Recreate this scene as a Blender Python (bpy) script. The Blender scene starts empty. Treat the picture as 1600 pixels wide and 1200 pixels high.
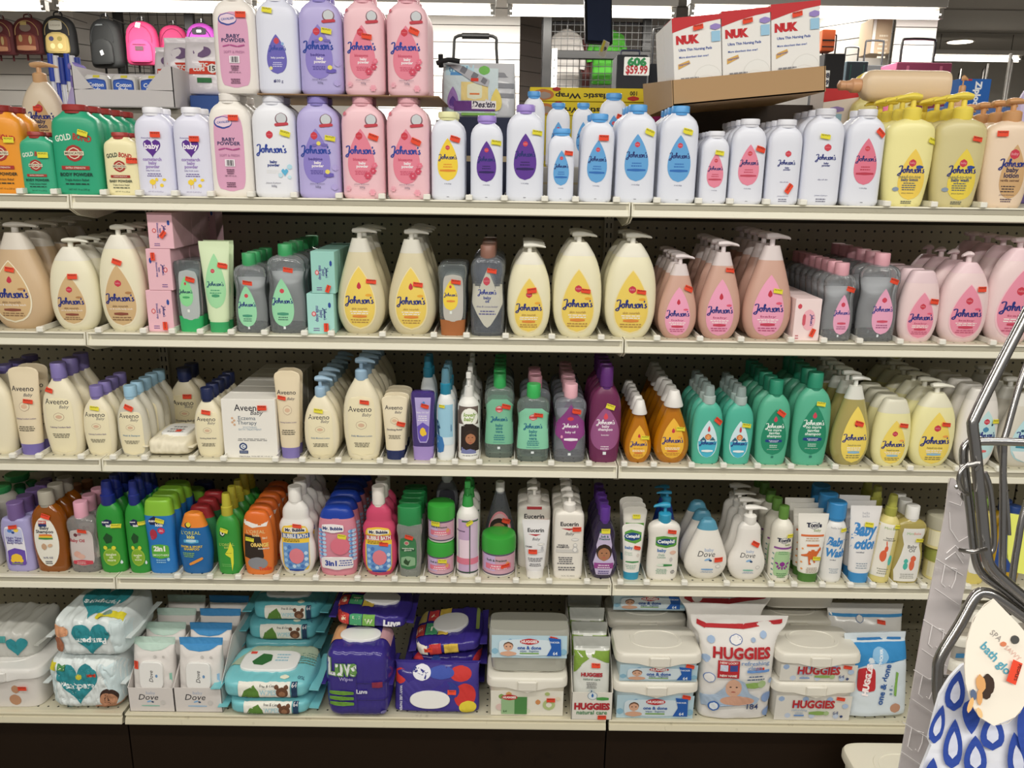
import bpy, bmesh, math, random
from mathutils import Vector, Matrix, noise
random.seed(7)
sc = bpy.context.scene
C = sc.collection
# ------------------------------------------------------------------ camera
F = 1268.4; PITCH = .25522; YAW = .00267; ROLL = .0146
CAM = Vector((.96129, -1.80757, 1.51336))
_cp, _sp, _cy, _sy = math.cos(PITCH), math.sin(PITCH), math.cos(YAW), math.sin(YAW)
FW = Vector((_sy*_cp, _cy*_cp, -_sp)); _R = Vector((_cy, -_sy, 0)); _U = _R.cross(FW)
RT = math.cos(ROLL)*_R + math.sin(ROLL)*_U; UP = -math.sin(ROLL)*_R + math.cos(ROLL)*_U
cd = bpy.data.cameras.new('camera'); cam = bpy.data.objects.new('camera', cd); C.objects.link(cam)
cd.sensor_width = 36; cd.lens = F/1600*36; cd.clip_start = .02; cd.clip_end = 60
cam.matrix_world = Matrix(((RT.x, UP.x, -FW.x, CAM.x), (RT.y, UP.y, -FW.y, CAM.y), (RT.z, UP.z, -FW.z, CAM.z), (0, 0, 0, 1)))
sc.camera = cam
# ------------------------------------------------------------------ world, lamps, exposure
wd = bpy.data.worlds.new('world'); sc.world = wd; wd.use_nodes = True
wd.node_tree.nodes['Background'].inputs[0].default_value = (1, .97, .92, 1)
wd.node_tree.nodes['Background'].inputs[1].default_value = .2
def area(name, loc, sx, sy, e, rot=(0, 0, 0), col=(1, .96, .88)):
    l = bpy.data.lights.new(name, 'AREA'); l.shape = 'RECTANGLE'; l.size = sx; l.size_y = sy; l.energy = e; l.color = col
    o = bpy.data.objects.new(name, l); o.location = loc; o.rotation_euler = rot; C.objects.link(o); return o
area('aisle_strip_and_fill_light', (1.0, -1.15, 2.72), 5.2, .16, 44)
area('aisle_strip_and_fill_light', (1.0, -2.9, 2.72), 5.2, .16, 90)  # frontal fill, added to even the brightness from top to bottom shelf
area('far_strip_light', (1.0, 2.2, 2.72), 5.2, .2, 90)
area('far_strip_light', (1.0, 4.4, 2.72), 7.2, .2, 230)
area('far_strip_light', (5.0, 5.6, 2.9), 4, .2, 90)
sc.view_settings.view_transform = 'Standard'; sc.view_settings.look = 'None'
sc.view_settings.gamma = 1; sc.view_settings.use_curve_mapping = False
sc.view_settings.exposure = 0.3
sc.cycles.transparent_max_bounces = 24; sc.cycles.max_bounces = 8; sc.cycles.caustics_reflective = False; sc.cycles.caustics_refractive = False
# ------------------------------------------------------------------ helpers: pixel rays of the calibrated photograph
def ray(u, v): return FW + RT*((u-800)/F) + UP*((600-v)/F)
def P(u, v, Y):
    r = ray(u, v); return CAM + r*((Y-CAM.y)/r.y)
def PD(u, v, w): return CAM + ray(u, v)*w
# ------------------------------------------------------------------ materials
_M = {}
def lin(h):
    h = h.lstrip('#'); c = [int(h[i:i+2], 16)/255 for i in (0, 2, 4)]
    return [x/12.92 if x <= .04045 else ((x+.055)/1.055)**2.4 for x in c] + [1]
def M(h, k='p', a=None):
    """k: p plastic, m matte, g glossy film, s metal, c see-through (a = how much passes), e emitting (a = strength)"""
    key = (h, k, a)
    if key in _M: return _M[key]
    m = bpy.data.materials.new({'p': 'plastic', 'm': 'paper', 'g': 'film', 's': 'metal', 'c': 'clear_plastic', 'e': 'lamp'}[k]); m.use_nodes = True
    nt = m.node_tree; b = nt.nodes['Principled BSDF']; b.inputs['Base Color'].default_value = lin(h)
    b.inputs['Roughness'].default_value = {'p': .32, 'm': .75, 'g': .18, 's': .22, 'c': .08, 'e': .5}[k]
    m.diffuse_color = lin(h)
    if k == 's': b.inputs['Metallic'].default_value = 1
    if k == 'p':
        t = nt.nodes.new('ShaderNodeTexNoise'); t.inputs['Scale'].default_value = 90; t.inputs['Detail'].default_value = 2
        mr = nt.nodes.new('ShaderNodeMapRange'); mr.inputs[3].default_value = .26; mr.inputs[4].default_value = .42
        nt.links.new(t.outputs[0], mr.inputs[0]); nt.links.new(mr.outputs[0], b.inputs['Roughness'])
    if k == 'c':
        tr = nt.nodes.new('ShaderNodeBsdfTransparent'); mx = nt.nodes.new('ShaderNodeMixShader'); lw = nt.nodes.new('ShaderNodeLayerWeight')
        mxc = max(lin(h)[:3]); tr.inputs[0].default_value = [(x/mxc)**(.35 if a > .55 else .7)*.98 for x in lin(h)[:3]] + [1]
        lw.inputs[0].default_value = .35
        mr = nt.nodes.new('ShaderNodeMapRange'); mr.inputs[3].default_value = 1-a; mr.inputs[4].default_value = min(1, (1-a)*1.5+.12)
        nt.links.new(lw.outputs[1], mr.inputs[0]); nt.links.new(mr.outputs[0], mx.inputs[0])
        nt.links.new(tr.outputs[0], mx.inputs[1]); nt.links.new(b.outputs[0], mx.inputs[2])
        gl = nt.nodes.new('ShaderNodeBsdfGlossy'); gl.inputs['Roughness'].default_value = .06; fr = nt.nodes.new('ShaderNodeFresnel'); fr.inputs[0].default_value = 1.5
        m2 = nt.nodes.new('ShaderNodeMixShader'); nt.links.new(fr.outputs[0], m2.inputs[0]); nt.links.new(mx.outputs[0], m2.inputs[1]); nt.links.new(gl.outputs[0], m2.inputs[2])
        nt.links.new(m2.outputs[0], nt.nodes['Material Output'].inputs[0])
    if k == 'e':
        b.inputs['Emission Color'].default_value = lin(h); b.inputs['Emission Strength'].default_value = a
    _M[key] = m; return m
# ------------------------------------------------------------------ objects
def tag(o, label, cat, group=None):
    o['label'] = label; o['category'] = cat
    if group: o['group'] = group
    return o
def mesh_obj(name, vs, fs, mats, parent=None, mi=None, smooth=True, ang=35):
    me = bpy.data.meshes.new(name); me.from_pydata([tuple(v) for v in vs], [], fs)
    for m in mats: me.materials.append(m)
    if mi: me.polygons.foreach_set('material_index', mi)
    if smooth:
        me.polygons.foreach_set('use_smooth', [True]*len(me.polygons)); me.set_sharp_from_angle(angle=math.radians(ang))
    me.update()
    o = bpy.data.objects.new(name, me); C.objects.link(o); o.parent = parent; return o
def empty(name, loc, rz=0, rx=0, ry=0):
    o = bpy.data.objects.new(name, None); o.location = loc; o.rotation_euler = (rx, ry, rz); o.empty_display_size = .02; C.objects.link(o); return o
class G:
    """collects geometry; .o() links it as one mesh object"""
    def __init__(s): s.v = []; s.f = []; s.m = []
    def add(s, vs, fs, mi=0):
        n = len(s.v); s.v += [Vector(v) for v in vs]; s.f += [[i+n for i in f] for f in fs]; s.m += [mi]*len(fs); return s
    def loft(s, rings, mi=0, cap=True, closed=True):
        k = len(rings[0]); vs = [p for r in rings for p in r]; fs = []
        for i in range(len(rings)-1):
            for j in range(k if closed else k-1):
                a = i*k+j; b = i*k+(j+1) % k; fs.append([a, b, b+k, a+k])
        if cap: fs.append(list(range(k))[::-1]); fs.append(list(range((len(rings)-1)*k, len(rings)*k)))
        return s.add(vs, fs, mi)
    def rev(s, pr, c=(0, 0, 0), seg=24, mi=0, sx=1, sy=1, ridge=0):
        R = []
        for r, z in pr:
            R.append([(c[0]+sx*r*(1-ridge*(j % 2))*math.cos(2*math.pi*j/seg), c[1]+sy*r*(1-ridge*(j % 2))*math.sin(2*math.pi*j/seg), c[2]+z) for j in range(seg)])
        return s.loft(R, mi)
    def box(s, x0, x1, y0, y1, z0, z1, mi=0, b=0):
        if b <= 0:
            vs = [(x, y, z) for z in (z0, z1) for x, y in ((x0, y0), (x1, y0), (x1, y1), (x0, y1))]
            return s.add(vs, [[3, 2, 1, 0], [4, 5, 6, 7], [0, 1, 5, 4], [1, 2, 6, 5], [2, 3, 7, 6], [3, 0, 4, 7]], mi)
        R = []
        for z, i in ((z0, b), (z0+b, 0), (z1-b, 0), (z1, b)):
            R.append([(x0+i+b, y0+i, z), (x1-i-b, y0+i, z), (x1-i, y0+i+b, z), (x1-i, y1-i-b, z), (x1-i-b, y1-i, z), (x0+i+b, y1-i, z), (x0+i, y1-i-b, z), (x0+i, y0+i+b, z)])
        return s.loft(R, mi)
    def tube(s, pts, r, seg=10, mi=0, sub=0):
        pts = [Vector(p) for p in pts]
        if sub: pts = smooth_path(pts, sub)
        R = []; up = None
        for i, p in enumerate(pts):
            t = (pts[min(i+1, len(pts)-1)]-pts[max(i-1, 0)]).normalized()
            if up is None: up = t.orthogonal().normalized()
            up = (up - t*up.dot(t)).normalized(); sd = t.cross(up)
            rr = r[i] if isinstance(r, list) else r
            R.append([p+(up*math.cos(a)+sd*math.sin(a))*rr for a in [2*math.pi*j/seg for j in range(seg)]])
        return s.loft(R, mi)
    def prism(s, poly, y0, y1, mi=0):
        """poly in x,z extruded along y"""
        return s.loft([[(x, y0, z) for x, z in poly], [(x, y1, z) for x, z in poly]], mi)
    def xf(s, m):
        s.v = [m @ v for v in s.v]; return s
    def o(s, name, mats, parent=None, **k):
        return mesh_obj(name, s.v, s.f, mats if isinstance(mats, list) else [mats], parent, s.m, **k)
def smooth_path(p, n=4):
    out = []
    for i in range(len(p)-1):
        a, b, c, d = p[max(i-1, 0)], p[i], p[i+1], p[min(i+2, len(p)-1)]
        for k in range(n):
            t = k/n; out.append(.5*((2*b)+(c-a)*t+(2*a-5*b+4*c-d)*t*t+(3*b-a-3*c+d)*t**3))
    return out+[p[-1]]
def interp(pts):
    xs = [p[0] for p in pts]; ys = [p[1] for p in pts]; n = len(xs)
    s = [(ys[i+1]-ys[i])/max(xs[i+1]-xs[i], 1e-6) for i in range(n-1)]
    m = [s[0]]+[0 if s[i-1]*s[i] <= 0 else 2*s[i-1]*s[i]/(s[i-1]+s[i]) for i in range(1, n-1)]+[s[-1]]
    def f(t):
        if t <= xs[0]: return ys[0]
        if t >= xs[-1]: return ys[-1]
        i = 0
        while xs[i+1] < t: i += 1
        h = xs[i+1]-xs[i]; u = (t-xs[i])/h
        return (2*u**3-3*u*u+1)*ys[i]+(u**3-2*u*u+u)*h*m[i]+(-2*u**3+3*u*u)*ys[i+1]+(u**3-u*u)*h*m[i+1]
    return f
# ------------------------------------------------------------------ printed decals that follow a surface
_T = {}
def text_mesh(s, bold=0, lsp=1.0):
    k = (s, bold, lsp)
    if k not in _T:
        cu = bpy.data.curves.new('t', 'FONT'); cu.body = s; cu.resolution_u = 2; cu.offset = bold; cu.space_character = lsp; cu.space_line = .82; cu.align_x = 'CENTER'
        ob = bpy.data.objects.new('t', cu); me = ob.to_mesh()
        vs = [(v.co.x, v.co.y) for v in me.vertices]; fs = [list(p.vertices) for p in me.polygons]
        ob.to_mesh_clear(); bpy.data.objects.remove(ob); bpy.data.curves.remove(cu)
        if not vs: vs = [(0, 0)]
        x0 = min(v[0] for v in vs); x1 = max(v[0] for v in vs); y0 = min(v[1] for v in vs); y1 = max(v[1] for v in vs)
        _T[k] = ([((x-(x0+x1)/2), (y-(y0+y1)/2)) for x, y in vs], fs, max(x1-x0, .01), y1-y0)
    return _T[k]
def script_strokes():
    S = [[(.2, 1.5), (.45, 1.8), (.95, 1.85), (1.05, 1.5), (.9, .6), (.72, -.35), (.4, -.75), (.05, -.6), (.25, -.25), (.9, .15), (1.25, .6), (1.5, .95)]]
    def o(x): S.append([(x+.42, 1), (x+.12, .75), (x+.12, .25), (x+.4, .02), (x+.66, .3), (x+.62, .8), (x+.4, 1), (x+.95, .9)])
    def n(x): S.append([(x, .95), (x+.02, .02)]); S.append([(x+.02, .35), (x+.3, .98), (x+.52, .8), (x+.54, .15), (x+.85, .12)])
    def ss(x): S.append([(x+.42, .95), (x+.12, .85), (x+.2, .55), (x+.42, .3), (x+.2, .02), (x-.1, .15)])
    o(1.3); S.append([(2.25, .7), (2.72, 1.55), (2.6, 1.9), (2.4, 1.5), (2.38, .02)]); S.append([(2.4, .35), (2.7, .98), (2.95, .8), (2.97, .15), (3.25, .12)])
    n(3.35); ss(4.35); o(4.75); n(5.7); S.append([(6.75, 1.75), (6.68, 1.3)]); ss(6.85)
    vs = []; fs = []
    for st in S:
        p = smooth_path([Vector((a, b, 0)) for a, b in st], 3)
        k = len(vs)
        for i, q in enumerate(p):
            t = (p[min(i+1, len(p)-1)]-p[max(i-1, 0)]).normalized(); nn = Vector((-t.y, t.x, 0))
            w = .105+.055*abs(t.y); vs += [(q.x+nn.x*w, q.y+nn.y*w), (q.x-nn.x*w, q.y-nn.y*w)]
        fs += [[k+2*i, k+2*i+1, k+2*i+3, k+2*i+2] for i in range(len(p)-1)]
    return [(x-3.7, y-.5) for x, y in vs], fs, 7.5, 2.6
_T['JS'] = script_strokes()
def drop_poly(cx, cz, w, h, n=30):
    P_ = []
    for i in range(n):
        t = 2*math.pi*i/n; x = math.sin(t)*abs(math.sin(t/2))**.8; P_.append((cx+x*w/2/.81, cz+math.cos(t)*h/2))
    return P_
def ell_poly(cx, cz, w, h, n=26, pw=2):
    return [(cx+w/2*math.copysign(abs(math.cos(t))**(2/pw), math.cos(t)), cz+h/2*math.copysign(abs(math.sin(t))**(2/pw), math.sin(t))) for t in [2*math.pi*i/n for i in range(n)]]
def rot_poly(p, cx, cz, a):
    c, s = math.cos(a), math.sin(a); return [(cx+(x-cx)*c-(z-cz)*s, cz+(x-cx)*s+(z-cz)*c) for x, z in p]
def heart_poly(cx, cz, w, h):
    out = []
    for i in range(36):
        t = 2*math.pi*i/36; x = 16*math.sin(t)**3; y = 13*math.cos(t)-5*math.cos(2*t)-2*math.cos(3*t)-math.cos(4*t)
        out.append((cx+x/32*w, cz+(y+2.5)/29*h))
    return out
def fill_poly(p, cell=.0045):
    """polygon -> small quads so that it can bend with a surface"""
    zs = [a[1] for a in p]; z0, z1 = min(zs), max(zs); n = max(3, min(30 if cell > .0032 else 60, int((z1-z0)/cell)+1)); vs = []; fs = []
    if z1-z0 < .012: n = max(n, 6)
    def spans(z):
        xs = []
        for i in range(len(p)):
            a, b = p[i], p[(i+1) % len(p)]
            if (a[1] <= z) != (b[1] <= z): xs.append(a[0]+(z-a[1])/(b[1]-a[1])*(b[0]-a[0]))
        xs.sort(); return [(xs[i], xs[i+1]) for i in range(0, len(xs)-1, 2)]
    e = (z1-z0)*1e-3
    for i in range(n):
        za = z0+(z1-z0)*i/n; zb = z0+(z1-z0)*(i+1)/n; A = spans(max(za, z0+e)); B = spans(min(zb, z1-e))
        if len(A) != len(B): A = B = spans((za+zb)/2)
        for (a0, a1), (b0, b1) in zip(A, B):
            m = max(1, int(max(a1-a0, b1-b0)/cell)); k = len(vs)
            for j in range(m+1):
                vs += [(a0+(a1-a0)*j/m, za), (b0+(b1-b0)*j/m, zb)]
            fs += [[k+2*j, k+2*j+2, k+2*j+3, k+2*j+1] for j in range(m)]
    return vs, fs
def decal(name, ops, S, w, h, parent, k='m', base=.0003):
    """S(x, z, off) -> point. x of the ops in half widths, z in heights"""
    hw = w/2; vs = []; fs = []; mi = []; mats = []; cell = .0036; acc = base
    for li, op in enumerate(ops):
        if op[0] == 't' and not op[1].strip(): continue
        t = op[0]; off = acc+.00012
        if t in 'dehrqp': acc += .00022 if t == 'p' or op[3]*w/2 > .012 else .00005; off = acc
        if t in 'dehrq':
            cx, cz, ww, hh, col = op[1]*hw, op[2]*h, op[3]*hw, (op[4]*h if op[4] > 0 else -op[4]*op[3]*hw), op[5]
            if t == 'd': pl = drop_poly(cx, cz, ww, hh)
            elif t == 'e': pl = ell_poly(cx, cz, ww, hh)
            elif t == 'h': pl = heart_poly(cx, cz, ww, hh)
            elif t == 'q': pl = ell_poly(cx, cz, ww, hh, 32, 5)
            else: pl = [(cx-ww/2, cz-hh/2), (cx+ww/2, cz-hh/2), (cx+ww/2, cz+hh/2), (cx-ww/2, cz+hh/2)]
            if len(op) > 6: pl = rot_poly(pl, cx, cz, math.radians(op[6]))
            v2, f2 = fill_poly(pl, cell)
        elif t == 'p':
            col = op[2]; v2, f2 = fill_poly([(a*hw, b*h) for a, b in op[1]], cell)
        elif t == 'l':
            _, cx, cz, ww, n, dz, col = op[:7]; v2 = []; f2 = []; rl = random.Random(int(cz*997+n))
            for i in range(n):
                z = (cz-i*dz)*h; hh = dz*h*.22; x = -ww/2*(.75+.25*rl.random()); e = -x
                while x < e:
                    l = ww*(.08+.14*rl.random()); a, b = (cx+x)*hw, (cx+min(x+l, e))*hw; kk = len(v2)
                    v2 += [(a, z-hh), (b, z-hh), (b, z+hh), (a, z+hh)]; f2.append([kk, kk+1, kk+2, kk+3]); x += l+ww*.035
        else:
            if t == 'j': _, cx, cz, ww, col = op[:5]; rt = op[5] if len(op) > 5 else 0; T = _T['JS']; sh = 0; hm = 9
            else:
                _, s, cx, cz, ww, col = op[:6]; o = op[6] if len(op) > 6 else {}
                T = text_mesh(s, o.get('b', 0), o.get('ls', 1)); sh = o.get('sh', 0); rt = o.get('rt', 0); hm = o.get('hm', 9)
            sx = ww*hw/T[2]; sy = min(sx*(1 if t == 'j' else o.get('st', 1)), hm*h/T[3]); c, s_ = math.cos(math.radians(rt)), math.sin(math.radians(rt))
            v2 = [(cx*hw+(x*sx+y*sy*sh)*c-y*sy*s_, cz*h+(x*sx+y*sy*sh)*s_+y*sy*c) for x, y in T[0]]; f2 = T[1]
        if col not in mats: mats.append(col)
        n = len(vs); vs += [S(x, z, off) for x, z in v2]; fs += [[a+n for a in f] for f in f2]; mi += [mats.index(col)]*len(f2)
    return mesh_obj(name, vs, fs, [M(c, k) for c in mats], parent, mi, smooth=False)
# ------------------------------------------------------------------ lofted bottle bodies
_SQ = {}
def sq_ring(seg, n):
    if (seg, n) not in _SQ:
        k = seg//4; r = []
        for e in range(4):
            for i in range(k):
                t = -1+2*i/k; x, y = [(1, t), (-t, 1), (-1, -t), (t, -1)][e]; m = (abs(x)**n+abs(y)**n)**(1/n); r.append((x/m, y/m))
        _SQ[(seg, n)] = r
    return _SQ[(seg, n)]
class Body:
    def __init__(s, prof, w, h, d, n=2.6, wr=0):
        s.w, s.h, s.d, s.n, s.wr = w, h, d, n, wr
        s.fw = interp([(p[0], p[1]) for p in prof]); s.ts = [p[0] for p in prof]
        s.fd = interp([(p[0], p[2] if len(p) > 2 else min(1, p[1]**.65, p[1]*w/d)) for p in prof])
    def wrk(s, x, z):
        return s.wr*(noise.noise(Vector((x*22, z*26, s.w*50)))+.6*abs(noise.noise(Vector((x*60+z*40, z*20, 3)))))
    def mesh(s, g, t0=0, t1=1, steps=22, seg=32, mi=0, grow=0):
        ts = sorted(set([t0, t1]+[t for t in s.ts if t0 < t < t1]+[t0+(t1-t0)*i/steps for i in range(steps)]))
        ts = [t for i, t in enumerate(ts) if i == 0 or t-ts[i-1] > .004 or t == t1]; R = []
        for t in ts:
            a, b = s.fw(t)*s.w/2+grow, s.fd(t)*s.d/2+grow; r = []
            for c, q in sq_ring(seg, s.n):
                x = a*c; y = b*q
                if s.wr: y += math.copysign(s.wrk(x, t*s.h), y)*min(1, abs(y)/b*1.2)
                r.append((x, y, t*s.h))
            R.append(r)
        g.loft(R, mi); return g
    def S(s, x, z, off):
        t = z/s.h; a, b = s.fw(t)*s.w/2, s.fd(t)*s.d/2; u = min(abs(x)/a, .99); x = math.copysign(u*a, x)
        y = b*(1-u**s.n)**(1/s.n)
        if s.wr: y += s.wrk(x, z)*min(1, y/b*1.2)
        return (x, -y-off, z)
PR = {
 'powder': ([(0, .88), (.015, .95), (.05, 1), (.78, 1), (.86, .96), (.92, .84), (.96, .66), (.985, .5), (1, .47)], 3.2, .52),
 'gold': ([(0, .94), (.015, .985), (.04, 1), (.76, .98), (.82, .97), (.88, .92), (.925, .8), (.96, .62), (1, .47)], 3.6, .5),
 'wash': ([(0, .56), (.015, .64), (.06, .77), (.13, .9), (.22, .985), (.29, 1), (.38, .98), (.5, .9), (.65, .74), (.8, .56), (.9, .43), (1, .31)], 2.3, .55),
 'egg': ([(0, .57), (.012, .63), (.07, .78), (.15, .9), (.28, .985), (.4, 1), (.52, .985), (.66, .92), (.77, .81), (.86, .66), (.93, .5), (.98, .37), (1, .3)], 2.4, .52),
 'lotionflip': ([(0, .62), (.015, .68), (.08, .82), (.2, .95), (.34, 1), (.5, .99), (.68, .92), (.8, .82), (.88, .72), (.94, .63), (.98, .56), (1, .48)], 2.5, .5),
 'oil': ([(0, .9), (.02, .95), (.3, 1), (.45, .97), (.6, .9), (.7, .93), (.8, 1), (.88, .99), (.94, .88), (.975, .7), (1, .42)], 2.8, .55),
 'gel': ([(.0, .78), (.22, .86), (.24, .88), (.45, .93), (.62, .9), (.75, .92), (.88, 1), (.95, .97), (.985, .88), (1, .6)], 2.8, .48),
 'bath': ([(0, .72), (.02, .79), (.15, .9), (.32, .98), (.45, 1), (.62, .97), (.75, .88), (.85, .72), (.92, .55), (.97, .42), (1, .36)], 2.4, .52),
 'shampoo': ([(0, .8), (.02, .86), (.2, .94), (.4, .99), (.52, 1), (.72, .97), (.84, .88), (.92, .73), (.97, .55), (1, .42)], 2.5, .5),
 'tube': ([(0, .66, .95), (.12, .7, 1), (.13, .72, 1), (.3, .78, .95), (.6, .88, .7), (.85, .97, .3), (.93, 1, .14), (.955, .95, .1), (.975, .84, .09), (.99, .64, .08), (1, .35, .07)], 2.2, .5),
 'tubeflat': ([(0, .6, .95), (.13, .63, 1), (.14, .68, 1), (.3, .74, .95), (.6, .86, .7), (.85, .96, .3), (.95, 1, .1), (1, 1, .07)], 2.2, .42),
 'cyl': ([(0, .93), (.015, .98), (.04, 1), (.8, 1), (.87, .96), (.93, .8), (.975, .58), (1, .44)], 2.05, .95),
 'bubble': ([(0, .6), (.015, .68), (.08, .83), (.2, .97), (.32, 1), (.42, .96), (.5, .87), (.55, .86), (.62, .93), (.68, .93), (.74, .82), (.78, .72), (.84, .72), (.9, .68), (.95, .55), (1, .38)], 2.3, .5),
 'threein': ([(0, .82), (.02, .88), (.2, .96), (.45, 1), (.7, .94), (.85, .85), (.93, .75), (.98, .6), (1, .4)], 2.5, .48),
 'loreal': ([(0, .78), (.02, .84), (.15, .92), (.35, 1), (.5, .99), (.7, .86), (.85, .68), (.93, .58), (.98, .5), (1, .35)], 2.4, .5),
 'suave': ([(0, .84), (.02, .9), (.2, .93), (.38, .9), (.55, .95), (.72, 1), (.85, .95), (.95, .88), (.985, .82), (1, .7)], 2.8, .5),
 'dovedrop': ([(0, .5), (.015, .6), (.08, .8), (.17, .95), (.26, 1), (.36, .97), (.5, .85), (.65, .69), (.8, .52), (.9, .41), (.96, .34), (1, .22)], 2.3, .5),
 'dovepump': ([(0, .55), (.015, .64), (.08, .82), (.17, .95), (.27, 1), (.38, .95), (.52, .79), (.65, .68), (.8, .63), (.9, .6), (.96, .5), (1, .34)], 2.4, .5),
 'ceta': ([(0, .84), (.02, .9), (.2, .97), (.4, .96), (.6, .92), (.75, .95), (.86, 1), (.92, .93), (.97, .7), (1, .4)], 2.8, .5),
 'eucer': ([(0, .88), (.02, .94), (.05, .96), (.85, 1), (.93, .98), (.97, .9), (1, .6)], 4.5, .5),
 'softp': ([(0, .62), (.02, .72), (.12, .92), (.25, 1), (.38, .96), (.52, .8), (.62, .74), (.74, .78), (.86, .68), (.95, .5), (1, .38)], 2.4, .5),
 'babyoil': ([(0, .8), (.02, .86), (.2, .93), (.4, .96), (.52, .9), (.64, .84), (.76, .93), (.85, 1), (.92, .94), (.97, .72), (1, .42)], 2.8, .48),
 'spraybody': ([(0, .86), (.02, .93), (.15, .98), (.3, 1), (.7, 1), (.84, .93), (.93, .76), (1, .5)], 2.3, .7),
}
ROWZ = {1: CAM.z-.06102, 2: CAM.z-.36501, 3: CAM.z-.66881, 4: CAM.z-.9761, 5: CAM.z-1.33336}
ROWY = {1: 0, 2: 0, 3: 0, 4: 0, 5: -.04}
def pump_mesh(g, z, top, w, dirx=1, mi=0, ang=0):
    """stem and flat head with a spout, from z to top"""
    r = w*.05; hh = (top-z)
    g.rev([(r*1.1, -.001), (r, hh*.7)], (0, 0, z), 14, mi)
    L = w*.36; R = []; ca, sa = math.cos(ang), math.sin(ang)
    for x, a, b, zz in ((-.42, .3, .2, .0), (-.38, .8, .8, 0), (-.1, 1, 1.1, .05), (.2, 1, 1, .08), (.5, .7, .7, .02), (.9, .45, .5, -.18), (1.0, .35, .35, -.3)):
        rr = w*.11*a; th = hh*.24*b; cx = x*L*dirx; cz = top-hh*.3+zz*hh*.5
        R.append([((cx*ca-rr*math.cos(t)*sa), (cx*sa+rr*math.cos(t)*ca), cz+th*math.sin(t)) for t in [2*math.pi*j/12 for j in range(12)]])
    g.loft(R, mi)
ORD = ['front of its row', 'second in its row', 'third in its row', 'fourth in its row', 'fifth in its row', 'sixth in its row', 'seventh in its row', 'eighth in its row']
def sticker(parent, S, w, h, x, z, c='o', a=0, sw=.0215):
    sw = min(sw, w*.32); sh = sw*.55; hw = w/2
    col = {'o': 'e8492c', 'y': 'e6dc3a'}[c]
    o = decal('price_sticker', [('r', x, z, sw/hw, sh/h, col, a), ('t', "PEOPLE'S", x, z+sh*.24/h, sw/hw*.8, '3a1510' if c == 'o' else '4a4620', {'rt': a, 'b': .01})], S, w, h, parent, 'm', .0036)
    o['label'] = 'small %s price sticker' % ('orange' if c == 'o' else 'yellow'); return o
_names = {}
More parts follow.
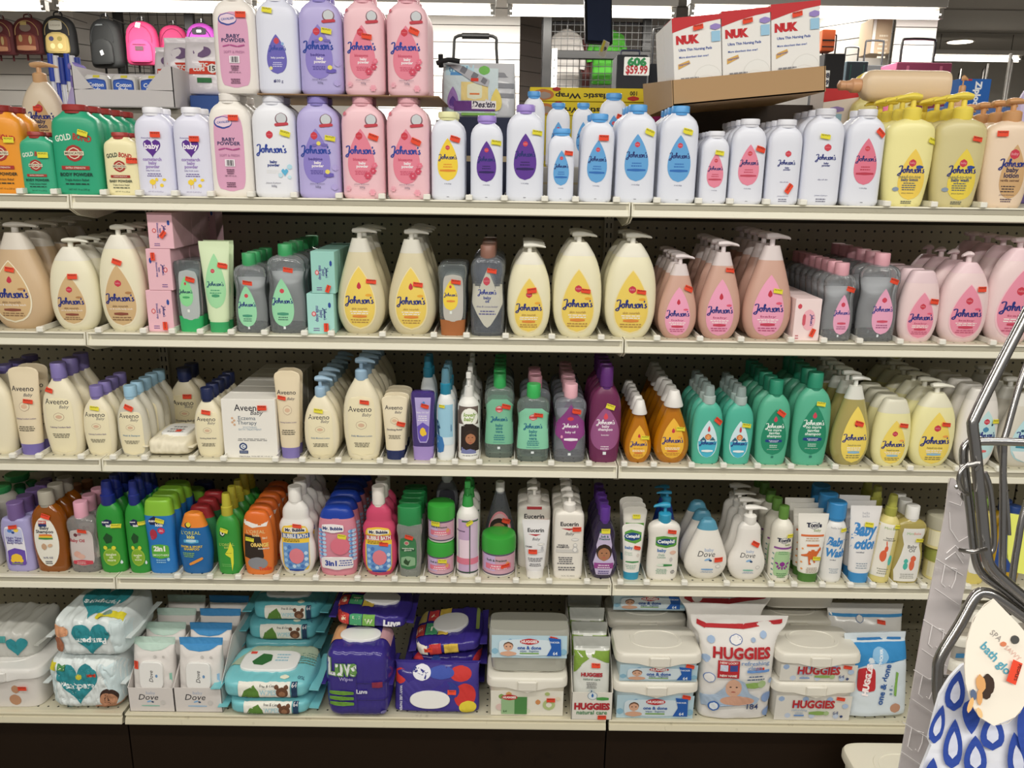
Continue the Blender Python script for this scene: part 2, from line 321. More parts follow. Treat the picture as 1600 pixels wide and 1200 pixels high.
def col(row, uL, uR, vT, kind, bc, lid, ops, desc, name='lotion_bottle', cat='bottle', n=1, st=None, bk='p', ba=None, zb=None, y0=.022, bf=None, r=None, split=None, scol=None, rz=0, ry=0, gap=1.04, liqtop=None, dirx=1, back=None, dx=0, exp=None, group=None, wr=0, zj=0, first=0):
    """one product column: the front item and n-1 copies behind it. lid = (kind, colour, width factor)"""
    prof, ne, rr = PR[kind]; ne = exp or ne; rr = r or rr
    zb = ROWZ[row] if zb is None else zb; yf = ROWY[row]+y0
    yc = yf+.03
    for _ in range(4):
        vm = (vT+vT+165)/2; vm = 0
        # the middle height of the item in the picture
        q = P((uL+uR)/2, vT, yc); zm = (q.z+zb)/2
        # pixel row of the item middle
        pm = Vector((q.x, yc, zm))-CAM; vm = 600-F*pm.dot(UP)/pm.dot(FW)
        w = (P(uR, vm, yc).x-P(uL, vm, yc).x)*.985; d = w*rr; yc = yf+d/2
    q = P((uL+uR)/2, vm, yc); H = P((uL+uR)/2, vT, yc).z-zb
    lk, lc, lw = lid if lid else (None, None, 0)
    bf = bf or {'cap': .925, 'pump': .87, 'spray': .8, 'cone': .8, 'trig': .78, 'base': 1, 'flip': .93, None: 1}[lk]
    Hb = H*bf; B = Body(prof, w, Hb, d, ne, wr)
    root = empty(name, (q.x+dx, yc, zb), math.radians(rz), 0, math.radians(ry))
    bm_ = M(bc, bk, ba); lkd = 'p'
    t0 = 0
    g = G()
    if lk == 'base':
        t0 = lw; gb = G(); B.mesh(gb, 0, t0, 6, grow=.0004); gb.o('cap', M(lc), root)
    sp = split or 1
    B.mesh(g, t0, sp); bo = g.o('body', bm_, root)
    if split:
        g = G(); B.mesh(g, sp, 1, 10, grow=.0002); g.o('collar' if lk == 'pump' else 'cap', M(scol or lc, 'c' if bk == 'c' and not scol else 'p', .35 if bk == 'c' and not scol else None), root)
    if lk == 'cap':
        g = G(); R = lw*w/2; dd = min(1, d*.95/(2*R)); e = Hb-.004
        g.rev([(R*.9, e-Hb), (R*.9, Hb*.0+.001), (R, .002), (R*1.0, H-Hb-.002), (R*.93, H-Hb)], (0, 0, Hb), 40, 0, 1, dd, .035); g.o('cap', M(lc), root)
    elif lk == 'flip':
        g = G(); R = lw*w/2; dd = min(1, d*.98/(2*R))
        g.rev([(R*.97, -.004), (R, 0), (R*.98, H-Hb-.0015), (R*.92, H-Hb)], (0, 0, Hb), 28, 0, 1, dd); g.o('cap', M(lc), root)
    elif lk == 'pump':
        g = G(); h2 = H-Hb
        if split: pump_mesh(g, Hb-.001, H, w, dirx)
        else:
            R = lw*w/2; g2 = G(); g2.rev([(R*.95, -.003), (R, 0), (R, h2*.36), (R*.85, h2*.42), (R*.6, h2*.45)], (0, 0, Hb), 28, ridge=.02); g2.o('collar', M(lc), root)
            pump_mesh(g, Hb+h2*.4, H, w, dirx)
        g.o('pump_head', M(lc), root)
    elif lk == 'spray':
        h2 = H-Hb; R = lw*w/2; g = G(); g.rev([(R*.95, -.003), (R, 0), (R, h2*.38), (R*.8, h2*.42)], (0, 0, Hb), 26, ridge=.02); g.o('collar', M(lc), root)
        g = G(); g.rev([(R*.84, h2*.4), (R*.8, h2*.5), (R*.72, h2*.9), (R*.62, h2)], (0, 0, Hb), 24)
        g.o('spray_cap', M(scol or lc, 'c' if scol else 'p', .5 if scol else None), root)
    elif lk == 'trig':
        h2 = H-Hb; R = lw*w/2; g = G(); g.rev([(R*.95, -.003), (R, 0), (R*.8, h2*.4), (R*.45, h2*.45), (R*.42, h2*.75)], (0, 0, Hb), 24)
        g.box(-R*.5, R*.5, -R*.9, R*.7, Hb+h2*.72, Hb+h2, 0, .002); g.tube([(0, -R*.2, Hb+h2*.7), (0, -R*1.0, Hb+h2*.45)], R*.13, 8); g.o('sprayer', M(lc), root)
    elif lk == 'cone':
        h2 = H-Hb; R = lw*w/2; g = G(); g.rev([(R*.98, -.003), (R, 0), (R*.52, h2*.96), (R*.45, h2)], (0, 0, Hb), 28, 0, 1, min(1, d/(2*R)*1.02)); g.o('cap', M(lc), root)
    if back:
        t0_, t1_, bcx = back; g = G(); R = []
        for i in range(11):
            t = t0_+(t1_-t0_)*i/10; a, b = B.fw(t)*w/2*.86, B.fd(t)*d/2*.9
            R.append([(a*u, b*(1-abs(u)**ne*.8)**(1/ne), t*Hb) for u in [-1+2*k/12 for k in range(13)]])
        g.loft(R, cap=False, closed=False); g.o('back_label', M(bcx, 'm'), root)
    if ops: decal('label', ops, B.S, w, Hb, root)
    parts = list(root.children); dsc = desc
    tag(root, dsc+(', '+ORD[0] if n > 1 else ''), cat, group or ('%s bottles' % desc[:60] if n > 1 else None))
    for k in range(1, n):
        c = root.copy(); C.objects.link(c); c.location = (q.x+dx+random.uniform(-.0015, .0015), yc+k*d*gap, zb+zj*k); c.rotation_euler = (0, 0, math.radians(random.uniform(-3, 3)))
        c['label'] = dsc+', '+ORD[k]
        for ch in parts:
            e = ch.copy(); C.objects.link(e); e.parent = c
    if st and not first:
        for s_ in (st if isinstance(st, list) else [st]):
            sticker(root, B.S, w, Hb, s_[0], s_[1], s_[2], s_[3] if len(s_) > 3 else 0)
    root['_w'] = w
    return root
def carton(row, uL, uR, vT, vB, c, ops, desc, d=.05, y0=.022, n=1, st=None, name='soap_box', cat='box', zb=None, k='m', rz=0, gap=1.02, side=None, first=0):
    yf = ROWY[row]+y0; yc = yf
    w = P(uR, (vT+vB)/2, yc).x-P(uL, (vT+vB)/2, yc).x; q = P((uL+uR)/2, (vT+vB)/2, yc)
    zb = ROWZ[row] if zb is None else zb; H = P((uL+uR)/2, vT, yc).z-zb
    root = empty(name, (q.x, yc+d/2, zb), math.radians(rz))
    g = G(); g.box(-w/2, w/2, -d/2, d/2, 0, H, 0, .0008); g.o('body', M(c, k), root, smooth=False)
    S = lambda x, z, off: (x, -d/2-off, z)
    if ops: decal('label', ops, S, w, H, root)
    parts = list(root.children)
    tag(root, desc+(', '+ORD[0] if n > 1 else ''), cat, 'stack of %s' % desc[:50] if n > 1 else None)
    for kk in range(1, n):
        cc = root.copy(); C.objects.link(cc); cc.location.y += kk*d*gap; cc.location.x += random.uniform(-.001, .001); cc['label'] = desc+', '+ORD[kk]
        for ch in parts: e = ch.copy(); C.objects.link(e); e.parent = cc
    if st: sticker(root, S, w, H, st[0], st[1], st[2], st[3] if len(st) > 3 else 0)
    return root, w, H
NAVY = '1d2c7c'; RED = 'c8363c'; WH = 'f4f4f2'
# ------------------------------------------------------------------ gondola shelving
CREAM = 'ddd9c6'
def hole_mat(h, axes, pitch=.0254, r=.0032):
    m = bpy.data.materials.new('perforated_metal'); m.use_nodes = True; nt = m.node_tree; b = nt.nodes['Principled BSDF']; b.inputs['Roughness'].default_value = .5
    tc = nt.nodes.new('ShaderNodeTexCoord'); sx = nt.nodes.new('ShaderNodeSeparateXYZ'); nt.links.new(tc.outputs['Object'], sx.inputs[0])
    sq = []
    for a in axes:
        w = nt.nodes.new('ShaderNodeMath'); w.operation = 'WRAP'; w.inputs[1].default_value = pitch/2; w.inputs[2].default_value = -pitch/2
        p = nt.nodes.new('ShaderNodeMath'); p.operation = 'MULTIPLY'; nt.links.new(sx.outputs[a], w.inputs[0]); nt.links.new(w.outputs[0], p.inputs[0]); nt.links.new(w.outputs[0], p.inputs[1]); sq.append(p)
    ad = nt.nodes.new('ShaderNodeMath'); nt.links.new(sq[0].outputs[0], ad.inputs[0]); nt.links.new(sq[1].outputs[0], ad.inputs[1])
    lt = nt.nodes.new('ShaderNodeMath'); lt.operation = 'LESS_THAN'; lt.inputs[1].default_value = r*r; nt.links.new(ad.outputs[0], lt.inputs[0])
    mx = nt.nodes.new('ShaderNodeMix'); mx.data_type = 'RGBA'; mx.inputs[6].default_value = lin(h); mx.inputs[7].default_value = (.006, .006, .005, 1)
    nt.links.new(lt.outputs[0], mx.inputs[0]); nt.links.new(mx.outputs[2], b.inputs['Base Color']); return m
PEG = hole_mat('a39c86', (0, 2)); DECK = hole_mat('c9c4ae', (0, 1), .0254, .0026)
def worn_mat(h, h2, sc_=6):
    m = bpy.data.materials.new('painted_steel'); m.use_nodes = True; nt = m.node_tree; b = nt.nodes['Principled BSDF']; b.inputs['Roughness'].default_value = .38
    n = nt.nodes.new('ShaderNodeTexNoise'); n.inputs['Scale'].default_value = sc_; n.inputs['Detail'].default_value = 8; n.inputs['Roughness'].default_value = .75
    r = nt.nodes.new('ShaderNodeValToRGB'); r.color_ramp.elements[0].position = .3; r.color_ramp.elements[0].color = lin(h2); r.color_ramp.elements[1].position = .42; r.color_ramp.elements[1].color = lin(h)
    tc = nt.nodes.new('ShaderNodeTexCoord'); nt.links.new(tc.outputs['Object'], n.inputs['Vector']); nt.links.new(n.outputs[0], r.inputs[0]); nt.links.new(r.outputs[0], b.inputs['Base Color']); return m
LIP = worn_mat('e6e2d0', 'cdc8b4', 9); LIPG = worn_mat('b3ae9c', 'a39e8c', 12); KICK = worn_mat('22170d', '1a1109', 5); KICK.node_tree.nodes['Principled BSDF'].inputs['Roughness'].default_value = .6; KICK.node_tree.nodes['Principled BSDF'].inputs['Specular IOR Level'].default_value = .15; LIPW = worn_mat('d4cdb4', '8a8068', 14)
BW = 1.2192
bayn = ['left bay', 'middle bay', 'right bay', 'farthest right bay']; rown = {1: 'top', 2: 'second', 3: 'third', 4: 'fourth', 5: 'bottom'}
DEPTH = .40
for b in range(4):
    x0 = (b-1)*BW; x1 = x0+BW
    for r in range(1, 6):
        z = ROWZ[r]; Y = ROWY[r]; root = empty('gondola_shelf', (x0, Y, z)); e = .004
        D_ = DEPTH-Y if r > 1 else DEPTH
        g = G(); g.box(e, BW-e, .006, D_, -.004, 0); g.box(e, e+.003, .004, D_, -.03, -.004); g.box(BW-e-.003, BW-e, .004, D_, -.03, -.004); g.o('deck', [DECK], root, smooth=False)
        if r < 5:
            sec = [(.012, -.001), (.012, .0), (.0, .0005), (-.001, -.0025), (.0035, -.0032), (.0035, -.0145), (-.0015, -.016), (-.004, -.0285), (-.001, -.031), (.004, -.031), (.006, -.02)]
            g = G(); g.loft([[(x, a, c) for a, c in sec] for x in (e, BW-e)]); g.o('shelf_lip', LIP, root, smooth=False)
            g = G(); g.box(e+.006, BW-e-.006, .0015, .0034, -.0142, -.0034); g.o('price_channel', LIPG, root, smooth=False)
            for xx in (e-.0025, BW-e-.0005):
                g = G(); g.loft([[(xx+i*.003, a, c) for a, c in ((-.002, .001), (.06, .001), (.28, -.034), (.1, -.055), (.03, -.045), (-.002, -.031), (-.005, -.028))] for i in (0, 1)])
                g.o('end_bracket', LIP, root, smooth=False)
        else:
            sec = [(.012, -.001), (.012, 0), (0, .0005), (-.002, -.003), (.003, -.006), (.003, -.010), (-.002, -.012), (-.006, -.024), (-.006, -.0265), (.004, -.0265)]
            g = G(); g.loft([[(x, a, c) for a, c in sec] for x in (e, BW-e)]); g.o('shelf_lip', LIPW, root, smooth=False)
        tag(root, 'cream metal %s shelf of the %s under its goods' % (rown[r], bayn[b]), 'shelf', 'gondola shelves')
        if r == 1:
            g = G(); g.box(x0+e, x1-e, DEPTH+.06, DEPTH+.42, ROWZ[1]-.03, ROWZ[1]-.004); tag(g.o('back_shelf', LIP, smooth=False), 'cream back shelf of the %s facing the next aisle' % bayn[b], 'shelf', 'back shelves')
    o = G().box(0, BW-.006, 0, .006, 0, ROWZ[1]-.06-ROWZ[5]).o('pegboard_panel', PEG, smooth=False); o.location = (x0+.003, DEPTH+.002, ROWZ[5]); tag(o, 'olive grey pegboard back panel of the %s' % bayn[b], 'panel')
    o = G().box(x0+.003, x1-.003, DEPTH+.012, DEPTH+.05, .02, ROWZ[1]-.032).o('back_board', M('4a4438', 'm'), smooth=False); tag(o, 'dark backing board behind the pegboard of the %s' % bayn[b], 'panel')
    o = G().box(x0+.002, x1-.002, -.025, -.005, .0, ROWZ[5]-.0268).o('kick_plate', KICK, smooth=False); tag(o, 'dark brown kick plate below the bottom shelf, %s' % bayn[b], 'kick plate')
for x, w_ in ((0, 'first'), (BW, 'second')):
    g = G(); g.box(x-.012, x+.012, DEPTH-.012, DEPTH+.002, ROWZ[5]+.002, ROWZ[1]-.005)
    g.o('u', LIP, smooth=False) if 0 else None
    rt = empty('upright_post', (0, 0, 0)); g.o('post', LIPG, rt, smooth=False); g = G(); z = ROWZ[5]+.05
    while z < ROWZ[1]-.03:
        for s in (-.007, .004): g.box(x+s, x+s+.003, DEPTH-.013, DEPTH-.0118, z, z+.013)
        z += .0254
    s_ = g.o('slot', M('14120f', 'm'), rt, smooth=False); s_['kind'] = 'stuff'; tag(rt, 'slotted steel upright behind the %s joint between the bays' % w_, 'upright')
# dividers
DIV = {1: [33, 86, 163, 218, 274, 330, 392, 460, 530, 597, 667, 733, 788, 851, 899, 963, 1026, 1091, 1140, 1197, 1254, 1385, 1458, 1535],
 2: [64, 155, 225, 270, 314, 362, 414, 476, 518, 598, 678, 729, 790, 862, 939, 1026, 1093, 1157, 1235, 1286, 1342, 1405, 1471, 1550],
 3: [21, 62, 128, 178, 227, 301, 350, 431, 473, 529, 594, 632, 677, 711, 749, 804, 861, 920, 975, 1021, 1080, 1130, 1183, 1235, 1304, 1366, 1421, 1495, 1560],
 4: [278, 329, 373, 432, 494, 559, 617, 661, 709, 747, 806, 858, 917, 969, 1010, 1069, 1135, 1204, 1240, 1284, 1328, 1363, 1396, 1442, 1511]}
_o3 = ['first', 'second', 'third', 'fourth', 'fifth', 'sixth', 'seventh', 'eighth', 'ninth', 'tenth', 'eleventh', 'twelfth', 'thirteenth', 'fourteenth', 'fifteenth']
dv = None
for r in DIV:
    for i, u in enumerate(DIV[r]):
        q = P(u, 600, 0); 
        for _ in range(3):
            pm = Vector((q.x, .0, ROWZ[r]))-CAM; v = 600-F*pm.dot(UP)/pm.dot(FW); q = P(u, v, 0)
        loc = (q.x, 0, ROWZ[r])
        if dv is None:
            dv = empty('shelf_divider', loc); g = G(); g.box(-.0075, .0075, -.006, .006, .0005, .0125, 0, .0015); g.o('clip', M('f0eee4'), dv)
            g = G(); g.box(-.0008, .0008, .004, .37, .001, .013); g.o('fin', M('e4e2da'), dv, smooth=False); o = dv
        else:
            o = dv.copy(); C.objects.link(o); o.location = loc
            for ch in dv.children: e = ch.copy(); C.objects.link(e); e.parent = o
        n = len(DIV[r]); k = i if i < n/2 else n-1-i
        tag(o, 'white divider clip on the %s shelf, %s from the %s' % (rown[r], _o3[k], 'left' if i < n/2 else 'right'), 'divider', 'dividers on the %s shelf' % rown[r])
# ------------------------------------------------------------------ labels
def JD(c, cx=0, cz=.42, w=1.2, h=.62, nm='', pill='c8464a', logo='e', ln='8a5a60', jc=NAVY, nmc=None, jw=.93, rim=None, deco=None, nm2=None, weight='', extra=None):
    """teardrop print with round seal, script word, name, pill and small lines"""
    o = [('d', cx, cz-.004*h, w*1.07, h*1.05, rim)] if rim else []
    o.append(('d', cx, cz, w, h, c))
    if logo == 'e': o += [('e', cx, cz+.2*h, .22*w, -1, 'c9364a'), ('t', 'baby', cx, cz+.2*h, .15*w, 'e7a0a8')]
    if logo == 'd': o += [('d', cx, cz+.2*h, .14*w, .12*h, 'c22f45')]
    if deco: o.append(('e', cx+.3*w, cz+.045*h, .2*w, .045*h, deco))
    o.append(('j', cx, cz-.06*h, w*jw, jc))
    if nm: o.append(('t', nm, cx, cz-.175*h, w*.5, nmc or ln, {'b': .01, 'hm': .028}))
    if nm2: o.append(('t', nm2, cx, cz-.225*h, w*.75, 'fbf6ee', {'b': .005, 'hm': .04}))
    elif not nm2 and pill: o.append(('l', cx, cz-.225*h, w*.7, 2, .035*h, 'f8f0ea'))
    if pill: o.append(('q', cx, cz-.305*h, .46*w, .05*h, pill)); o.append(('l', cx, cz-.305*h, .36*w, 1, 0, 'f4e6e0'))
    o.append(('l', cx, cz-.365*h, w*.66, 2, .04*h, ln)); o.append(('l', cx, cz-.445*h, w*.3, 1, 0, ln))
    return o + (extra or [])
def logo_seal(cx, cz, s, c='c8394c'): return [('e', cx, cz, s, -1, c), ('t', 'baby', cx, cz, s*.75, 'efb0b6')]
def AV(cz=.72, w=1.25, sub='Calming Comfort Bath', subc='6a5a8a', lab='f0e6c4', lr=None, cx=0, sc_=1):
    o = [('q', cx, lr[0], lr[1], lr[2], lab)] if lr else []
    o += [('t', 'Aveeno', cx-.06, cz, w*.97, '1c1c30', {'b': .004, 'st': 1.05}), ('t', 'Baby', cx+.3, cz-.075*sc_, w*.36, '4a4858', {'sh': .3}),
          ('e', cx, cz-.2*sc_, w*.45, .11*sc_, 'c0a890'), ('e', cx, cz-.2*sc_, w*.41, .098*sc_, lab), ('e', cx, cz-.2*sc_, w*.27, .05*sc_, 'dcb89a'),
          ('t', sub, cx, cz-.34*sc_, w*.85, subc, {'b': .01}), ('l', cx, cz-.30*sc_, w*.6, 1, 0, '8a8270'), ('l', cx, cz-.385*sc_, w*.7, 1, 0, '8a8270'), ('l', cx, cz-.43*sc_, w*.75, 3, .022, '5a5648'), ('l', cx, cz-.54*sc_, w*.5, 1, 0, '5a5648')]
    return o
# ------------------------------------------------------------------ top shelf, lower tier
def GB(big, c1, name):
    return [('t', 'GOLD', -.4, .685, .68, 'e4ecdc' if big else '2a3a30', {'b': .03, 'rt': 9, 'st': 1.35}), ('t', 'BOND', .38, .685, .74, 'b8322c', {'b': .035, 'rt': -9, 'st': 1.35}),
      ('e', 0, .5, .72, .2, 'a8342e'), ('e', 0, .5, .5, .14, 'e6dcc0'), ('e', 0, .5, .42, .115, 'a8342e'), ('r', 0, .5, .8, .05, 'e6dcc0'), ('t', 'MEDICATED', 0, .5, .74, '4a1a14', {'b': .02}),
      ('r', 0, .325, 1.15, .045, 'a8342e'), ('t', 'EXTRA STRENGTH' if big else 'CORNSTARCH PLUS', 0, .325, .8, 'f0e8d8', {'b': .01}), ('t', name, 0, .245, 1.35, '18302c', {'b': .025}), ('t', 'Triple Action Relief', 0, .175, 1.0, '18302c', {'b': .01}),
      ('l', 0, .13, 1.1, 1, .03, '18302c'), ('t', 'NET WT 10 oz (283 g)', .05, .06, .85, '18302c')]
col(1, -26, 44, 165, 'gold', 'ec9a2e', ('cap', '8e2a28', .5), GB(1, 0, 'FOOT POWDER'), 'large orange powder bottle with dark red cap', 'powder_bottle', n=2, st=(.5, .66, 'y'), dx=0)
col(1, 36, 90, 206, 'gold', '3cab84', ('cap', 'a03a34', .5), GB(1, 0, 'BODY POWDER'), 'small green medicated powder bottle with red cap', 'powder_bottle', n=2, st=(.5, .68, 'y'))
col(1, 87, 163, 164, 'gold', '2fa47c', ('cap', 'a03430', .5), GB(1, 0, 'BODY POWDER'), 'large green medicated powder bottle with red cap', 'powder_bottle', n=5, st=(.45, .74, 'y', -15))
col(1, 166, 219, 207, 'gold', 'efe6b8', ('cap', 'a83a36', .5), GB(0, 0, 'BABY POWDER'), 'small cream yellow powder bottle with red cap', 'powder_bottle', n=2, st=(.75, .6, 'o'))
CS = [('t', 'Awesome', -.3, .71, .5, '6a5a9a'), ('h', 0, .58, .92, .22, '5a2a8e'), ('t', 'baby', 0, .6, .78, 'f6f0fa', {'b': .03}), ('t', 'cornstarch\nbaby\npowder', -.05, .4, 1.0, 'a088c4', {'b': .03}), ('t', 'baby fresh scent', -.05, .31, .75, '6a5a9a'), ('l', 0, .27, .8, 2, .025, '6a5a9a'),
      ('e', -.12, .17, .34, .075, 'f0d040'), ('e', .1, .2, .16, .045, 'f0d040'), ('e', .35, .13, .2, .045, 'f0d040'), ('e', .5, .2, .2, .035, 'f0d040'), ('r', -.15, .115, .02, .05, 'e0a030'), ('r', 0, .115, .02, .05, 'e0a030'), ('t', 'NET WT 15 OZ (425 g)', 0, .05, .8, '8a80a8')]
col(1, 215, 274, 168, 'powder', 'dfe0f2', ('cap', 'eeeef6', .52), CS, 'lilac white powder bottle with purple heart, beside the cream bottle', 'powder_bottle', n=2, st=(.25, .75, 'o'))
col(1, 275, 333, 168, 'powder', 'dfe0f2', ('cap', 'eeeef6', .52), CS, 'lilac white powder bottle with purple heart, beside the pink label bottle', 'powder_bottle', n=2, st=(.25, .7, 'o'))
CV = [('q', 0, .46, 1.42, .8, 'dba3c2'), ('e', -.22, .78, .88, .13, '3a4a9a'), ('e', -.2, .785, .8, .105, 'e8cfe0'), ('t', 'CAVALIER', -.2, .785, .62, '4a64a8', {'b': .03, 'sh': .2, 'rt': 6}), ('t', 'BABY\nPOWDER', 0, .585, 1.1, '1f2a5e', {'b': .02, 'ls': 1.05, 'st': .9}),
      ('q', -.35, .505, .35, .016, 'b0508c', 12), ('q', 0, .505, .35, .016, 'b0508c', -12), ('q', .35, .505, .35, .016, 'b0508c', 12), ('t', 'SOFT & FRESH', 0, .44, .95, 'b078a0'), ('r', 0, .36, .48, .075, 'f0eaf0')] + [('r', -.16+.045*i, .36, .015+.012*(i % 3), .06, '2a2030') for i in range(8)] + [
      ('l', 0, .29, .4, 3, .02, '5a3050'), ('t', 'NET WT 22 oz.', 0, .225, .55, '3a2038', {'b': .01}), ('l', 0, .19, .6, 1, 0, '3a2038'), ('l', 0, .15, .45, 3, .02, '5a3050')]
col(1, 331, 396, 147, 'powder', 'eee9e2', ('cap', 'eee9e4', .48), CV, 'cream baby powder bottle with tall pink label, lower tier', 'powder_bottle', n=3, st=(.3, .83, 'o'), exp=4)
flower = lambda x, z, s, c: [('e', x, z, s*.7, -1, c)]+[('e', x+s*.42*math.cos(a), z+s*.42*math.sin(a)*.25, s*.46, -1, c) for a in (0, 1.05, 2.09, 3.14, 4.19, 5.24)]+[('e', x, z, s*.3, -1, 'f2a0b4')]
def JP(drop, c1, nm, nmc, deco, seal=True, subc='f6eef4'):
    o = []
    if drop: o.append(('d', -.05, .45, 1.28, .58, drop))
    o += [('e', -.12, .665, .32, .082, 'cc3a4a'), ('t', "JOHNSON'S", -.12, .665, .22, 'f0a8b0'), ('j', -.08, .5, 1.42, '23409c'), ('t', nm, -.1, .42, .66, nmc, {'b': .02, 'hm': .03}), ('t', 'baby\npowder', 0, .36, .56, subc, {'b': .035}), ('l', -.05, .295, .7, 3, .016, nmc)]
    if seal: o += [('e', .45, .83, .55, .13, '7a5a66'), ('e', .45, .835, .46, .11, 'c9cdd2'), ('q', .45, .775, .62, .035, 'c2404e', 6)]
    return o + deco + [('t', 'Johnson & Johnson', -.05, .155, .7, '4a4a6a', {'sh': .2}), ('t', '500g', -.02, .12, .25, '4a4a6a')]
WT = JP(None, '', '', 'eeeeee', [('h', .5, .27, .3, .08, '5cb4dc'), ('e', .72, .33, .22, .055, 'b4dcec'), ('e', .3, .24, .2, .05, 'bfe0ee'), ('e', .7, .22, .16, .04, 'c8e6f0')], True, '2a3f8c')
LB = JP('8d80cc', '', 'bedtime', '4a3d92', [('e', .08, .585, .2, .045, 'e8d86a'), ('q', .35, .57, .3, .03, '7468b8'), ('q', -.12, .565, .2, .03, '7468b8'), ('q', .5, .25, .45, .05, '6a5cb4'), ('e', .45, .285, .22, .05, 'e8d86a'), ('e', .8, .33, .3, .07, 'b4a8e0'), ('e', .75, .12, .3, .07, 'b4a8e0')])
PB = JP('e48398', '', 'blossoms', 'c84a6a', flower(.5, .3, .24, 'd04a64')+flower(.25, .25, .26, 'd04a64')+flower(.58, .36, .2, 'e87890')+flower(.45, .07, .24, 'eda6b6')+flower(-.7, .11, .2, 'edb0be')+flower(-.8, .9, .14, 'e07888'))
ci = 'lilac'
col(1, 397, 465, 149, 'powder', 'e9ebf3', ('cap', 'e9ebf5', .48), WT, 'white powder bottle with blue hearts, lower tier', 'powder_bottle', n=2, st=(.6, .68, 'y', -14))
col(1, 466, 533, 151, 'powder', 'b9b0e2', ('cap', '8f84cc', .48), LB, 'lilac bedtime powder bottle with purple drop, lower tier', 'powder_bottle', n=2, st=(.62, .64, 'y', -6))
col(1, 535, 602, 151, 'powder', 'eec3cc', ('cap', 'e6acb8', .48), PB, 'pink blossom powder bottle, lower tier, beside the lilac bottle', 'powder_bottle', n=2, st=(.55, .655, 'o', -18))
col(1, 605, 672, 151, 'powder', 'eec3cc', ('cap', 'e6acb8', .48), PB, 'pink blossom powder bottle, lower tier, beside the small yellow drop bottle', 'powder_bottle', n=2, st=(.42, .61, 'o', -22))
zt = P(500, 149, .05).z
g = G(); sx0, sx1 = P(408, 150, .05).x, P(688, 150, .05).x
g.box(sx0, sx1, .02, .3, zt-.003, zt, 0, .0008); tag(g.o('cardboard_sheet', M('8a6c4c', 'm'), smooth=False), 'brown cardboard sheet between the two tiers of powder', 'cardboard')
zt2 = zt+.0005
W2 = [('d', .0, .42, .96, .42, '6a64b8'), ('e', .02, .56, .26, .07, 'c84858'), ('j', .05, .475, .82, '3a4aa4'), ('t', 'baby powder', .05, .38, .66, 'e6e4f4', {'b': .02}), ('l', .02, .33, .5, 3, .02, 'd0cef0'), ('e', -.3, .27, .16, .04, 'e4dc90'), ('e', .3, .53, .14, .035, '8fb0dc'), ('t', '500 g', .05, .13, .4, '4a4a7a'), ('r', -.15, .13, .1, .025, '4a4a7a')]
T2 = lambda *a, **k: col(1, *a, zb=k.pop('z', zt2), **k)
T2(337, 404, -12, 'powder', 'ece6e0', ('cap', 'eee9e4', .48), CV, 'cream baby powder bottle with tall pink label, upper tier', 'powder_bottle', n=2, st=(.42, .83, 'o'), exp=4, z=P(370, 149, .05).z+.002)
T2(403, 469, -11, 'powder', 'dfe2f2', ('cap', 'e9ebf5', .48), W2, 'white powder bottle with small violet drop, upper tier', 'powder_bottle', n=2, st=(-.35, .88, 'y', -5))
T2(469, 537, -10, 'powder', 'b5acdf', ('cap', '8f84cc', .48), LB, 'lilac bedtime powder bottle with purple drop, upper tier', 'powder_bottle', n=2, st=(.35, .67, 'y', -6))
T2(538, 602, -9, 'powder', 'edc1ca', ('cap', 'e6acb8', .48), PB, 'pink blossom powder bottle, upper tier, beside the lilac bottle', 'powder_bottle', n=2, st=(.2, .62, 'o', -4))
T2(605, 671, -8, 'powder', 'edc1ca', ('cap', 'e6acb8', .48), PB, 'pink blossom powder bottle, upper tier, last before the gap', 'powder_bottle', n=3, st=(.35, .68, 'o', -22))
def SW(c, c2, fl='', wt='15 OZ (425g)'):
    return [('d', 0, .5, 1.22, .52, c), ('e', 0, .645, .27, -1, 'cf4050'), ('t', "baby", 0, .645, .2, 'e8a0a8'), ('j', 0, .52, 1.1, '1f2d6e'), ('l', 0, .44, .6, 2, .03, c2), ('q', 0, .365, .95, .03, c2), ('l', 0, .32, .5, 1, 0, c2), ('t', wt, 0, .2, .4, '5a6080', {'b': .01}), ('r', 0, .04, .14, .005, '5a5a68')]
col(1, 674, 727, 175, 'powder', 'e1e5f2', ('cap', 'e6e6b0', .58), SW('f0d040', 'e08a30'), 'white powder bottle with yellow drop and pale yellow cap', 'powder_bottle', n=2, st=(.45, .75, 'o', -14))
col(1, 735, 786, 181, 'powder', 'e1e5f2', ('cap', 'a48cd8', .58), SW('5c3494', '2a1a5a'), 'medium white powder bottle with purple drop and lavender cap', 'powder_bottle', n=2, st=(.6, .74, 'y', -4))
col(1, 791, 850, 164, 'powder', 'e1e5f2', ('cap', 'a48cd8', .5), SW('5c3494', '2a1a5a'), 'large white powder bottle with purple drop and lavender cap', 'powder_bottle', n=2, st=(.62, .77, 'y', -4))
col(1, 856, 897, 201, 'powder', 'e1e5f2', ('cap', '5aa4e4', .66), SW('62a4dc', '2f6cb8', wt='9 OZ (255g)'), 'smallest white powder bottle with blue drop and blue cap', 'powder_bottle', n=2, st=(.55, .72, 'o', -4))
col(1, 905, 957, 178, 'powder', 'e1e5f2', ('cap', '5aa4e4', .56), SW('62a4dc', '2f6cb8'), 'medium white powder bottle with blue drop, leaning a little', 'powder_bottle', n=2, st=(.3, .79, 'o'), ry=1.2)
col(1, 962, 1024, 164, 'powder', 'e1e5f2', ('cap', '5aa4e4', .48), SW('62a4dc', '2f6cb8'), 'large white powder bottle with blue drop, beside the leaning medium one', 'powder_bottle', n=3, st=(.6, .78, 'y', -20))
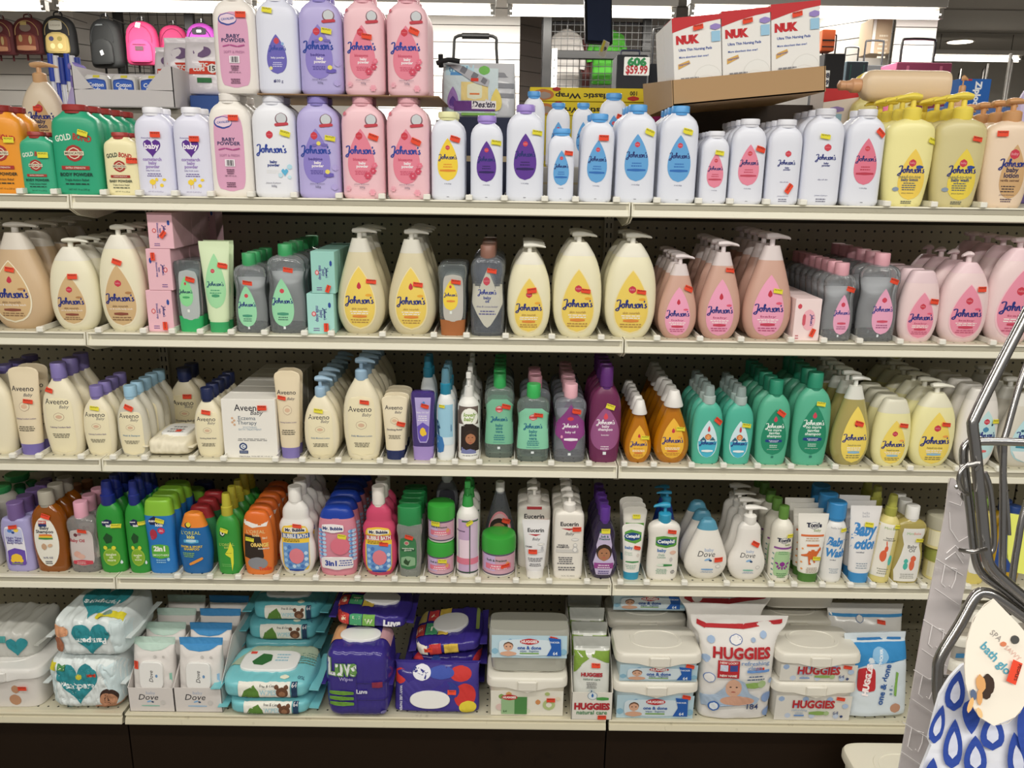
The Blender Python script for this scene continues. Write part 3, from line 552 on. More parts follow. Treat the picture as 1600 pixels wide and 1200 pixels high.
col(1, 1029, 1089, 166, 'powder', 'e1e5f2', ('cap', '5aa4e4', .48), SW('62a4dc', '2f6cb8'), 'large white powder bottle with blue drop, beside the pink drop one', 'powder_bottle', n=4, st=(.35, .8, 'y', -12))
col(1, 1094, 1137, 205, 'powder', 'e2e5f1', ('cap', 'e2e3ec', .62), SW('e688a0', 'c0485e', wt='9 OZ (255g)'), 'smallest white powder bottle with pink drop and white cap', 'powder_bottle', n=4, st=(.2, .76, 'y', -6))
col(1, 1140, 1194, 186, 'powder', 'e2e5f1', ('cap', 'e2e3ec', .56), SW('e688a0', 'c0485e'), 'medium white powder bottle with pink drop', 'powder_bottle', n=5, st=(.6, .7, 'o', -15))
NW = [('e', .1, .65, .36, .08, 'cf4050'), ('t', "JOHNSON'S", .1, .65, .28, 'f0a8b0'), ('j', .05, .53, 1.05, '23307c'), ('t', 'baby\npowder', .1, .46, .42, '23307c', {'b': .03}), ('t', 'silky soft skin', .0, .29, .5, '4a5080'), ('t', 'Johnson & Johnson', .0, .11, .66, '4a5080', {'sh': .2}), ('l', 0, .07, .6, 2, .025, '6a6a80')]
col(1, 1197, 1250, 187, 'powder', 'e2e5f1', ('cap', 'e2e3ec', .58), NW, 'medium plain white powder bottle with red seal and torn orange sticker', 'powder_bottle', n=5, st=(.3, .21, 'o', 60))
col(1, 1252, 1314, 170, 'powder', 'e2e5f1', ('cap', 'e2e3ec', .5), NW, 'large plain white powder bottle with red seal', 'powder_bottle', n=4, st=(-.1, .77, 'y', -2))
col(1, 1318, 1377, 171, 'powder', 'e2e5f1', ('cap', 'e2e3ec', .5), SW('e07890', 'b8384e'), 'large white powder bottle with pink drop beside the yellow pump bottle', 'powder_bottle', n=2, st=(.6, .82, 'o', -40))
HT = lambda n2, bg: [('d', .1, .37, 1.12, .58, bg)] + logo_seal(.05, .5, .3) + [('q', .35, .455, .26, .04, '2a4a9c'), ('j', .05, .41, 1.12, NAVY), ('t', 'head-to-toe', .02, .345, .9, '8a8a6a', {'b': .01}), ('t', n2, .02, .305, .7, '4a5a7a', {'b': .03}), ('l', .02, .27, .6, 4, .025, '5a6a7a'), ('t', 'Johnson & Johnson', 0, .155, .5, '3a4a5a', {'sh': .2}), ('e', -.5, .2, .25, .05, '8a9ab0'), ('l', 0, .06, .5, 2, .02, '3a4a5a')]
SQL = [(0, .8), (.015, .85), (.2, .93), (.45, 1), (.7, 1), (.84, .97), (.91, .86), (.95, .6), (1, .4)]
PR['sqlotion'] = ([(0, .72), (.015, .78), (.2, .9), (.42, .98), (.6, 1), (.8, 1), (.89, .96), (.945, .82), (.975, .6), (1, .36)], 2.7, .5)
col(1, 1380, 1456, 144, 'sqlotion', 'f1e9a4', ('pump', 'eed95a', .36), HT('baby lotion', 'f0cf5a'), 'opaque yellow pump bottle of baby lotion with yellow pump', 'pump_bottle', n=4, st=(.8, .75, 'y', -14), bf=.77, dirx=-1)
col(1, 1456, 1536, 143, 'sqlotion', 'd3c894', ('pump', 'eed95a', .36), HT('baby wash', 'e8d04e'), 'straw coloured pump bottle of baby wash with yellow pump', 'pump_bottle', n=4, st=(.45, .77, 'o', -4), bf=.77, dirx=-1)
PL = [('d', .1, .42, .98, .62, 'cfa878')] + logo_seal(.05, .62, .38) + [('j', .1, .5, 1.2, NAVY), ('t', 'baby\nlotion', .05, .41, .6, '2a2a50', {'b': .03}), ('t', 'vanilla oatmeal', .02, .32, .75, '6a4a3a', {'b': .02}), ('l', 0, .25, .6, 3, .03, '4a3a3a'), ('t', 'Johnson & Johnson', 0, .15, .6, '4a3a5a', {'sh': .2}), ('l', 0, .1, .5, 2, .025, '4a3a5a')]
col(1, 1533, 1612, 152, 'sqlotion', 'ecd5bc', ('pump', 'cf9c6c', .34), PL, 'peach pump bottle with tan drop, at the right shelf end', 'pump_bottle', n=5, st=(-.55, .85, 'o'), bf=.79, dirx=1)
# ------------------------------------------------------------------ second shelf
TAN = 'd2b283'
def jt(c, nm, ln, pill='8a4a38', dk='f7efe2', deco='b08050', **k): return JD(c, nm=nm, pill=pill, ln=ln, deco=deco, nm2='oat & vanilla body wash' if c == TAN else 'shea & cocoa butter', rim='efe6cc', **k)
col(2, -112, -20, 352, 'wash', 'cbb08c', ('pump', 'dcd8d0', .3), None, 'tan wash pump bottle cut off by the left picture edge', 'pump_bottle', n=3, bf=.89, split=.84, scol='d9d0c4')
col(2, -16, 82, 346, 'wash', 'cdb18e', ('pump', 'e2ded6', .3), jt(TAN, 'skin nourish', '8a6a4a', cz=.4, cx=-.1, logo='d'), 'tan tinted clear wash pump bottle with tan drop', 'pump_bottle', n=4, st=(-.05, .63, 'o', -6), bf=.9, split=.83, scol='d6cec2')
col(2, 79, 156, 371, 'egg', 'ece6ca', ('pump', 'e8e6da', .3), jt(TAN, 'skin nourish', '8a6a4a', cz=.38, w=1.16, h=.6), 'medium cream lotion pump bottle with tan drop label', 'pump_bottle', n=4, st=(.2, .66, 'o', 0), bf=.9, split=.84, scol='e6e2d4')
col(2, 156, 228, 350, 'egg', 'ece6ca', ('pump', 'e8e6da', .3), jt(TAN, 'skin nourish', '8a6a4a', cz=.38, w=1.35, h=.64), 'large cream lotion pump bottle with tan drop label', 'pump_bottle', n=3, st=(.05, .73, 'o', -18), bf=.9, split=.86, scol='e6e2d4')
SB = lambda c2: [('j', .28, .5, .9, '3a3f8c', -90), ('t', c2, -.12, .5, 1.2, '5a5a9a', {'rt': -90, 'b': .02, 'st': 1.1}), ('e', -.5, .5, .34, .13, 'd05a60'), ('e', -.5, .5, .2, .08, 'f0c0c4'), ('q', .68, .72, .2, .14, '2a4a9a'), ('l', -.72, .5, .3, 1, 0, 'a04a70'), ('l', -.35, .14, .5, 2, .05, '7a5a9a')]
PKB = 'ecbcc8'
_, w_, H_ = carton(2, 230, 270, 454, 518, PKB, SB('baby\nblossoms soap'), 'pink soap box, bottom of the front stack of three', .055, n=3, st=(.35, .15, 'o', 90))
zq = ROWZ[2]+H_+.0006
_, w_, H2_ = carton(2, 230, 268, 389, 453, PKB, [(o_[0],)+tuple([-o_[1]]+list(o_[2:])) if o_[0] in 'elq' else o_ for o_ in SB('baby\nblossoms soap')], 'pink soap box, middle of the front stack of three', .055, n=4, st=(-.4, .82, 'o', 90), zb=zq)
zq += H2_+.0006
carton(2, 231, 270, 332, 388, PKB, SB('baby\nblossoms soap'), 'pink soap box, top of the front stack of three', .055, n=4, st=(.2, .4, 'o', 50), zb=zq)
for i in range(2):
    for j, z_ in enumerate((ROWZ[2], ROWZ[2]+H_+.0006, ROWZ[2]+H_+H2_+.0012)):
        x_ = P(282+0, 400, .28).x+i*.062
        g = G(); g.box(-.027, .027, -.026, .026, 0, H_-.001, 0, .0008); rt = empty('soap_box', (x_+.02, .27, z_)); g.o('body', M('cfa4ae', 'm'), rt, smooth=False)  # front pink darkened: the dimness deep on the shelf is in the colour
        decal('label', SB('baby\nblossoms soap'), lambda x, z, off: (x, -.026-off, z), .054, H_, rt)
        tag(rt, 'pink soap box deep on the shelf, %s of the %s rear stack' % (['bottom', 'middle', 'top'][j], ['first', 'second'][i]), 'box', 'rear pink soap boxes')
GR = '8fd0a0'
gl = [('q', .1, .52, 1.35, .7, 'b4bcbc'), ('d', -.1, .57, 1.0, .42, '8edc9a'), ('e', -.1, .68, .16, .045, 'c8484c'), ('j', -.12, .56, .98, '1d3a5c'), ('q', -.1, .49, .5, .03, '4aa46a'), ('l', -.1, .45, .5, 1, 0, '4aa46a'), ('r', 0, .3, .16, .04, 'e8eee8')]
CLR = 'aab2b4'
col(2, 275, 319, 406, 'gel', CLR, ('base', '35b069', .225), gl, 'clear gel bottle standing on its green cap', 'gel_bottle', n=3, st=(.3, .74, 'o', -14), bk='c', ba=.82)
col(2, 315, 363, 377, 'tubeflat', 'dcedc6', ('base', '3da868', .115), [('d', 0, .57, 1.35, .6, 'a2dda8')]+logo_seal(-.12, .68, .28)+[('j', 0, .53, 1.12, '1d4a6c'), ('q', 0, .41, .5, .035, '4a9a70'), ('l', 0, .47, .8, 2, .03, '5aa47c'), ('l', 0, .36, .8, 1, 0, '5aa47c'), ('l', 0, .24, .5, 1, 0, '8aa88a')], 'pale green cream tube standing on a green cap', 'cream_tube', n=2, st=(.55, .74, 'o', -10))
def OL(c, j=NAVY, pill='4a9a7c', cx=-.15, ln='4a7a6a'): return [('d', cx, .4, 1.2, .62, c), ('e', cx, .55, .24, .06, 'cf4854'), ('j', cx, .41, 1.1, j), ('l', cx, .345, .6, 1, 0, ln), ('l', cx, .31, .7, 1, 0, 'f4f4f0'), ('q', cx, .255, .6, .04, pill), ('l', cx, .21, .55, 2, .03, ln), ('r', cx+.05, .075, .12, .035, 'e8eef0')]
col(2, 367, 418, 395, 'oil', 'c6ccd0', ('flip', '3fa264', .42), OL('9bdcb0'), 'small clear oil bottle with green cap and green drop', 'oil_bottle', n=4, st=(.0, .74, 'o', -3), bk='c', ba=.8, bf=.86, back=(.14, .8, 'dadcde'))
col(2, 419, 479, 381, 'oil', 'c6ccd0', ('flip', '3fa264', .38), OL('9bdcb0'), 'large clear oil bottle with green cap and green drop', 'oil_bottle', n=6, st=(.25, .82, 'o', -6), bk='c', ba=.8, bf=.88, back=(.12, .78, 'dadcde'))
g = G(); rr_ = [(.0, .03)]; 
rt = empty('green_bottle', (P(410, 385, .33).x, .33, ROWZ[2]+.06), 0, 0, math.radians(90)); B_ = Body(PR['wash'][0], .08, .16, .045, 2.3); B_.mesh(g); g.xf(Matrix.Translation((0, 0, -.08))); g.o('body', M('2c8a52'), rt); tag(rt, 'green bottle lying on top of the clear oil bottles', 'bottle')
_, w_, H_ = carton(2, 480, 522, 459, 520, 'a8dcd4', SB('baby\nmilk soap'), 'teal milk soap box, lower of the front pair', .055, n=4, st=(.4, .17, 'o', 90))
carton(2, 486, 523, 393, 457, '9cd2c8', SB('baby\nmilk soap'), 'teal milk soap box, upper of the front pair', .055, n=4, st=(.4, .12, 'o', 70), zb=ROWZ[2]+H_+.0006)
YL = 'edd063'
jy = lambda **k: JD(YL, nm='skin nourish', pill='e08a3c', ln='b08a4a', nm2=None, deco='e8a838', rim='f0e2b0', **k)
col(2, 526, 602, 355, 'wash', 'd9cfae', ('pump', 'e6e4dc', .3), jy(cz=.39, w=1.28, h=.64, logo='d'), 'milky yellow wash pump bottle beside the teal soap boxes', 'pump_bottle', n=3, st=(.5, .56, 'o', -2), bf=.9, split=.86, scol='dcd9cd', dirx=1)
col(2, 606, 682, 357, 'wash', 'd9cfae', ('pump', 'e6e4dc', .3), jy(cz=.39, w=1.28, h=.64, logo='d'), 'milky yellow wash pump bottle beside the amber gel bottle', 'pump_bottle', n=4, st=(.3, .54, 'o', -4), bf=.9, split=.86, scol='dcd9cd')
gl2 = [('q', .05, .53, 1.35, .66, 'c0bdb6'), ('d', -.12, .57, 1.0, .42, 'f2d44a'), ('e', -.12, .69, .16, .045, 'c8484c'), ('j', -.12, .57, .9, NAVY), ('q', -.1, .49, .55, .03, 'e08a40'), ('l', -.1, .53, .6, 1, 0, 'b08a4a'), ('r', -.1, .33, .16, .04, 'e8eee8')]
col(2, 684, 731, 412, 'gel', CLR, ('base', 'a8683c', .225), gl2, 'clear gel bottle standing on its brown cap', 'gel_bottle', n=4, st=(.25, .76, 'o', -3), bk='c', ba=.82)
SO = [('p', [(0, .86), (-.45, .62), (-.85, .66), (-.9, .42), (-.6, .28), (-.2, .14), (0, .11), (.2, .14), (.6, .28), (.9, .42), (.85, .66), (.45, .62)], 'c6c4b8'), ('e', -.05, .7, .4, .11, 'c8485a'), ('t', "JOHNSON'S", -.05, .7, .34, 'ecc0c4'), ('j', -.02, .55, 1.1, '2a3a8c'), ('t', 'baby\noil', 0, .47, .45, '3a4a8c', {'b': .03}), ('t', 'shea & cocoa butter', 0, .38, 1.25, '5a5a90'), ('l', 0, .32, 1.0, 2, .035, '5a5a90'), ('l', 0, .22, .7, 1, 0, '5a5a90')]
col(2, 735, 789, 383, 'oil', 'b4bac4', ('flip', '90685a', .44), SO, 'clear oil bottle with brown cap and grey white label', 'oil_bottle', n=6, st=(.25, .83, 'o', -5), bk='c', ba=.84, bf=.88)
col(2, 792, 861, 379, 'egg', 'eee8c8', ('pump', 'e9e7de', .3), jy(cz=.38, w=1.3, h=.64), 'medium cream lotion pump bottle with yellow drop label', 'pump_bottle', n=4, st=(.12, .56, 'o', 8), bf=.9, split=.86, scol='e6e2d2', dirx=1)
col(2, 864, 941, 361, 'egg', 'eee8c8', ('pump', 'e9e7de', .3), jy(cz=.39, w=1.32, h=.66), 'large cream lotion pump bottle with yellow drop, beside the medium one', 'pump_bottle', n=3, st=(.3, .5, 'o', -2), bf=.9, split=.86, scol='e6e2d2')
col(2, 945, 1026, 363, 'egg', 'eee8c8', ('pump', 'e9e7de', .3), jy(cz=.39, w=1.32, h=.66), 'large cream lotion pump bottle with yellow drop, beside the pink washes', 'pump_bottle', n=3, st=(.35, .5, 'o', -2), bf=.9, split=.86, scol='e6e2d2')
PK = 'eda2c0'
jp = lambda **k: JD(PK, nm='baby', pill='c8405a', ln='b8507a', logo='d', deco='e05a78', **k)
for a, b_, v, d_, n_, s_ in ((1029, 1090, 396, 'small', 5, (.45, .68, 'o', -22)), (1092, 1159, 375, 'medium', 5, (.3, .8, 'o', -3)), (1162, 1239, 363, 'large', 5, (.25, .53, 'y', -5))):
    col(2, a, b_, v, 'wash', 'cfa696', ('pump', 'e0d6d8', .3), jp(cz=.37, w=1.3, h=.66, cx=-.05), '%s translucent pink wash pump bottle with pink drop' % d_, 'pump_bottle', n=n_, st=s_, bf=.88, split=.85, scol='dcd0d0')
carton(2, 1241, 1282, 467, 531, 'f2dcdc', [('e', -.65, .82, .32, .12, 'd04858'), ('e', .1, .5, 1.0, .5, 'f0b4c0'), ('j', .3, .5, .9, '3a3f8c', -90), ('q', -.25, .5, .24, .28, 'd05868'), ('l', -.7, .12, .3, 2, .06, 'c05a6a')], 'white and pink small soap box with round seal', .05, n=5, st=(.45, .2, 'o', 70))
jo = lambda **k: [('d', .15, .4, 1.1, .6, 'e8a6c4'), ('e', .15, .55, .26, .07, 'cc4058'), ('j', .12, .42, 1.05, '2a3a8c'), ('q', .15, .27, .55, .035, 'd0506a'), ('l', .15, .33, .6, 1, 0, 'a0507a'), ('l', .15, .22, .7, 2, .03, 'a0507a'), ('r', .0, .08, .1, .035, 'dde4e8')]
col(2, 1285, 1334, 410, 'oil', 'c8ccd0', ('flip', 'dba2ae', .46), jo(), 'small clear oil bottle with pink cap and pink drop', 'oil_bottle', n=8, st=(.5, .78, 'o', -14), bk='c', ba=.8, bf=.86, back=(.14, .8, 'd8dade'))
col(2, 1340, 1402, 395, 'oil', 'c8ccd0', ('flip', 'dba2ae', .38), jo(), 'large clear oil bottle with pink cap and pink drop', 'oil_bottle', n=6, st=(.5, .8, 'o', -16), bk='c', ba=.8, bf=.87, back=(.14, .82, 'd8dade'))
jl_ = lambda **k: JD('e891a9', nm='baby', pill='c8405a', ln='c05a78', deco='e05a78', rim='f3c4cf', **k)
col(2, 1403, 1466, 422, 'lotionflip', 'ecd3d4', None, jl_(cz=.38, w=1.28, h=.64), 'small pale pink lotion bottle with flat flip top', 'lotion_bottle', n=4, st=(.55, .58, 'o', -8), split=.83, scol='e6ccd2', bf=1)
col(2, 1466, 1544, 392, 'egg', 'ecd3d4', ('pump', 'ecd9dc', .3), jl_(cz=.4, w=1.28, h=.66), 'medium pale pink lotion pump bottle beside the small flip top', 'pump_bottle', n=4, st=(.45, .68, 'o', 0), bf=.88, split=.87, scol='ebcdd4', dirx=-.4)
col(2, 1540, 1625, 370, 'egg', 'ecd3d4', ('pump', 'ecd9dc', .3), jl_(cz=.42, w=1.4, h=.7), 'large pale pink lotion pump bottle behind the wire rack', 'pump_bottle', n=4, bf=.9, split=.87, scol='ebcdd4')
# ------------------------------------------------------------------ third shelf
AB = 'ede4c8'; ALB = 'efe5c2'
col(3, -40, 27, 578, 'bath', AB, ('cap', '6f66a4', .37), None, 'cream bottle cut off by the picture edge on the third shelf', 'lotion_bottle', n=4)
TA = AV(.76, 1.5, 'Calming Comfort Lotion', lab='eadbbd')
TA2 = [('l', -.02, .2, .9, 1, 0, '6a6050')]
col(3, 20, 68, 573, 'tube', 'e9dabb', ('base', '7c70b4', .125), TA+TA2, 'cream tube standing on a purple cap, leftmost', 'cream_tube', n=2, st=(.3, .62, 'o', -4))
col(3, 68, 131, 566, 'bath', AB, ('cap', '8478b4', .37), AV(.72, 1.2, lr=(.4, 1.35, .74), lab=ALB), 'large cream bath bottle with purple cap', 'lotion_bottle', n=3, st=(-.4, .86, 'o', -5), bf=.83)
col(3, 131, 181, 602, 'bath', AB, ('cap', '8478b4', .4), AV(.72, 1.3, lr=(.42, 1.5, .8), lab=ALB, sub='Calming Comfort Bath'), 'small cream bath bottle with purple cap', 'lotion_bottle', n=4, st=(0, .83, 'y', -2), bf=.84)
col(3, 184, 233, 602, 'bath', 'd4d0c0', ('cap', '9cc4dc', .4), AV(.7, 1.3, lr=(.4, 1.5, .76), lab=ALB, sub='Wash & Shampoo', subc='5a8ab0'), 'small translucent bath bottle with pale blue cap', 'lotion_bottle', n=5, st=(0, .84, 'o', -22), bf=.84)
col(3, 266, 318, 574, 'bath', 'e6dcc0', ('cap', '1d2750', .42), AV(.6, 1.3, lr=(.38, 1.5, .74), lab='e8ddb8', sub='Soothing Relief', subc='2a2a50'), 'large cream wash bottle with navy cap behind the wipes', 'lotion_bottle', n=2, st=(.25, .72, 'o'), bf=.82, y0=.19)
col(3, 304, 351, 605, 'bath', AB, ('cap', '1d2750', .42), AV(.68, 1.3, lr=(.42, 1.5, .8), lab=ALB, sub='Soothing Relief Wash', subc='2a2a50'), 'small cream wash bottle with navy cap', 'lotion_bottle', n=5, st=(0, .8, 'o', -4), bf=.83)
EZ = [('l', 0, .94, .9, 1, 0, 'c89a7a'), ('t', 'Aveeno', -.02, .86, 1.0, '1a1a2c', {'b': .005, 'st': 1.1}), ('t', 'Baby', .3, .765, .44, '2a2a3c', {'sh': .3}), ('t', 'Eczema\nTherapy', -.08, .635, .72, '5a6a7c', {'st': 1.0}), ('t', 'SOOTHING\nBATH TREATMENT', .02, .51, .85, '9ab0c0'),
      ('e', -.62, .68, .09, .04, 'd8b090', 60), ('e', -.55, .64, .09, .04, 'd8b090', -60), ('e', -.62, .61, .09, .04, 'd8b090', 60), ('e', -.55, .57, .09, .04, 'd8b090', -60), ('l', .02, .43, .85, 1, 0, '3a3a50'), ('l', .08, .38, 1.1, 1, 0, '8a8a8a'), ('l', .08, .33, 1.1, 2, .025, '8a8a8a'),
      ('e', -.28, .2, .3, .13, '1f3a70'), ('e', -.28, .2, .2, .085, 'dfe4ea'), ('t', 'C', -.28, .2, .1, '1f3a70', {'b': .03}), ('r', -.27, .105, .32, .05, '1f3a70'), ('t', 'CERTIFIED', -.27, .105, .26, 'dfe4ea'), ('t', '3 Bath Packets', -.25, .03, .42, '3a3a4a'), ('t', 'TOTAL NET WT. 3.75 OZ. (106 g)', .45, .03, .9, '3a3a4a')]
carton(3, 348, 432, 624, 716, 'f0ede6', EZ, 'white box of bath treatment with leaf and navy emblem', .058, n=6, st=(.52, .865, 'o', 0), name='bath_treatment_box', gap=1.06)
col(3, 431, 472, 579, 'tube', 'e9dabb', ('base', '8478b8', .125), TA+TA2, 'cream tube standing on a purple cap, beside the white box', 'cream_tube', n=2, st=(-.4, .7, 'o', -4))
col(3, 475, 530, 586, 'egg', AB, ('pump', '9ab8d0', .32), AV(.68, 1.25, lr=(.42, 1.4, .76), lab=ALB, sub='Daily Moisture Lotion', subc='7a94b0'), 'small cream lotion bottle with pale blue pump', 'pump_bottle', n=7, st=(-.05, .78, 'y', -2), bf=.76, dirx=1, exp=2.8)
col(3, 536, 597, 557, 'bath', AB, ('pump', '9ab8d0', .33), AV(.64, 1.25, lr=(.42, 1.4, .76), lab=ALB, sub='Daily Moisture Lotion', subc='6a84a8'), 'large cream lotion bottle with pale blue pump', 'pump_bottle', n=6, st=(.2, .73, 'o', -2), bf=.79, dirx=1)
col(3, 597, 638, 618, 'tube', 'ebdfc2', ('base', '24305e', .15), AV(.82, 1.4, 'Soothing Relief', '2a2a50', lab='e6d8b8'), 'short cream tube standing on a navy cap', 'cream_tube', n=4, st=(.5, .57, 'o', -16))
PG = [('p', [(-.62, .92), (.68, .92), (.45, .32), (.3, .26), (-.25, .26), (-.4, .32)], 'b7aade'), ('e', -.05, .82, .2, .05, '4a8ad0'), ('e', .1, .84, .2, .05, '4a8ad0'), ('e', .05, .8, .14, .04, 'f0d040'), ('t', 'Baby Oil Gel', 0, .7, .95, 'f4f0fa', {'b': .01}), ('l', 0, .65, .9, 3, .03, 'f0eaf8'), ('p', [(-.45, .5), (0, .56), (.5, .5), (.38, .33), (.25, .28), (-.2, .28), (-.35, .33)], '6a54b8'), ('e', 0, .42, .46, .13, 'f2c838'), ('e', -.14, .42, .2, .06, 'f2c838'), ('e', .2, .4, .2, .06, 'f2c838')]
col(3, 642, 681, 610, 'gel', '54408e', ('base', 'a68fce', .2), PG, 'purple gel bottle with yellow sun print', 'gel_bottle', n=1, st=(.2, .8, 'o', -14), bk='c', ba=.35, exp=3.4)
col(3, 657, 682, 556, 'spraybody', 'd4dadc', ('spray', '1f7088', .62), [('r', 0, .5, 1.9, .6, '6aa8c8')], 'tall white spray bottle with teal cap behind the purple gel', 'spray_bottle', n=2, y0=.075)
BS = [('r', 0, .56, 1.93, .58, '9ccbe2'), ('r', 0, .3, 1.93, .12, 'd6e6ee'), ('p', [(-.95, .1), (-.2, .14), (-.1, .24), (-.3, .36), (-.95, .4)], '3a7ab8'), ('p', [(-.9, .42), (-.6, .36), (-.7, .5), (-.5, .48), (-.75, .6), (-.95, .62)], '1f4a70'), ('t', 'HAIRSPRAY', .65, .5, .8, '2a5a94', {'rt': 90, 'b': .02})]
col(3, 682, 711, 575, 'spraybody', 'e9ecec', ('spray', '2787a6', .58), BS, 'white and blue spray bottle with teal collar and clear overcap', 'spray_bottle', n=3, st=(-.35, .83, 'y', -4), bf=.73, scol='7ab0c4', r=.9)
FACE = lambda x, z, s, sk, hr, sh='d8a080': [('e', x, z+.025*s, s*1.15, -1.1, hr), ('e', x, z-.012*s, s*.9, -1.12, sk), ('e', x-.17*s, z+.012*s, s*.13, -.6, '2a1a14'), ('e', x+.17*s, z+.012*s, s*.13, -.6, '2a1a14'), ('e', x, z-.03*s, s*.12, -.7, sh), ('e', x, z-.07*s, s*.3, -.3, 'b85a50')]
LV = [('r', 0, .725, 1.96, .29, '6d5e58'), ('e', .1, .7, 1.5, .3, 'f2f2e6'), ('e', .1, .7, 1.36, .27, 'fafaf2'), ('t', 'lovely\nbaby', .12, .7, 1.15, '8aae3c', {'b': .03, 'sh': .2}), ('r', 0, .34, 1.9, .5, 'e8e6e2'), ('p', [(-.65, .55), (-.2, .6), (.4, .6), (.95, .52), (.95, .16), (-.7, .16)], '2a1c16')] + FACE(.2, .37, 1.0, 'b47a58', '33221a', '9a6044') + [('p', [(-.6, .22), (-.2, .18), (.2, .2), (.7, .16), (.7, .12), (-.65, .12)], '7a80b0'), ('r', 0, .075, 1.9, .09, 'f2f2ee'), ('t', 'NO MORE CRYING', .15, .09, 1.3, '2a2a2a', {'b': .02}), ('l', 0, .03, 1.0, 1, 0, '6a6a6a'), ('r', -.93, .35, .1, .9, '8a7a72')]
col(3, 715, 750, 580, 'cyl', 'eeede8', ('trig', 'e9e8e4', .46), LV, 'white round spray bottle with smiling child photo', 'spray_bottle', n=5, bf=.72)
OGL = lambda c1, c2, jc, nm, nc: [('p', [(-.95, .75), (-.5, .84), (.5, .84), (.95, .75), (.9, .45), (.97, .2), (-.97, .2), (-.9, .45)], c1), ('e', -.02, .7, .5, .1, 'd8646a'), ('e', -.02, .7, .42, .075, 'efc8c4'), ('r', -.02, .7, .46, .035, 'd05058'), ('j', -.02, .55, 1.15, jc), ('t', nm, 0, .43, .5, nc, {'b': .02}), ('l', 0, .33, .8, 3, .03, nc), ('t', 'Johnson & Johnson', 0, .23, .8, nc, {'sh': .2}), ('r', -.02, .15, .18, .035, 'e6eef0')]
col(3, 757, 804, 583, 'oil', 'bcd0c8', ('flip', '36a558', .42), OGL('7cbf9e', 0, '1f6a8c', 'baby\naloe\nvera', '2a7a8c'), 'clear bottle of green oil with green cap, farther back', 'oil_bottle', n=6, st=(.45, .74, 'o', -14), bk='c', ba=.82, bf=.85, y0=.045)
col(3, 807, 859, 599, 'oil', 'bcd0c8', ('flip', '3cb25c', .42), OGL('8ad0ae', 0, '1f6a8c', 'baby\naloe\nvera', '2a7a8c'), 'clear bottle of green oil with green cap, nearer the front', 'oil_bottle', n=1, st=(.3, .74, 'o', -2), bk='c', ba=.82, bf=.84)
col(3, 812, 860, 587, 'oil', 'bcc4cc', ('flip', 'dca0b0', .42), None, 'clear oil bottle with pink cap behind the green capped one', 'oil_bottle', n=3, bk='c', ba=.8, bf=.86, y0=.06)
PO = [('p', [(-.95, .6), (-.4, .76), (0, .9), (.4, .76), (.95, .6), (.9, .42), (.5, .34), (.3, .22), (0, .18), (-.3, .22), (-.5, .34), (-.9, .42)], '8c3c84'), ('e', 0, .68, .4, .06, 'd8404a'), ('j', 0, .56, 1.0, 'f6f0f6'), ('t', 'baby oil', 0, .47, .62, 'f4e8f2', {'b': .02}), ('q', .05, .36, .85, .045, 'f2eaf2'), ('l', .05, .31, .4, 1, 0, 'f0e0ee'), ('l', 0, .24, .6, 1, 0, 'f0e0ee'), ('e', -.52, .4, .14, .05, 'e8a0c0'), ('r', -.02, .13, .18, .04, 'e6eef0')]
col(3, 865, 916, 599, 'oil', 'c0c4ce', ('flip', 'eab4c0', .42), PO, 'clear oil bottle with pink cap and purple label', 'oil_bottle', n=6, st=(.35, .8, 'o', -10), bk='c', ba=.8, bf=.84, back=(.13, .78, 'b9bcc4'))
col(3, 920, 971, 572, 'shampoo', '6e2c54', ('cap', '5c2a72', .4), [('d', 0, .46, 1.8, .6, '9a5688'), ('d', 0, .63, .28, .09, 'e04a58'), ('j', 0, .54, 1.15, 'f6f0f6'), ('t', 'baby\nshampoo', 0, .47, .9, 'f4e8f2', {'b': .03}), ('t', 'lavender', 0, .38, .5, 'f4e8f2', {'b': .01}), ('l', 0, .32, .9, 1, 0, 'f4e8f2'), ('l', 0, .22, .6, 2, .03, 'e8d8e4'), ('r', 0, .13, .2, .04, 'e6eef0')], 'tall purple shampoo bottle with purple cap', 'shampoo_bottle', n=5, st=(.25, .76, 'y', -18), bf=.79, exp=2.2, split=None)
ym = lambda **k: JD('efb93c', nm='baby', pill='d8763c', ln='c08030', logo='d', deco='f0a030', jw=.92, **k)
col(3, 976, 1019, 624, 'wash', 'd88a12', ('cone', 'e9e6e2', .56), ym(cz=.42, w=1.35, h=.68), 'small amber shampoo bottle with white conical cap', 'shampoo_bottle', n=6, st=(.45, .52, 'y', -2), bk='c', ba=.35, bf=.8)
col(3, 1022, 1078, 609, 'wash', 'd88a12', ('cone', 'e9e6e2', .54), ym(cz=.44, w=1.3, h=.7), 'large amber shampoo bottle with white conical cap', 'shampoo_bottle', n=7, st=(.4, .61, 'y', -2), bk='c', ba=.35, bf=.8)
TL = [('d', 0, .42, 1.3, .62, 'd5edf4'), ('p', [(-.62, .38), (.62, .38), (.52, .22), (.3, .14), (0, .112), (-.3, .14), (-.52, .22)], '4ab8d4'), ('p', [(-.5, .4), (-.3, .46), (-.1, .4)], '2a6a7c'), ('p', [(.1, .4), (.3, .46), (.5, .4)], '2a6a7c'), ('e', 0, .46, .42, .1, 'd2713a'), ('e', 0, .455, .26, .065, 'f0b070'), ('e', -.06, .46, .04, .014, '3a2010'), ('e', .06, .46, .04, .014, '3a2010'), ('d', .02, .59, .16, .1, 'cc3c48'), ('j', 0, .35, 1.1, '24408c'), ('l', 0, .29, .7, 1, 0, '1f4a70'), ('q', 0, .225, .75, .04, 'eef4f6'), ('l', 0, .18, .6, 1, 0, '2a6a8c'), ('l', 0, .14, .4, 1, 0, '2a6a8c')]
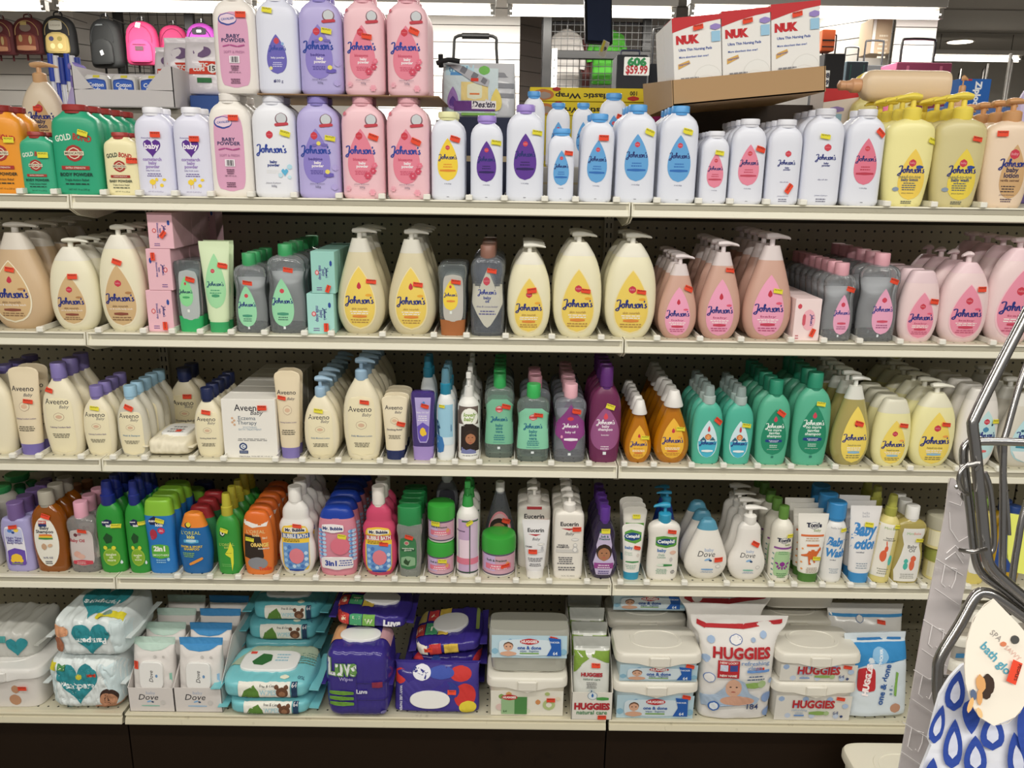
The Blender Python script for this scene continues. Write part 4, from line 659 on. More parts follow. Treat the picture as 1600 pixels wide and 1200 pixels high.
for a, b_, v, d_, s_ in ((1081, 1129, 602, 'smaller, beside the amber bottle', (.6, .72, 'o', -40)), (1131, 1177, 604, 'beside the green shampoo', (.4, .66, 'y', -4))):
    col(3, a, b_, v, 'shampoo', '54b8a0', ('spray', 'b4c4c2', .42), TL, 'teal spray bottle with clear nozzle, '+d_, 'spray_bottle', n=5, st=s_, bf=.79, scol='b8c8c6')
NT = [('d', 0, .48, 1.5, .66, '1f8a68'), ('d', 0, .67, .22, .085, 'd2435a'), ('j', 0, .56, 1.12, 'e8f4ee'), ('t', 'no more\ntangles\nshampoo', 0, .46, .85, 'dff0e8', {'b': .03}), ('q', 0, .355, 1.0, .055, '1c3c86'), ('l', 0, .36, .6, 2, .018, 'e0ecf4'), ('l', 0, .29, .5, 2, .025, 'cfe8dc'), ('t', 'Johnson & Johnson', 0, .23, .7, 'cfe8dc', {'sh': .2}), ('l', 0, .16, .7, 1, 0, 'c0e4d8'), ('r', 0, .12, .15, .03, '2a7a68')]
for a, b_, v, d_, n_, s_ in ((1181, 1234, 593, 'smaller', 6, (.3, .76, 'o', -35)), (1238, 1297, 581, 'larger', 5, (.25, .82, 'y', -4))):
    col(3, a, b_, v, 'shampoo', '5cb696', ('cap', '2d8e70', .4), NT, 'green shampoo bottle with dark green cap, the %s' % d_, 'shampoo_bottle', n=n_, st=s_, bf=.83)
hy = lambda **k: JD('f2d865', nm='head-to-toe', pill='90bcd8', ln='8a8050', **k)
col(3, 1300, 1361, 585, 'wash', 'cfc27a', ('pump', 'e6e6e0', .3), hy(cz=.4, cx=.08, w=1.36, h=.72, logo='d'), 'clear yellow wash pump bottle with yellow drop', 'pump_bottle', n=5, st=(.2, .55, 'o', -14), bk='c', ba=.4, bf=.88, split=.84, scol='e0e0d8')
col(3, 1362, 1422, 622, 'lotionflip', 'efe9b0', None, hy(cz=.37, w=1.3, h=.66, deco='eda050'), 'pale yellow lotion bottle with flat white flip top', 'lotion_bottle', n=4, st=(.4, .63, 'o', -4), split=.8, scol='e3e0cc', bf=1)
col(3, 1421, 1492, 597, 'egg', 'efe9b0', ('pump', 'e6e4d8', .3), hy(cz=.4, w=1.36, h=.72, deco='eda050'), 'pale yellow lotion pump bottle with yellow drop', 'pump_bottle', n=6, st=(.35, .6, 'o', -2), bf=.88, split=.82, scol='e6e2c8')
CT = [('d', .2, .42, 1.3, .64, 'c2e2e4')] + logo_seal(.2, .6, .3) + [('e', .2, .5, .3, .07, '4a8ab0'), ('e', -.1, .45, .12, .03, '2a6a80'), ('e', .5, .56, .1, .03, '2a4a60'), ('j', .2, .42, 1.1, NAVY), ('l', .2, .34, .7, 2, .03, '3a7a90'), ('q', .2, .22, .4, .035, 'e06a6a')]
col(3, 1494, 1557, 606, 'lotionflip', 'e9e4de', None, CT, 'white cotton lotion bottle behind the chrome wire', 'lotion_bottle', n=5, st=(.7, .6, 'y', -4), split=.86, scol='dedad4', bf=1)
col(3, 1558, 1632, 598, 'wash', 'd2cdc0', ('pump', 'e2e0da', .3), [('d', .1, .42, 1.4, .68, 'b8dce2'), ('e', .1, .62, .3, .06, 'd8c84a'), ('e', -.2, .52, .14, .035, '2a5a70'), ('j', .1, .44, 1.1, NAVY), ('q', .1, .3, 1.0, .04, '3a8aa0'), ('p', [(-.5, .24), (.7, .24), (.5, .14), (.1, .085), (-.3, .14)], 'eeeeea')], 'clear white wash pump bottle with pale blue drop at the edge', 'pump_bottle', n=4, bf=.88, split=.84, scol='dad8d0')
rt = empty('lotion_bottle', (P(1372, 590, .30).x+.03, .28, ROWZ[3]+.225), math.radians(70), 0, math.radians(90)); g = G(); B_ = Body(PR['egg'][0], .075, .15, .045, 2.3); B_.mesh(g); g.o('body', M('dcd8c8'), rt); g = G(); g.rev([(.017, -.006), (.017, .0)], seg=20); g.o('cap', M('b0aa60'), rt); tag(rt, 'white bottle with olive base lying on the yellow wash bottles', 'bottle')
# soft pack of wipes lying on a shelf
def pack(name, cx, y0, z, w, h, d, c, front, top, desc, cat='wipes pack', lid=None, rz=0, ry=0, wr=.004, fin=.012, fs=None, k='g', st=None, parent=None, group=None, n=4, rx=0):
    """lying pillow pack: front face towards the aisle, top face up; fins at both ends"""
    rt = parent or empty(name, (cx, y0+d/2, z), math.radians(rz), math.radians(rx), math.radians(ry))
    fw_ = interp([(0, .93), (.08, .98), (.35, 1), (.65, .99), (.9, .93), (1, .8)]); 
    R = []; N = 64
    def prof(s):  # along x, -1..1
        return (1-abs(s)**7)**.5*.5+.5*(1-abs(s)**14) if abs(s) < 1 else 0
    xs = [-1, -.99, -.975, -.955, -.93, -.9]+[-.87+.03*i for i in range(59)]+[.9, .93, .955, .975, .99, 1]
    def sec(x, c_, q):
        p = max(prof(x), .04); yy = d/2*p*c_; zz = h/2+h/2*p*q
        nz = .8*wr*(noise.noise(Vector((x*w*28, yy*20, zz*34+w*9)))+.5*noise.noise(Vector((x*w*60, yy*40, zz*50+3))))*p
        return Vector((x*w/2, yy+math.copysign(nz, yy)*min(1, abs(yy)/(d/2)*1.5), zz+(nz*min(1, max(0, q)*1.5))))
    for x in xs: R.append([sec(x, a_, b_) for a_, b_ in sq_ring(N, n)])
    g = G(); g.loft(R)
    for s_ in (-1, 1):
        if fin: g.loft([[(s_*(w/2-.001+e), yy*d*(.47+.02*abs(e)*50), h/2+zz+math.sin(yy*30)*.0025) for yy, zz in ((-1, -.0015), (-.5, -.0015), (0, -.0015), (.5, -.0015), (1, -.0015), (1, .0015), (.5, .0015), (0, .0015), (-.5, .0015), (-1, .0015))] for e in (-.006, fin)])
    g.o('wrapper', M(c, k), rt)
    def SF(x, z_, off):
        u = max(-.97, min(.97, x/(w/2))); zz = (z_-h/2)/(h/2); zz = max(-.93, min(.93, zz)); p = max(prof(u), .04)
        q = max(-.97, min(.97, zz/p)); v = sec(u, -(1-abs(q)**n)**(1/n), q); return (v.x, v.y-off, v.z)
    def ST(x, y_, off):
        u = max(-.97, min(.97, x/(w/2))); p = max(prof(u), .04); q = max(-.97, min(.97, y_/(d/2)/p)); v = sec(u, q, (1-abs(q)**n)**(1/n)); return (v.x, v.y, v.z+off)
    if front: decal('front_print', front, SF, w, h, rt, base=.0026)
    if top: decal('top_print', [tuple([o[0]]+list(o[1:])) for o in top], ST, w, d, rt, base=.0024)
    if lid:
        lc, lx, ly, lw_, ld_ = lid[:5]; g = G(); zt_ = ST(lx*w/2, ly*d/2, 0)[2]
        for r_, z_ in ((1.0, -.002), (1.0, .003), (.97, .0045), (.93, .005)):
            pass
        g.loft([[(a, b, zt_+z_) for a, b in ell_poly(lx*w/2, ly*d/2, lw_*w*r_, ld_*d*r_, 36, lid[5] if len(lid) > 5 else 3.5)] for r_, z_ in ((1.0, -.004), (1.0, .004), (.97, .0055), (.93, .006))])
        L = g.o('lid', M(lid[6] if len(lid) > 6 else 'eeeeec'), rt)
        if lc: decal('lid_print', lc, lambda x, z_, off: (lx*w/2+x, ly*d/2+z_, zt_+.0062+off), lw_*w, ld_*d, rt, base=.0002)
    if st: sticker(rt, SF, w, h, *st)
    if parent is None: tag(rt, desc, cat, group)
    return rt
WP = lambda a, b_, Y: (P(a, 0, Y), P(b_, 0, Y))
q1 = P(226, 700, .03).x; q2 = P(303, 700, .03).x
pack('wipes_pack', (q1+q2)/2, .02, ROWZ[3]+.001, (q2-q1)*.93, .042, .16, 'ece4cc', None, None, 'small cream pack of wipes with white lid, lying beside the navy capped bottle', lid=([('l', 0, .1, 1.2, 3, .22, '8a8a8a'), ('r', .2, -.28, .4, .2, 'dd4830')], .05, -.1, .62, .5, 5), wr=.006, fin=.006, k='m')
# ------------------------------------------------------------------ fourth shelf
col(4, -55, -1, 778, 'cyl', 'dcd8cc', ('cap', '3c9a58', .7), None, 'white bottle with green cap cut off by the picture edge', 'lotion_bottle', n=4)
NG = [('q', -.05, .5, 1.2, .76, 'f0eef6'), ('q', -.05, .7, 1.1, .3, 'c4c8e8'), ('e', -.25, .79, .3, .07, '5a8ad0'), ('e', .15, .8, .3, .07, 'f0d050'), ('e', -.05, .76, .2, .05, '2a4a90'), ('t', 'Night Time\nBaby Mild\nBody Wash', -.05, .6, .95, '4a3a8a', {'b': .02}), ('l', -.05, .49, .8, 1, 0, '4a3a8a'), ('p', [(-.6, .4), (-.1, .46), (.5, .42), (.5, .16), (.4, .13), (-.5, .13), (-.6, .16)], '6a4cae'), ('e', -.05, .27, .7, .16, 'f2c838'), ('e', -.3, .22, .3, .08, 'f2c838'), ('e', .2, .22, .3, .08, 'f2c838'), ('r', -.05, .16, .7, .02, '8a9a50')]
col(4, 5, 56, 784, 'suave', 'a8a2d2', ('flip', '786098', .48), NG, 'lavender wash bottle with purple cap and sun print', 'lotion_bottle', n=4, st=(0, .87, 'o', 2), bf=.78, exp=3)
AS = [('e', -.05, .47, 1.4, .76, 'efece0'), ('r', -.15, .77, .46, .05, 'c8443c'), ('r', -.15, .725, .46, .04, '24346c'), ('t', 'BABY', -.15, .77, .4, 'f0e8e0', {'b': .03}), ('t', 'Baby\nShampoo', -.07, .65, 1.0, '1d2440', {'b': .02}), ('q', -.05, .575, .75, .035, 'e07a3c'), ('q', -.05, .55, .8, .03, 'f0c838'), ('q', -.05, .525, .82, .028, '3a8a40'), ('e', -.2, .4, .3, .1, 'c8a484'), ('e', .15, .42, .3, .05, 'd8b494', 30), ('l', -.05, .29, .8, 1, 0, '2a2a40'), ('t', '16 FL OZ', -.05, .23, .55, '24346c', {'b': .02}), ('l', -.05, .17, .4, 2, .03, '2a2a40')]
col(4, 52, 107, 766, 'shampoo', 'a85e14', ('cap', 'a8a294', .42), AS, 'amber shampoo bottle with white oval label', 'shampoo_bottle', n=3, st=(.1, .86, 'o', -18), bk='c', ba=.4, bf=.83, exp=3.2)
col(4, 108, 156, 783, 'oil', 'c6c2c0', ('flip', 'e6a8bc', .44), [('q', 0, .46, 1.5, .66, 'cfc4c2'), ('e', -.3, .69, .26, .07, '6a3038'), ('e', -.05, .7, .26, .05, 'b08088'), ('t', 'Baby Oil', -.25, .58, 1.0, 'b0404c', {'b': .03}), ('e', -.3, .34, .5, .12, 'd8a898'), ('e', -.05, .3, .5, .1, 'dcb0a0'), ('q', .0, .19, 1.3, .1, 'c84452'), ('l', -.1, .2, .7, 2, .03, 'e0c0c0')], 'clear baby oil bottle with pink cap and red print', 'oil_bottle', n=3, st=(.2, .77, 'o', -2), bk='c', ba=.7, bf=.8)
for i_, (u_, v_, c_) in enumerate(((30, 757, '2c7a48'), (48, 751, '2c7a48'), (12, 762, '2c7a48'), (72, 748, '54407a'), (118, 756, 'c08460'), (136, 750, 'a87454'), (60, 770, '6a5498'))):
    q = P(u_, v_, .2+.03*(i_ % 3)); rt = empty('lotion_bottle', (q.x, q.y, ROWZ[4])); hh = q.z-ROWZ[4]; B_ = Body(PR['cyl'][0], .046, hh*.84, .04, 2.2); g = G(); B_.mesh(g, steps=10, seg=20); g.o('body', M('c8c4bc' if i_ != 6 else '7a70a8'), rt); g = G(); g.rev([(.014, 0), (.014, hh*.15), (.012, hh*.16)], (0, 0, hh*.84), 20); g.o('cap', M(c_), rt)
    tag(rt, 'bottle deep on the fourth shelf, left end, %s' % ['second with a green cap', 'third with a green cap', 'first with a green cap', 'dark purple cap', 'first with a peach cap', 'second with a peach cap', 'light purple cap'][i_], 'bottle')
SK = [('p', [(-.4, .76), (0, .8), (.35, .78), (.3, .7), (-.3, .7)], '1c2450'), ('t', 'suave', -.1, .755, .5, 'f0f0f0', {'b': .03, 'sh': .2}), ('t', 'kids', .15, .705, .45, 'f0f0f0', {'b': .05}), ('p', [(-.4, .52), (-.1, .6), (.3, .55), (.2, .46), (-.2, .44)], '174a20'), ('e', .05, .24, 1.2, .26, '9ac03c'), ('e', .05, .24, 1.05, .22, '84b030'), ('e', -.3, .38, .3, .06, 'e0d83c'), ('e', .3, .38, .3, .06, 'e0d83c'), ('t', 'tangles\nno\nmore', .05, .24, .75, 'f0f4d0', {'b': .02}), ('d', .7, .16, .16, .06, 'e0ecf0'), ('l', 0, .1, .7, 1, 0, 'c8e0a0')]
for a, b_, d_, s_, rz_, y_ in ((152, 196, 'beside the clear baby oil', (.6, .7, 'y', -6), 0, .022), (197, 232, 'beside the blue bottle', (.7, .74, 'y', 0), 0, .035)):
    col(4, a, b_, 751, 'spraybody', '2f9438', ('spray', '1d2a7a', .5), SK, 'green kids spray bottle with navy nozzle, '+d_, 'spray_bottle', n=4, st=s_, bf=.76, r=.6)
S2 = [('p', [(-.65, .74), (-.2, .8), (.1, .76), (.05, .68), (-.5, .68)], '1c2450'), ('t', 'suave', -.3, .73, .6, 'f0f0f0', {'b': .03, 'sh': .2}), ('t', 'kids', .1, .68, .5, 'f0f0f0', {'b': .04}), ('e', -.35, .55, .5, .14, 'b03048'), ('e', -.45, .5, .2, .06, 'c84058'), ('e', .2, .6, .5, .09, 'd0305a'), ('t', 'SILLY\nAPPLE', .2, .6, .3, 'f4d0d8', {'b': .02}), ('q', 0, .31, 1.2, .2, '5cae3c'), ('t', '2in1', -.05, .35, .8, 'f4f4e8', {'b': .05}), ('t', 'SMOOTHERS', 0, .26, 1.1, 'e8f4d8', {'b': .01}), ('l', 0, .19, .7, 2, .03, 'a0d0e8'), ('e', .5, .2, .2, .05, '9ad0f0')]
col(4, 230, 276, 779, 'suave', '2a7ac4', None, S2, 'blue kids shampoo bottle with lime green flip top', 'shampoo_bottle', n=4, st=(.2, .74, 'y', -14), split=.8, scol='8cc43c', bf=1, exp=3)
for i_, (u_, v_, c1_, c2_) in enumerate(((285, 770, '1c2462', 'c88830'), (303, 762, '7ab03a', '2a6ab0'), (318, 752, '1c2462', 'c88830'))):
    q = P(u_, v_, .16+.05*i_); rt = empty('shampoo_bottle', (q.x, q.y, ROWZ[4])); hh = q.z-ROWZ[4]; B_ = Body(PR['suave'][0], .062, hh, .036, 2.8); g = G(); B_.mesh(g, 0, .8); g.o('body', M(c2_), rt); g = G(); B_.mesh(g, .8, 1, 6); g.o('cap', M(c1_), rt)
    tag(rt, 'kids shampoo bottle behind the orange topped one, %s' % ['navy top over orange, nearer', 'lime top over blue', 'navy top over orange, farthest'][i_], 'bottle')
LO = [('e', -.25, .82, .4, .1, '1a2240'), ('e', -.22, .83, .3, .08, 'e8d438'), ('t', "L'OREAL", -.1, .7, 1.15, 'd8d86a', {'ls': 1.05}), ('t', 'kids', -.1, .635, .45, 'e8e080', {'b': .03}), ('q', -.1, .56, .9, .07, '5ab0d8'), ('q', -.1, .57, .6, .05, 'b8dcec'), ('t', 'SWIM & SPORT\nSHAMPOO', -.1, .45, 1.3, 'e8c848', {'b': .03}), ('l', -.3, .36, .7, 3, .03, '9ac850'), ('q', .1, .22, .95, .045, 'e8963c', 28), ('l', .1, .12, .6, 1, 0, 'b0c8d8')]
col(4, 280, 333, 800, 'loreal', '1f66a6', None, LO, 'blue swim shampoo bottle with orange top', 'shampoo_bottle', n=1, split=.78, scol='ec8a34', bf=1)
col(4, 290, 345, 788, 'loreal', '3f8a58', None, None, 'green shampoo bottle with red top behind the blue swim shampoo', 'shampoo_bottle', n=3, split=.8, scol='b4343a', bf=1, y0=.075)
col(4, 338, 377, 770, 'spraybody', '38963c', ('spray', 'b9b23a', .45), [('e', -.3, .72, .46, .12, '1d4a2a'), ('e', -.28, .73, .36, .09, 'f0f4e8'), ('e', -.26, .73, .14, .05, '1a1a1a'), ('t', "L'OREAL", .0, .53, 1.2, 'c8d86a'), ('t', 'kids', 0, .48, .4, 'c8d86a', {'b': .02}), ('p', [(.3, .58), (.5, .45), (.45, .2), (.3, .06), (.25, .3), (-.2, .36), (.1, .45)], 'e0e03a'), ('t', 'TANGLE TAMER', .1, .38, .5, '2a5a2a', {'b': .02}), ('l', -.1, .18, .9, 2, .03, '7ac06a')], 'green kids spray bottle with yellow nozzle', 'spray_bottle', n=5, st=(-.1, .78, 'y', -14), bf=.73)
TR = [('p', [(-.75, .88), (.3, .8), (.8, .86), (.7, .78), (-.2, .76), (-.78, .82)], 'f2eee8'), ('t', "L'OREAL", 0, .7, 1.2, 'f0dca0'), ('t', 'kids', 0, .645, .45, 'f0dca0', {'b': .02}), ('p', [(-.75, .66), (.3, .62), (.45, .3), (.3, .22), (-.85, .28)], '2c2018'), ('t', '2in1', .55, .6, .3, 'f4e8c8', {'b': .03}), ('t', 'ORANGE', .2, .49, 1.15, 'f0cc70', {'b': .05, 'st': 1.3}), ('t', 'SHAMPOO', .45, .43, .7, 'e8e0d0', {'b': .03}), ('l', .4, .36, .7, 1, 0, 'c8c0b0'), ('e', 0, .19, 1.3, .2, '8a8c92'), ('t', 'Trolls', .45, .1, .8, 'e0502c', {'b': .05})]
col(4, 380, 428, 797, 'threein', 'e07a34', None, TR, 'orange kids shampoo bottle with black panel', 'shampoo_bottle', n=6, st=(-.4, .58, 'y', -4), split=.84, scol='e2702c', bf=1)
def MB(c, bg): return [('q', -.02, .38, 1.5, .66, 'f0c83c'), ('q', 0, .64, 1.2, .09, 'f4ecd8'), ('t', 'Mr. Bubble', 0, .64, 1.05, '1f2a5a', {'b': .05}), ('r', 0, .555, 1.5, .07, bg), ('t', 'BUBBLE BATH', 0, .555, 1.35, 'f4f0e8', {'b': .04, 'st': 1.5}), ('l', -.2, .5, .9, 2, .02, '3a2a1a'), ('p', [(-.7, .46), (.7, .46), (.68, .14), (.4, .07), (-.4, .07), (-.68, .14)], '6a9ad4')] + [('e', -.55+.22*(i % 6), .13+.085*(i//6)+.02*(i % 2), .2, .055, ['9cc4ec', '4a78c0', 'c4dcf2'][i % 3]) for i in range(20)] + [('e', .05, .28, .8, .22, 'e0808c'), ('q', 0, .075, .8, .03, '24489c')]
col(4, 435, 493, 759, 'bubble', 'ece9e4', ('cap', 'efece6', .36), MB(0, '2a5ea8'), 'white lumpy bubble bath bottle with blue bubbles', 'bubble_bath_bottle', n=5, st=(.15, .7, 'o', -2), bf=.83)
TI = [('q', 0, .46, 1.86, .8, 'd68a9c')] + [('e', -.8+.1*(i % 3), .2+.06*(i//3), .2, .05, ['9cc4ec', '5a90d0', 'b8d4f0'][i % 3]) for i in range(27)] + [('e', .7+.08*(i % 3), .25+.06*(i//3), .2, .05, ['9cc4ec', '5a90d0', 'b8d4f0'][i % 3]) for i in range(24)] + [('q', -.15, .72, 1.1, .13, 'f4eef0'), ('t', 'Mr. Bubble', -.15, .72, 1.0, '2a3a7a', {'b': .05}), ('e', .2, .46, .95, .26, 'de7488'), ('q', 0, .2, 1.6, .2, 'ece6e6'), ('t', '3in1', -.3, .2, .6, '24409c', {'b': .05}), ('l', .45, .24, .75, 3, .035, '24409c'), ('l', .3, .11, .9, 1, 0, 'c05a6a')]
col(4, 497, 560, 790, 'threein', 'd88a9a', None, TI, 'pink and blue three in one wash bottle with blue top', 'shampoo_bottle', n=6, st=(.3, .6, 'y', -10), split=.85, scol='1d3fa4', bf=1)
col(4, 565, 621, 759, 'bubble', 'cf4a6e', ('cap', 'e9e2da', .36), MB(0, 'c83a5a'), 'raspberry pink lumpy bubble bath bottle', 'bubble_bath_bottle', n=3, st=(.3, .47, 'o', -2), bf=.8)
col(4, 620, 661, 790, 'gel', 'b8bcb6', ('flip', '2a8a4c', .92), [('q', -.1, .45, 1.3, .62, '3c7a4c'), ('e', -.2, .65, .4, .09, 'a8c4a0'), ('e', -.2, .65, .3, .06, 'c06a70'), ('q', -.1, .52, 1.1, .06, '2a5a3a'), ('t', 'moisturizing\nglycerin', -.1, .53, .9, 'd8e4d0', {'b': .02}), ('q', -.1, .3, 1.1, .2, '8ab08a'), ('p', [(-.5, .28), (-.3, .36), (-.1, .3), (.1, .34), (-.1, .22), (-.3, .24)], '2a4a2a')], 'clear glycerin bottle with green flip top', 'lotion_bottle', n=5, st=(.0, .77, 'o', -14), bk='c', ba=.6, bf=.76, exp=3.4)
def jar(u0, u1, vT, vB, z, y0, desc, st, txt, big=0, name='cream_jar', grp=None, lidc='3aa23c', bc='e9e6e2', r=1.0):
    Y = y0+.03; w = P(u1, (vT+vB)/2, Y).x-P(u0, (vT+vB)/2, Y).x; x = (P(u1, (vT+vB)/2, Y).x+P(u0, (vT+vB)/2, Y).x)/2
    H = (P(800, vT, Y).z-P(800, vB, Y).z)*.96; rt = empty(name, (x, y0+w/2, z)); R = w/2; hb = H*.66
    g = G(); g.rev([(R*.9, 0), (R*.95, .002), (R*.96, hb*.9), (R*.9, hb)], seg=36); g.o('body', M(bc), rt)
    g = G(); g.rev([(R*.96, hb*.88), (R, hb*.9), (R, H*.88), (R*.95, H*.96), (R*.8, H*.995), (R*.4, H)], seg=36, ridge=.0); g.o('lid', M(lidc), rt)
    S = lambda xx, zz, off: (xx, -math.sqrt(max(R*R*.93-xx*xx, 1e-6))-off, zz)
    decal('label', txt, S, w*.96, hb, rt); sticker(rt, S, w, hb, *st)
    tag(rt, desc, 'jar', grp); return rt, H
JT = [('r', 0, .5, 1.92, .74, 'cfa4b4'), ('r', -.55, .55, .7, .6, 'c8b0d8'), ('r', 0, .86, 1.92, .05, '5a5068'), ('r', 0, .12, 1.92, .05, '5a5068'), ('t', "Soft & Precious", -.1, .66, 1.2, '24503c', {'b': .02}), ('r', 0, .42, 1.5, .2, 'e07a90'), ('l', 0, .44, 1.1, 2, .09, 'f4e0e4'), ('e', .55, .5, .24, .2, 'e0a060'), ('l', -.1, .24, .9, 1, 0, '6a4a70')]
ja, Hj = jar(667, 710, 845, 899, ROWZ[4], .022, 'white jar with green lid, lower of a stacked pair', (.2, .72, 'y', -4), JT)
jar(668, 711, 788, 847, ROWZ[4]+Hj+.0005, .022, 'white jar with green lid, upper of a stacked pair', (-.35, .8, 'y', 0), JT)
jar(752, 806, 838, 901, ROWZ[4], .022, 'wide white jar with green lid standing alone', (.4, .45, 'o', 4), JT)
JT2 = JT[:1]+[('l', 0, .5, 1, 2, .1, '6a4a70')]
SWS = [('r', .55, .45, .7, .78, 'd6c0d8'), ('r', -.25, .45, 1.1, .78, 'c8a8cc'), ('r', -.25, .4, .9, .3, 'ecd6e4'), ('r', 0, .24, 1.9, .09, 'dc7a92'), ('r', .22, .45, .08, .78, '3a5a40'), ('r', .22, .82, 1.4, .02, '3a6a44'), ('t', 'Precious', -.55, .68, .7, '3a2a50', {'b': .02}), ('l', -.3, .18, .9, 1, 0, '5a3a5a'), ('r', 0, .08, 1.9, .02, '2a4a34')]
col(4, 713, 749, 750, 'cyl', 'e9e7e2', ('trig', '3aa04c', .5), SWS, 'white spray bottle with green trigger beside the jars', 'spray_bottle', n=3, st=(.2, .8, 'y', 30), bf=.74)
col(4, 682, 716, 740, 'powder', '6a6a70', ('cap', 'dcdcdc', .5), [('q', 0, .6, 1.5, .6, '2a2a34'), ('t', 'Soft &\nPrecious', 0, .75, 1.1, 'c8c8d0', {'b': .02}), ('e', 0, .5, .7, .3, '2a1a16'), ('e', 0, .47, .5, .2, '8a5a44')], 'dark powder bottle behind the stacked jars', 'powder_bottle', n=1, y0=.14)
OO = [('e', 0, .4, 1.5, .7, 'e08a98'), ('e', 0, .4, 1.36, .64, 'd8b0b8')] + FACE(-.05, .5, 1.0, '9a6a50', '2a1c16', '7a4a38') + [('q', .2, .3, .9, .1, 'e8dc8a'), ('t', 'SPORTING WAVES', .2, .2, .9, 'c03a58')]
col(4, 756, 806, 752, 'wash', '70747a', ('cap', 'ecebe6', .28), OO, 'clear oil bottle with white cap and baby photo behind the wide jar', 'oil_bottle', n=1, st=(.4, .62, 'o', -20), bk='c', ba=.6, bf=.88, y0=.095)
EU = lambda: [('t', 'Eucerin', 0, .83, 1.2, '1e2028', {'b': .025}), ('p', [(-.55, .765), (.4, .765), (0, .735)], 'b02a34'), ('t', 'Baby', .05, .68, .55, '5a6068', {'sh': .3}), ('e', .4, .6, .5, .045, 'c0c0c0'), ('e', .4, .6, .44, .03, 'ece9e4')]
col(4, 808, 860, 757, 'eucer', 'e9e4dc', ('pump', 'ece8e2', .42), EU()+[('r', 0, .96, .9, .04, 'b83a40')], 'white boxy pump bottle behind the white cream tube', 'pump_bottle', n=3, st=(.55, .75, 'o', 0), y0=.08, bf=.78, dirx=-.6)
ET = EU()+[('t', 'CREME', -.5, .555, .5, '3a3a44', {'b': .01}), ('q', 0, .49, 1.2, .07, 'd2d4d6'), ('e', .5, .5, .22, .06, 'b8b8bc'), ('e', .5, .545, .16, .04, 'b8b8bc'), ('l', 0, .36, 1.1, 3, .025, '5a5a60'), ('l', 0, .26, .9, 2, .03, '5a5a60')]
col(4, 815, 858, 812, 'tubeflat', 'e6e5e6', ('base', 'eceae8', .13), ET, 'white cream tube standing on its cap in front of a pump bottle', 'cream_tube', n=1, st=(-.2, .48, 'o', 0))
EW = EU()+[('t', 'WASH &\nSHAMPOO', -.4, .5, .85, '3a3a44', {'b': .02}), ('r', -.1, .43, 1.5, .05, 'd0cdc8'), ('e', .42, .45, .34, .09, 'b8b8b8'), ('e', .42, .45, .26, .07, 'ece9e4'), ('e', .42, .52, .26, .06, 'b8b8b8'), ('e', .42, .52, .2, .045, 'ece9e4'), ('l', -.2, .33, 1.1, 4, .03, '5a5a60'), ('l', -.1, .18, 1.3, 2, .035, '5a5a60'), ('t', '13.5 FL. OZ. (400ml)', 0, .05, .9, '5a5a60')]
col(4, 865, 912, 768, 'eucer', 'ece7de', ('pump', 'ece8e2', .42), EW, 'white boxy wash and shampoo pump bottle with red chevron', 'pump_bottle', n=5, st=(.5, .76, 'o', 0), bf=.79, dirx=-.7)
SP = [('p', [(-.35, .82), (.35, .82), (.55, .6), (.5, .52), (.75, .3), (.5, .08), (-.5, .08), (-.75, .3), (-.5, .52), (-.55, .6)], 'c9bcdc'), ('r', 0, .835, .7, .02, '4aa24c'), ('t', 'Soft &\nPrecious', 0, .74, .75, '2a6a58', {'b': .03})] + FACE(0, .46, .95, 'a87452', '2c1c14', '8a5a40') + [('r', 0, .25, 1.35, .1, '94428c'), ('l', 0, .26, .9, 2, .04, 'e8d4e8'), ('l', 0, .15, .8, 2, .04, '5a4a8a')]
col(4, 921, 966, 791, 'softp', '34284a', ('cap', '5c3290', .36), SP, 'dark purple baby shampoo bottle with baby photo', 'shampoo_bottle', n=5, st=(.05, .86, 'y', 0), bk='c', ba=.22, bf=.8)
CE = [('p', [(-.75, .86), (-.2, .9), (.75, .86), (.75, .7), (.2, .66), (-.75, .7)], '5a9a3c'), ('e', -.05, .78, 1.5, .14, '14427c'), ('t', 'Cetaphil', -.05, .78, 1.25, 'f0f4f4', {'b': .04})]
CE2 = [('p', [(-.55, .76), (-.1, .78), (.75, .76), (.75, .6), (.1, .57), (-.55, .6)], '5a9a3c'), ('e', .08, .675, 1.2, .12, '14427c'), ('t', 'Cetaphil', .08, .675, 1.05, 'f0f4f4', {'b': .04}), ('t', 'baby', -.15, .52, .55, '4a7ab8', {'b': .03}), ('t', 'Daily\nLotion', -.15, .43, .5, '8ab0a0', {'b': .01}), ('e', .55, .49, .4, .07, 'e0b8a4'), ('e', .45, .37, .2, .08, 'c8c4c0'), ('q', .1, .27, .9, .04, '3f8a4c'), ('q', -.2, .27, .4, .04, 'd8e4d4'), ('l', -.1, .2, .8, 4, .025, '8ab09a'), ('e', .6, .15, .24, .06, '3a3a3a'), ('e', .6, .15, .16, .04, 'ece9e4')]
col(4, 970, 1005, 818, 'tube', 'ebe9e2', ('base', '2f94b8', .135), CE+[('t', 'baby', -.35, .58, .7, '4a7ab8', {'b': .03}), ('t', 'Diaper\nCream', -.35, .48, .65, 'a0c0b0'), ('q', 0, .33, 1.2, .03, '3f8a4c'), ('l', -.1, .27, 1.0, 3, .03, '9ab8a8'), ('e', .5, .45, .3, .06, 'd8d0c8')], 'small white tube with green and navy band on a blue cap', 'cream_tube', n=1, st=(.4, .59, 'o', -14))
col(4, 971, 1009, 791, 'tube', 'ebe7de', ('base', '2a86a8', .12), [('p', [(-.75, .76), (.75, .76), (.75, .64), (-.75, .64)], '5a9a3c')], 'larger white tube behind the small banded tube', 'cream_tube', n=3, st=(.1, .86, 'y', 0), y0=.06)
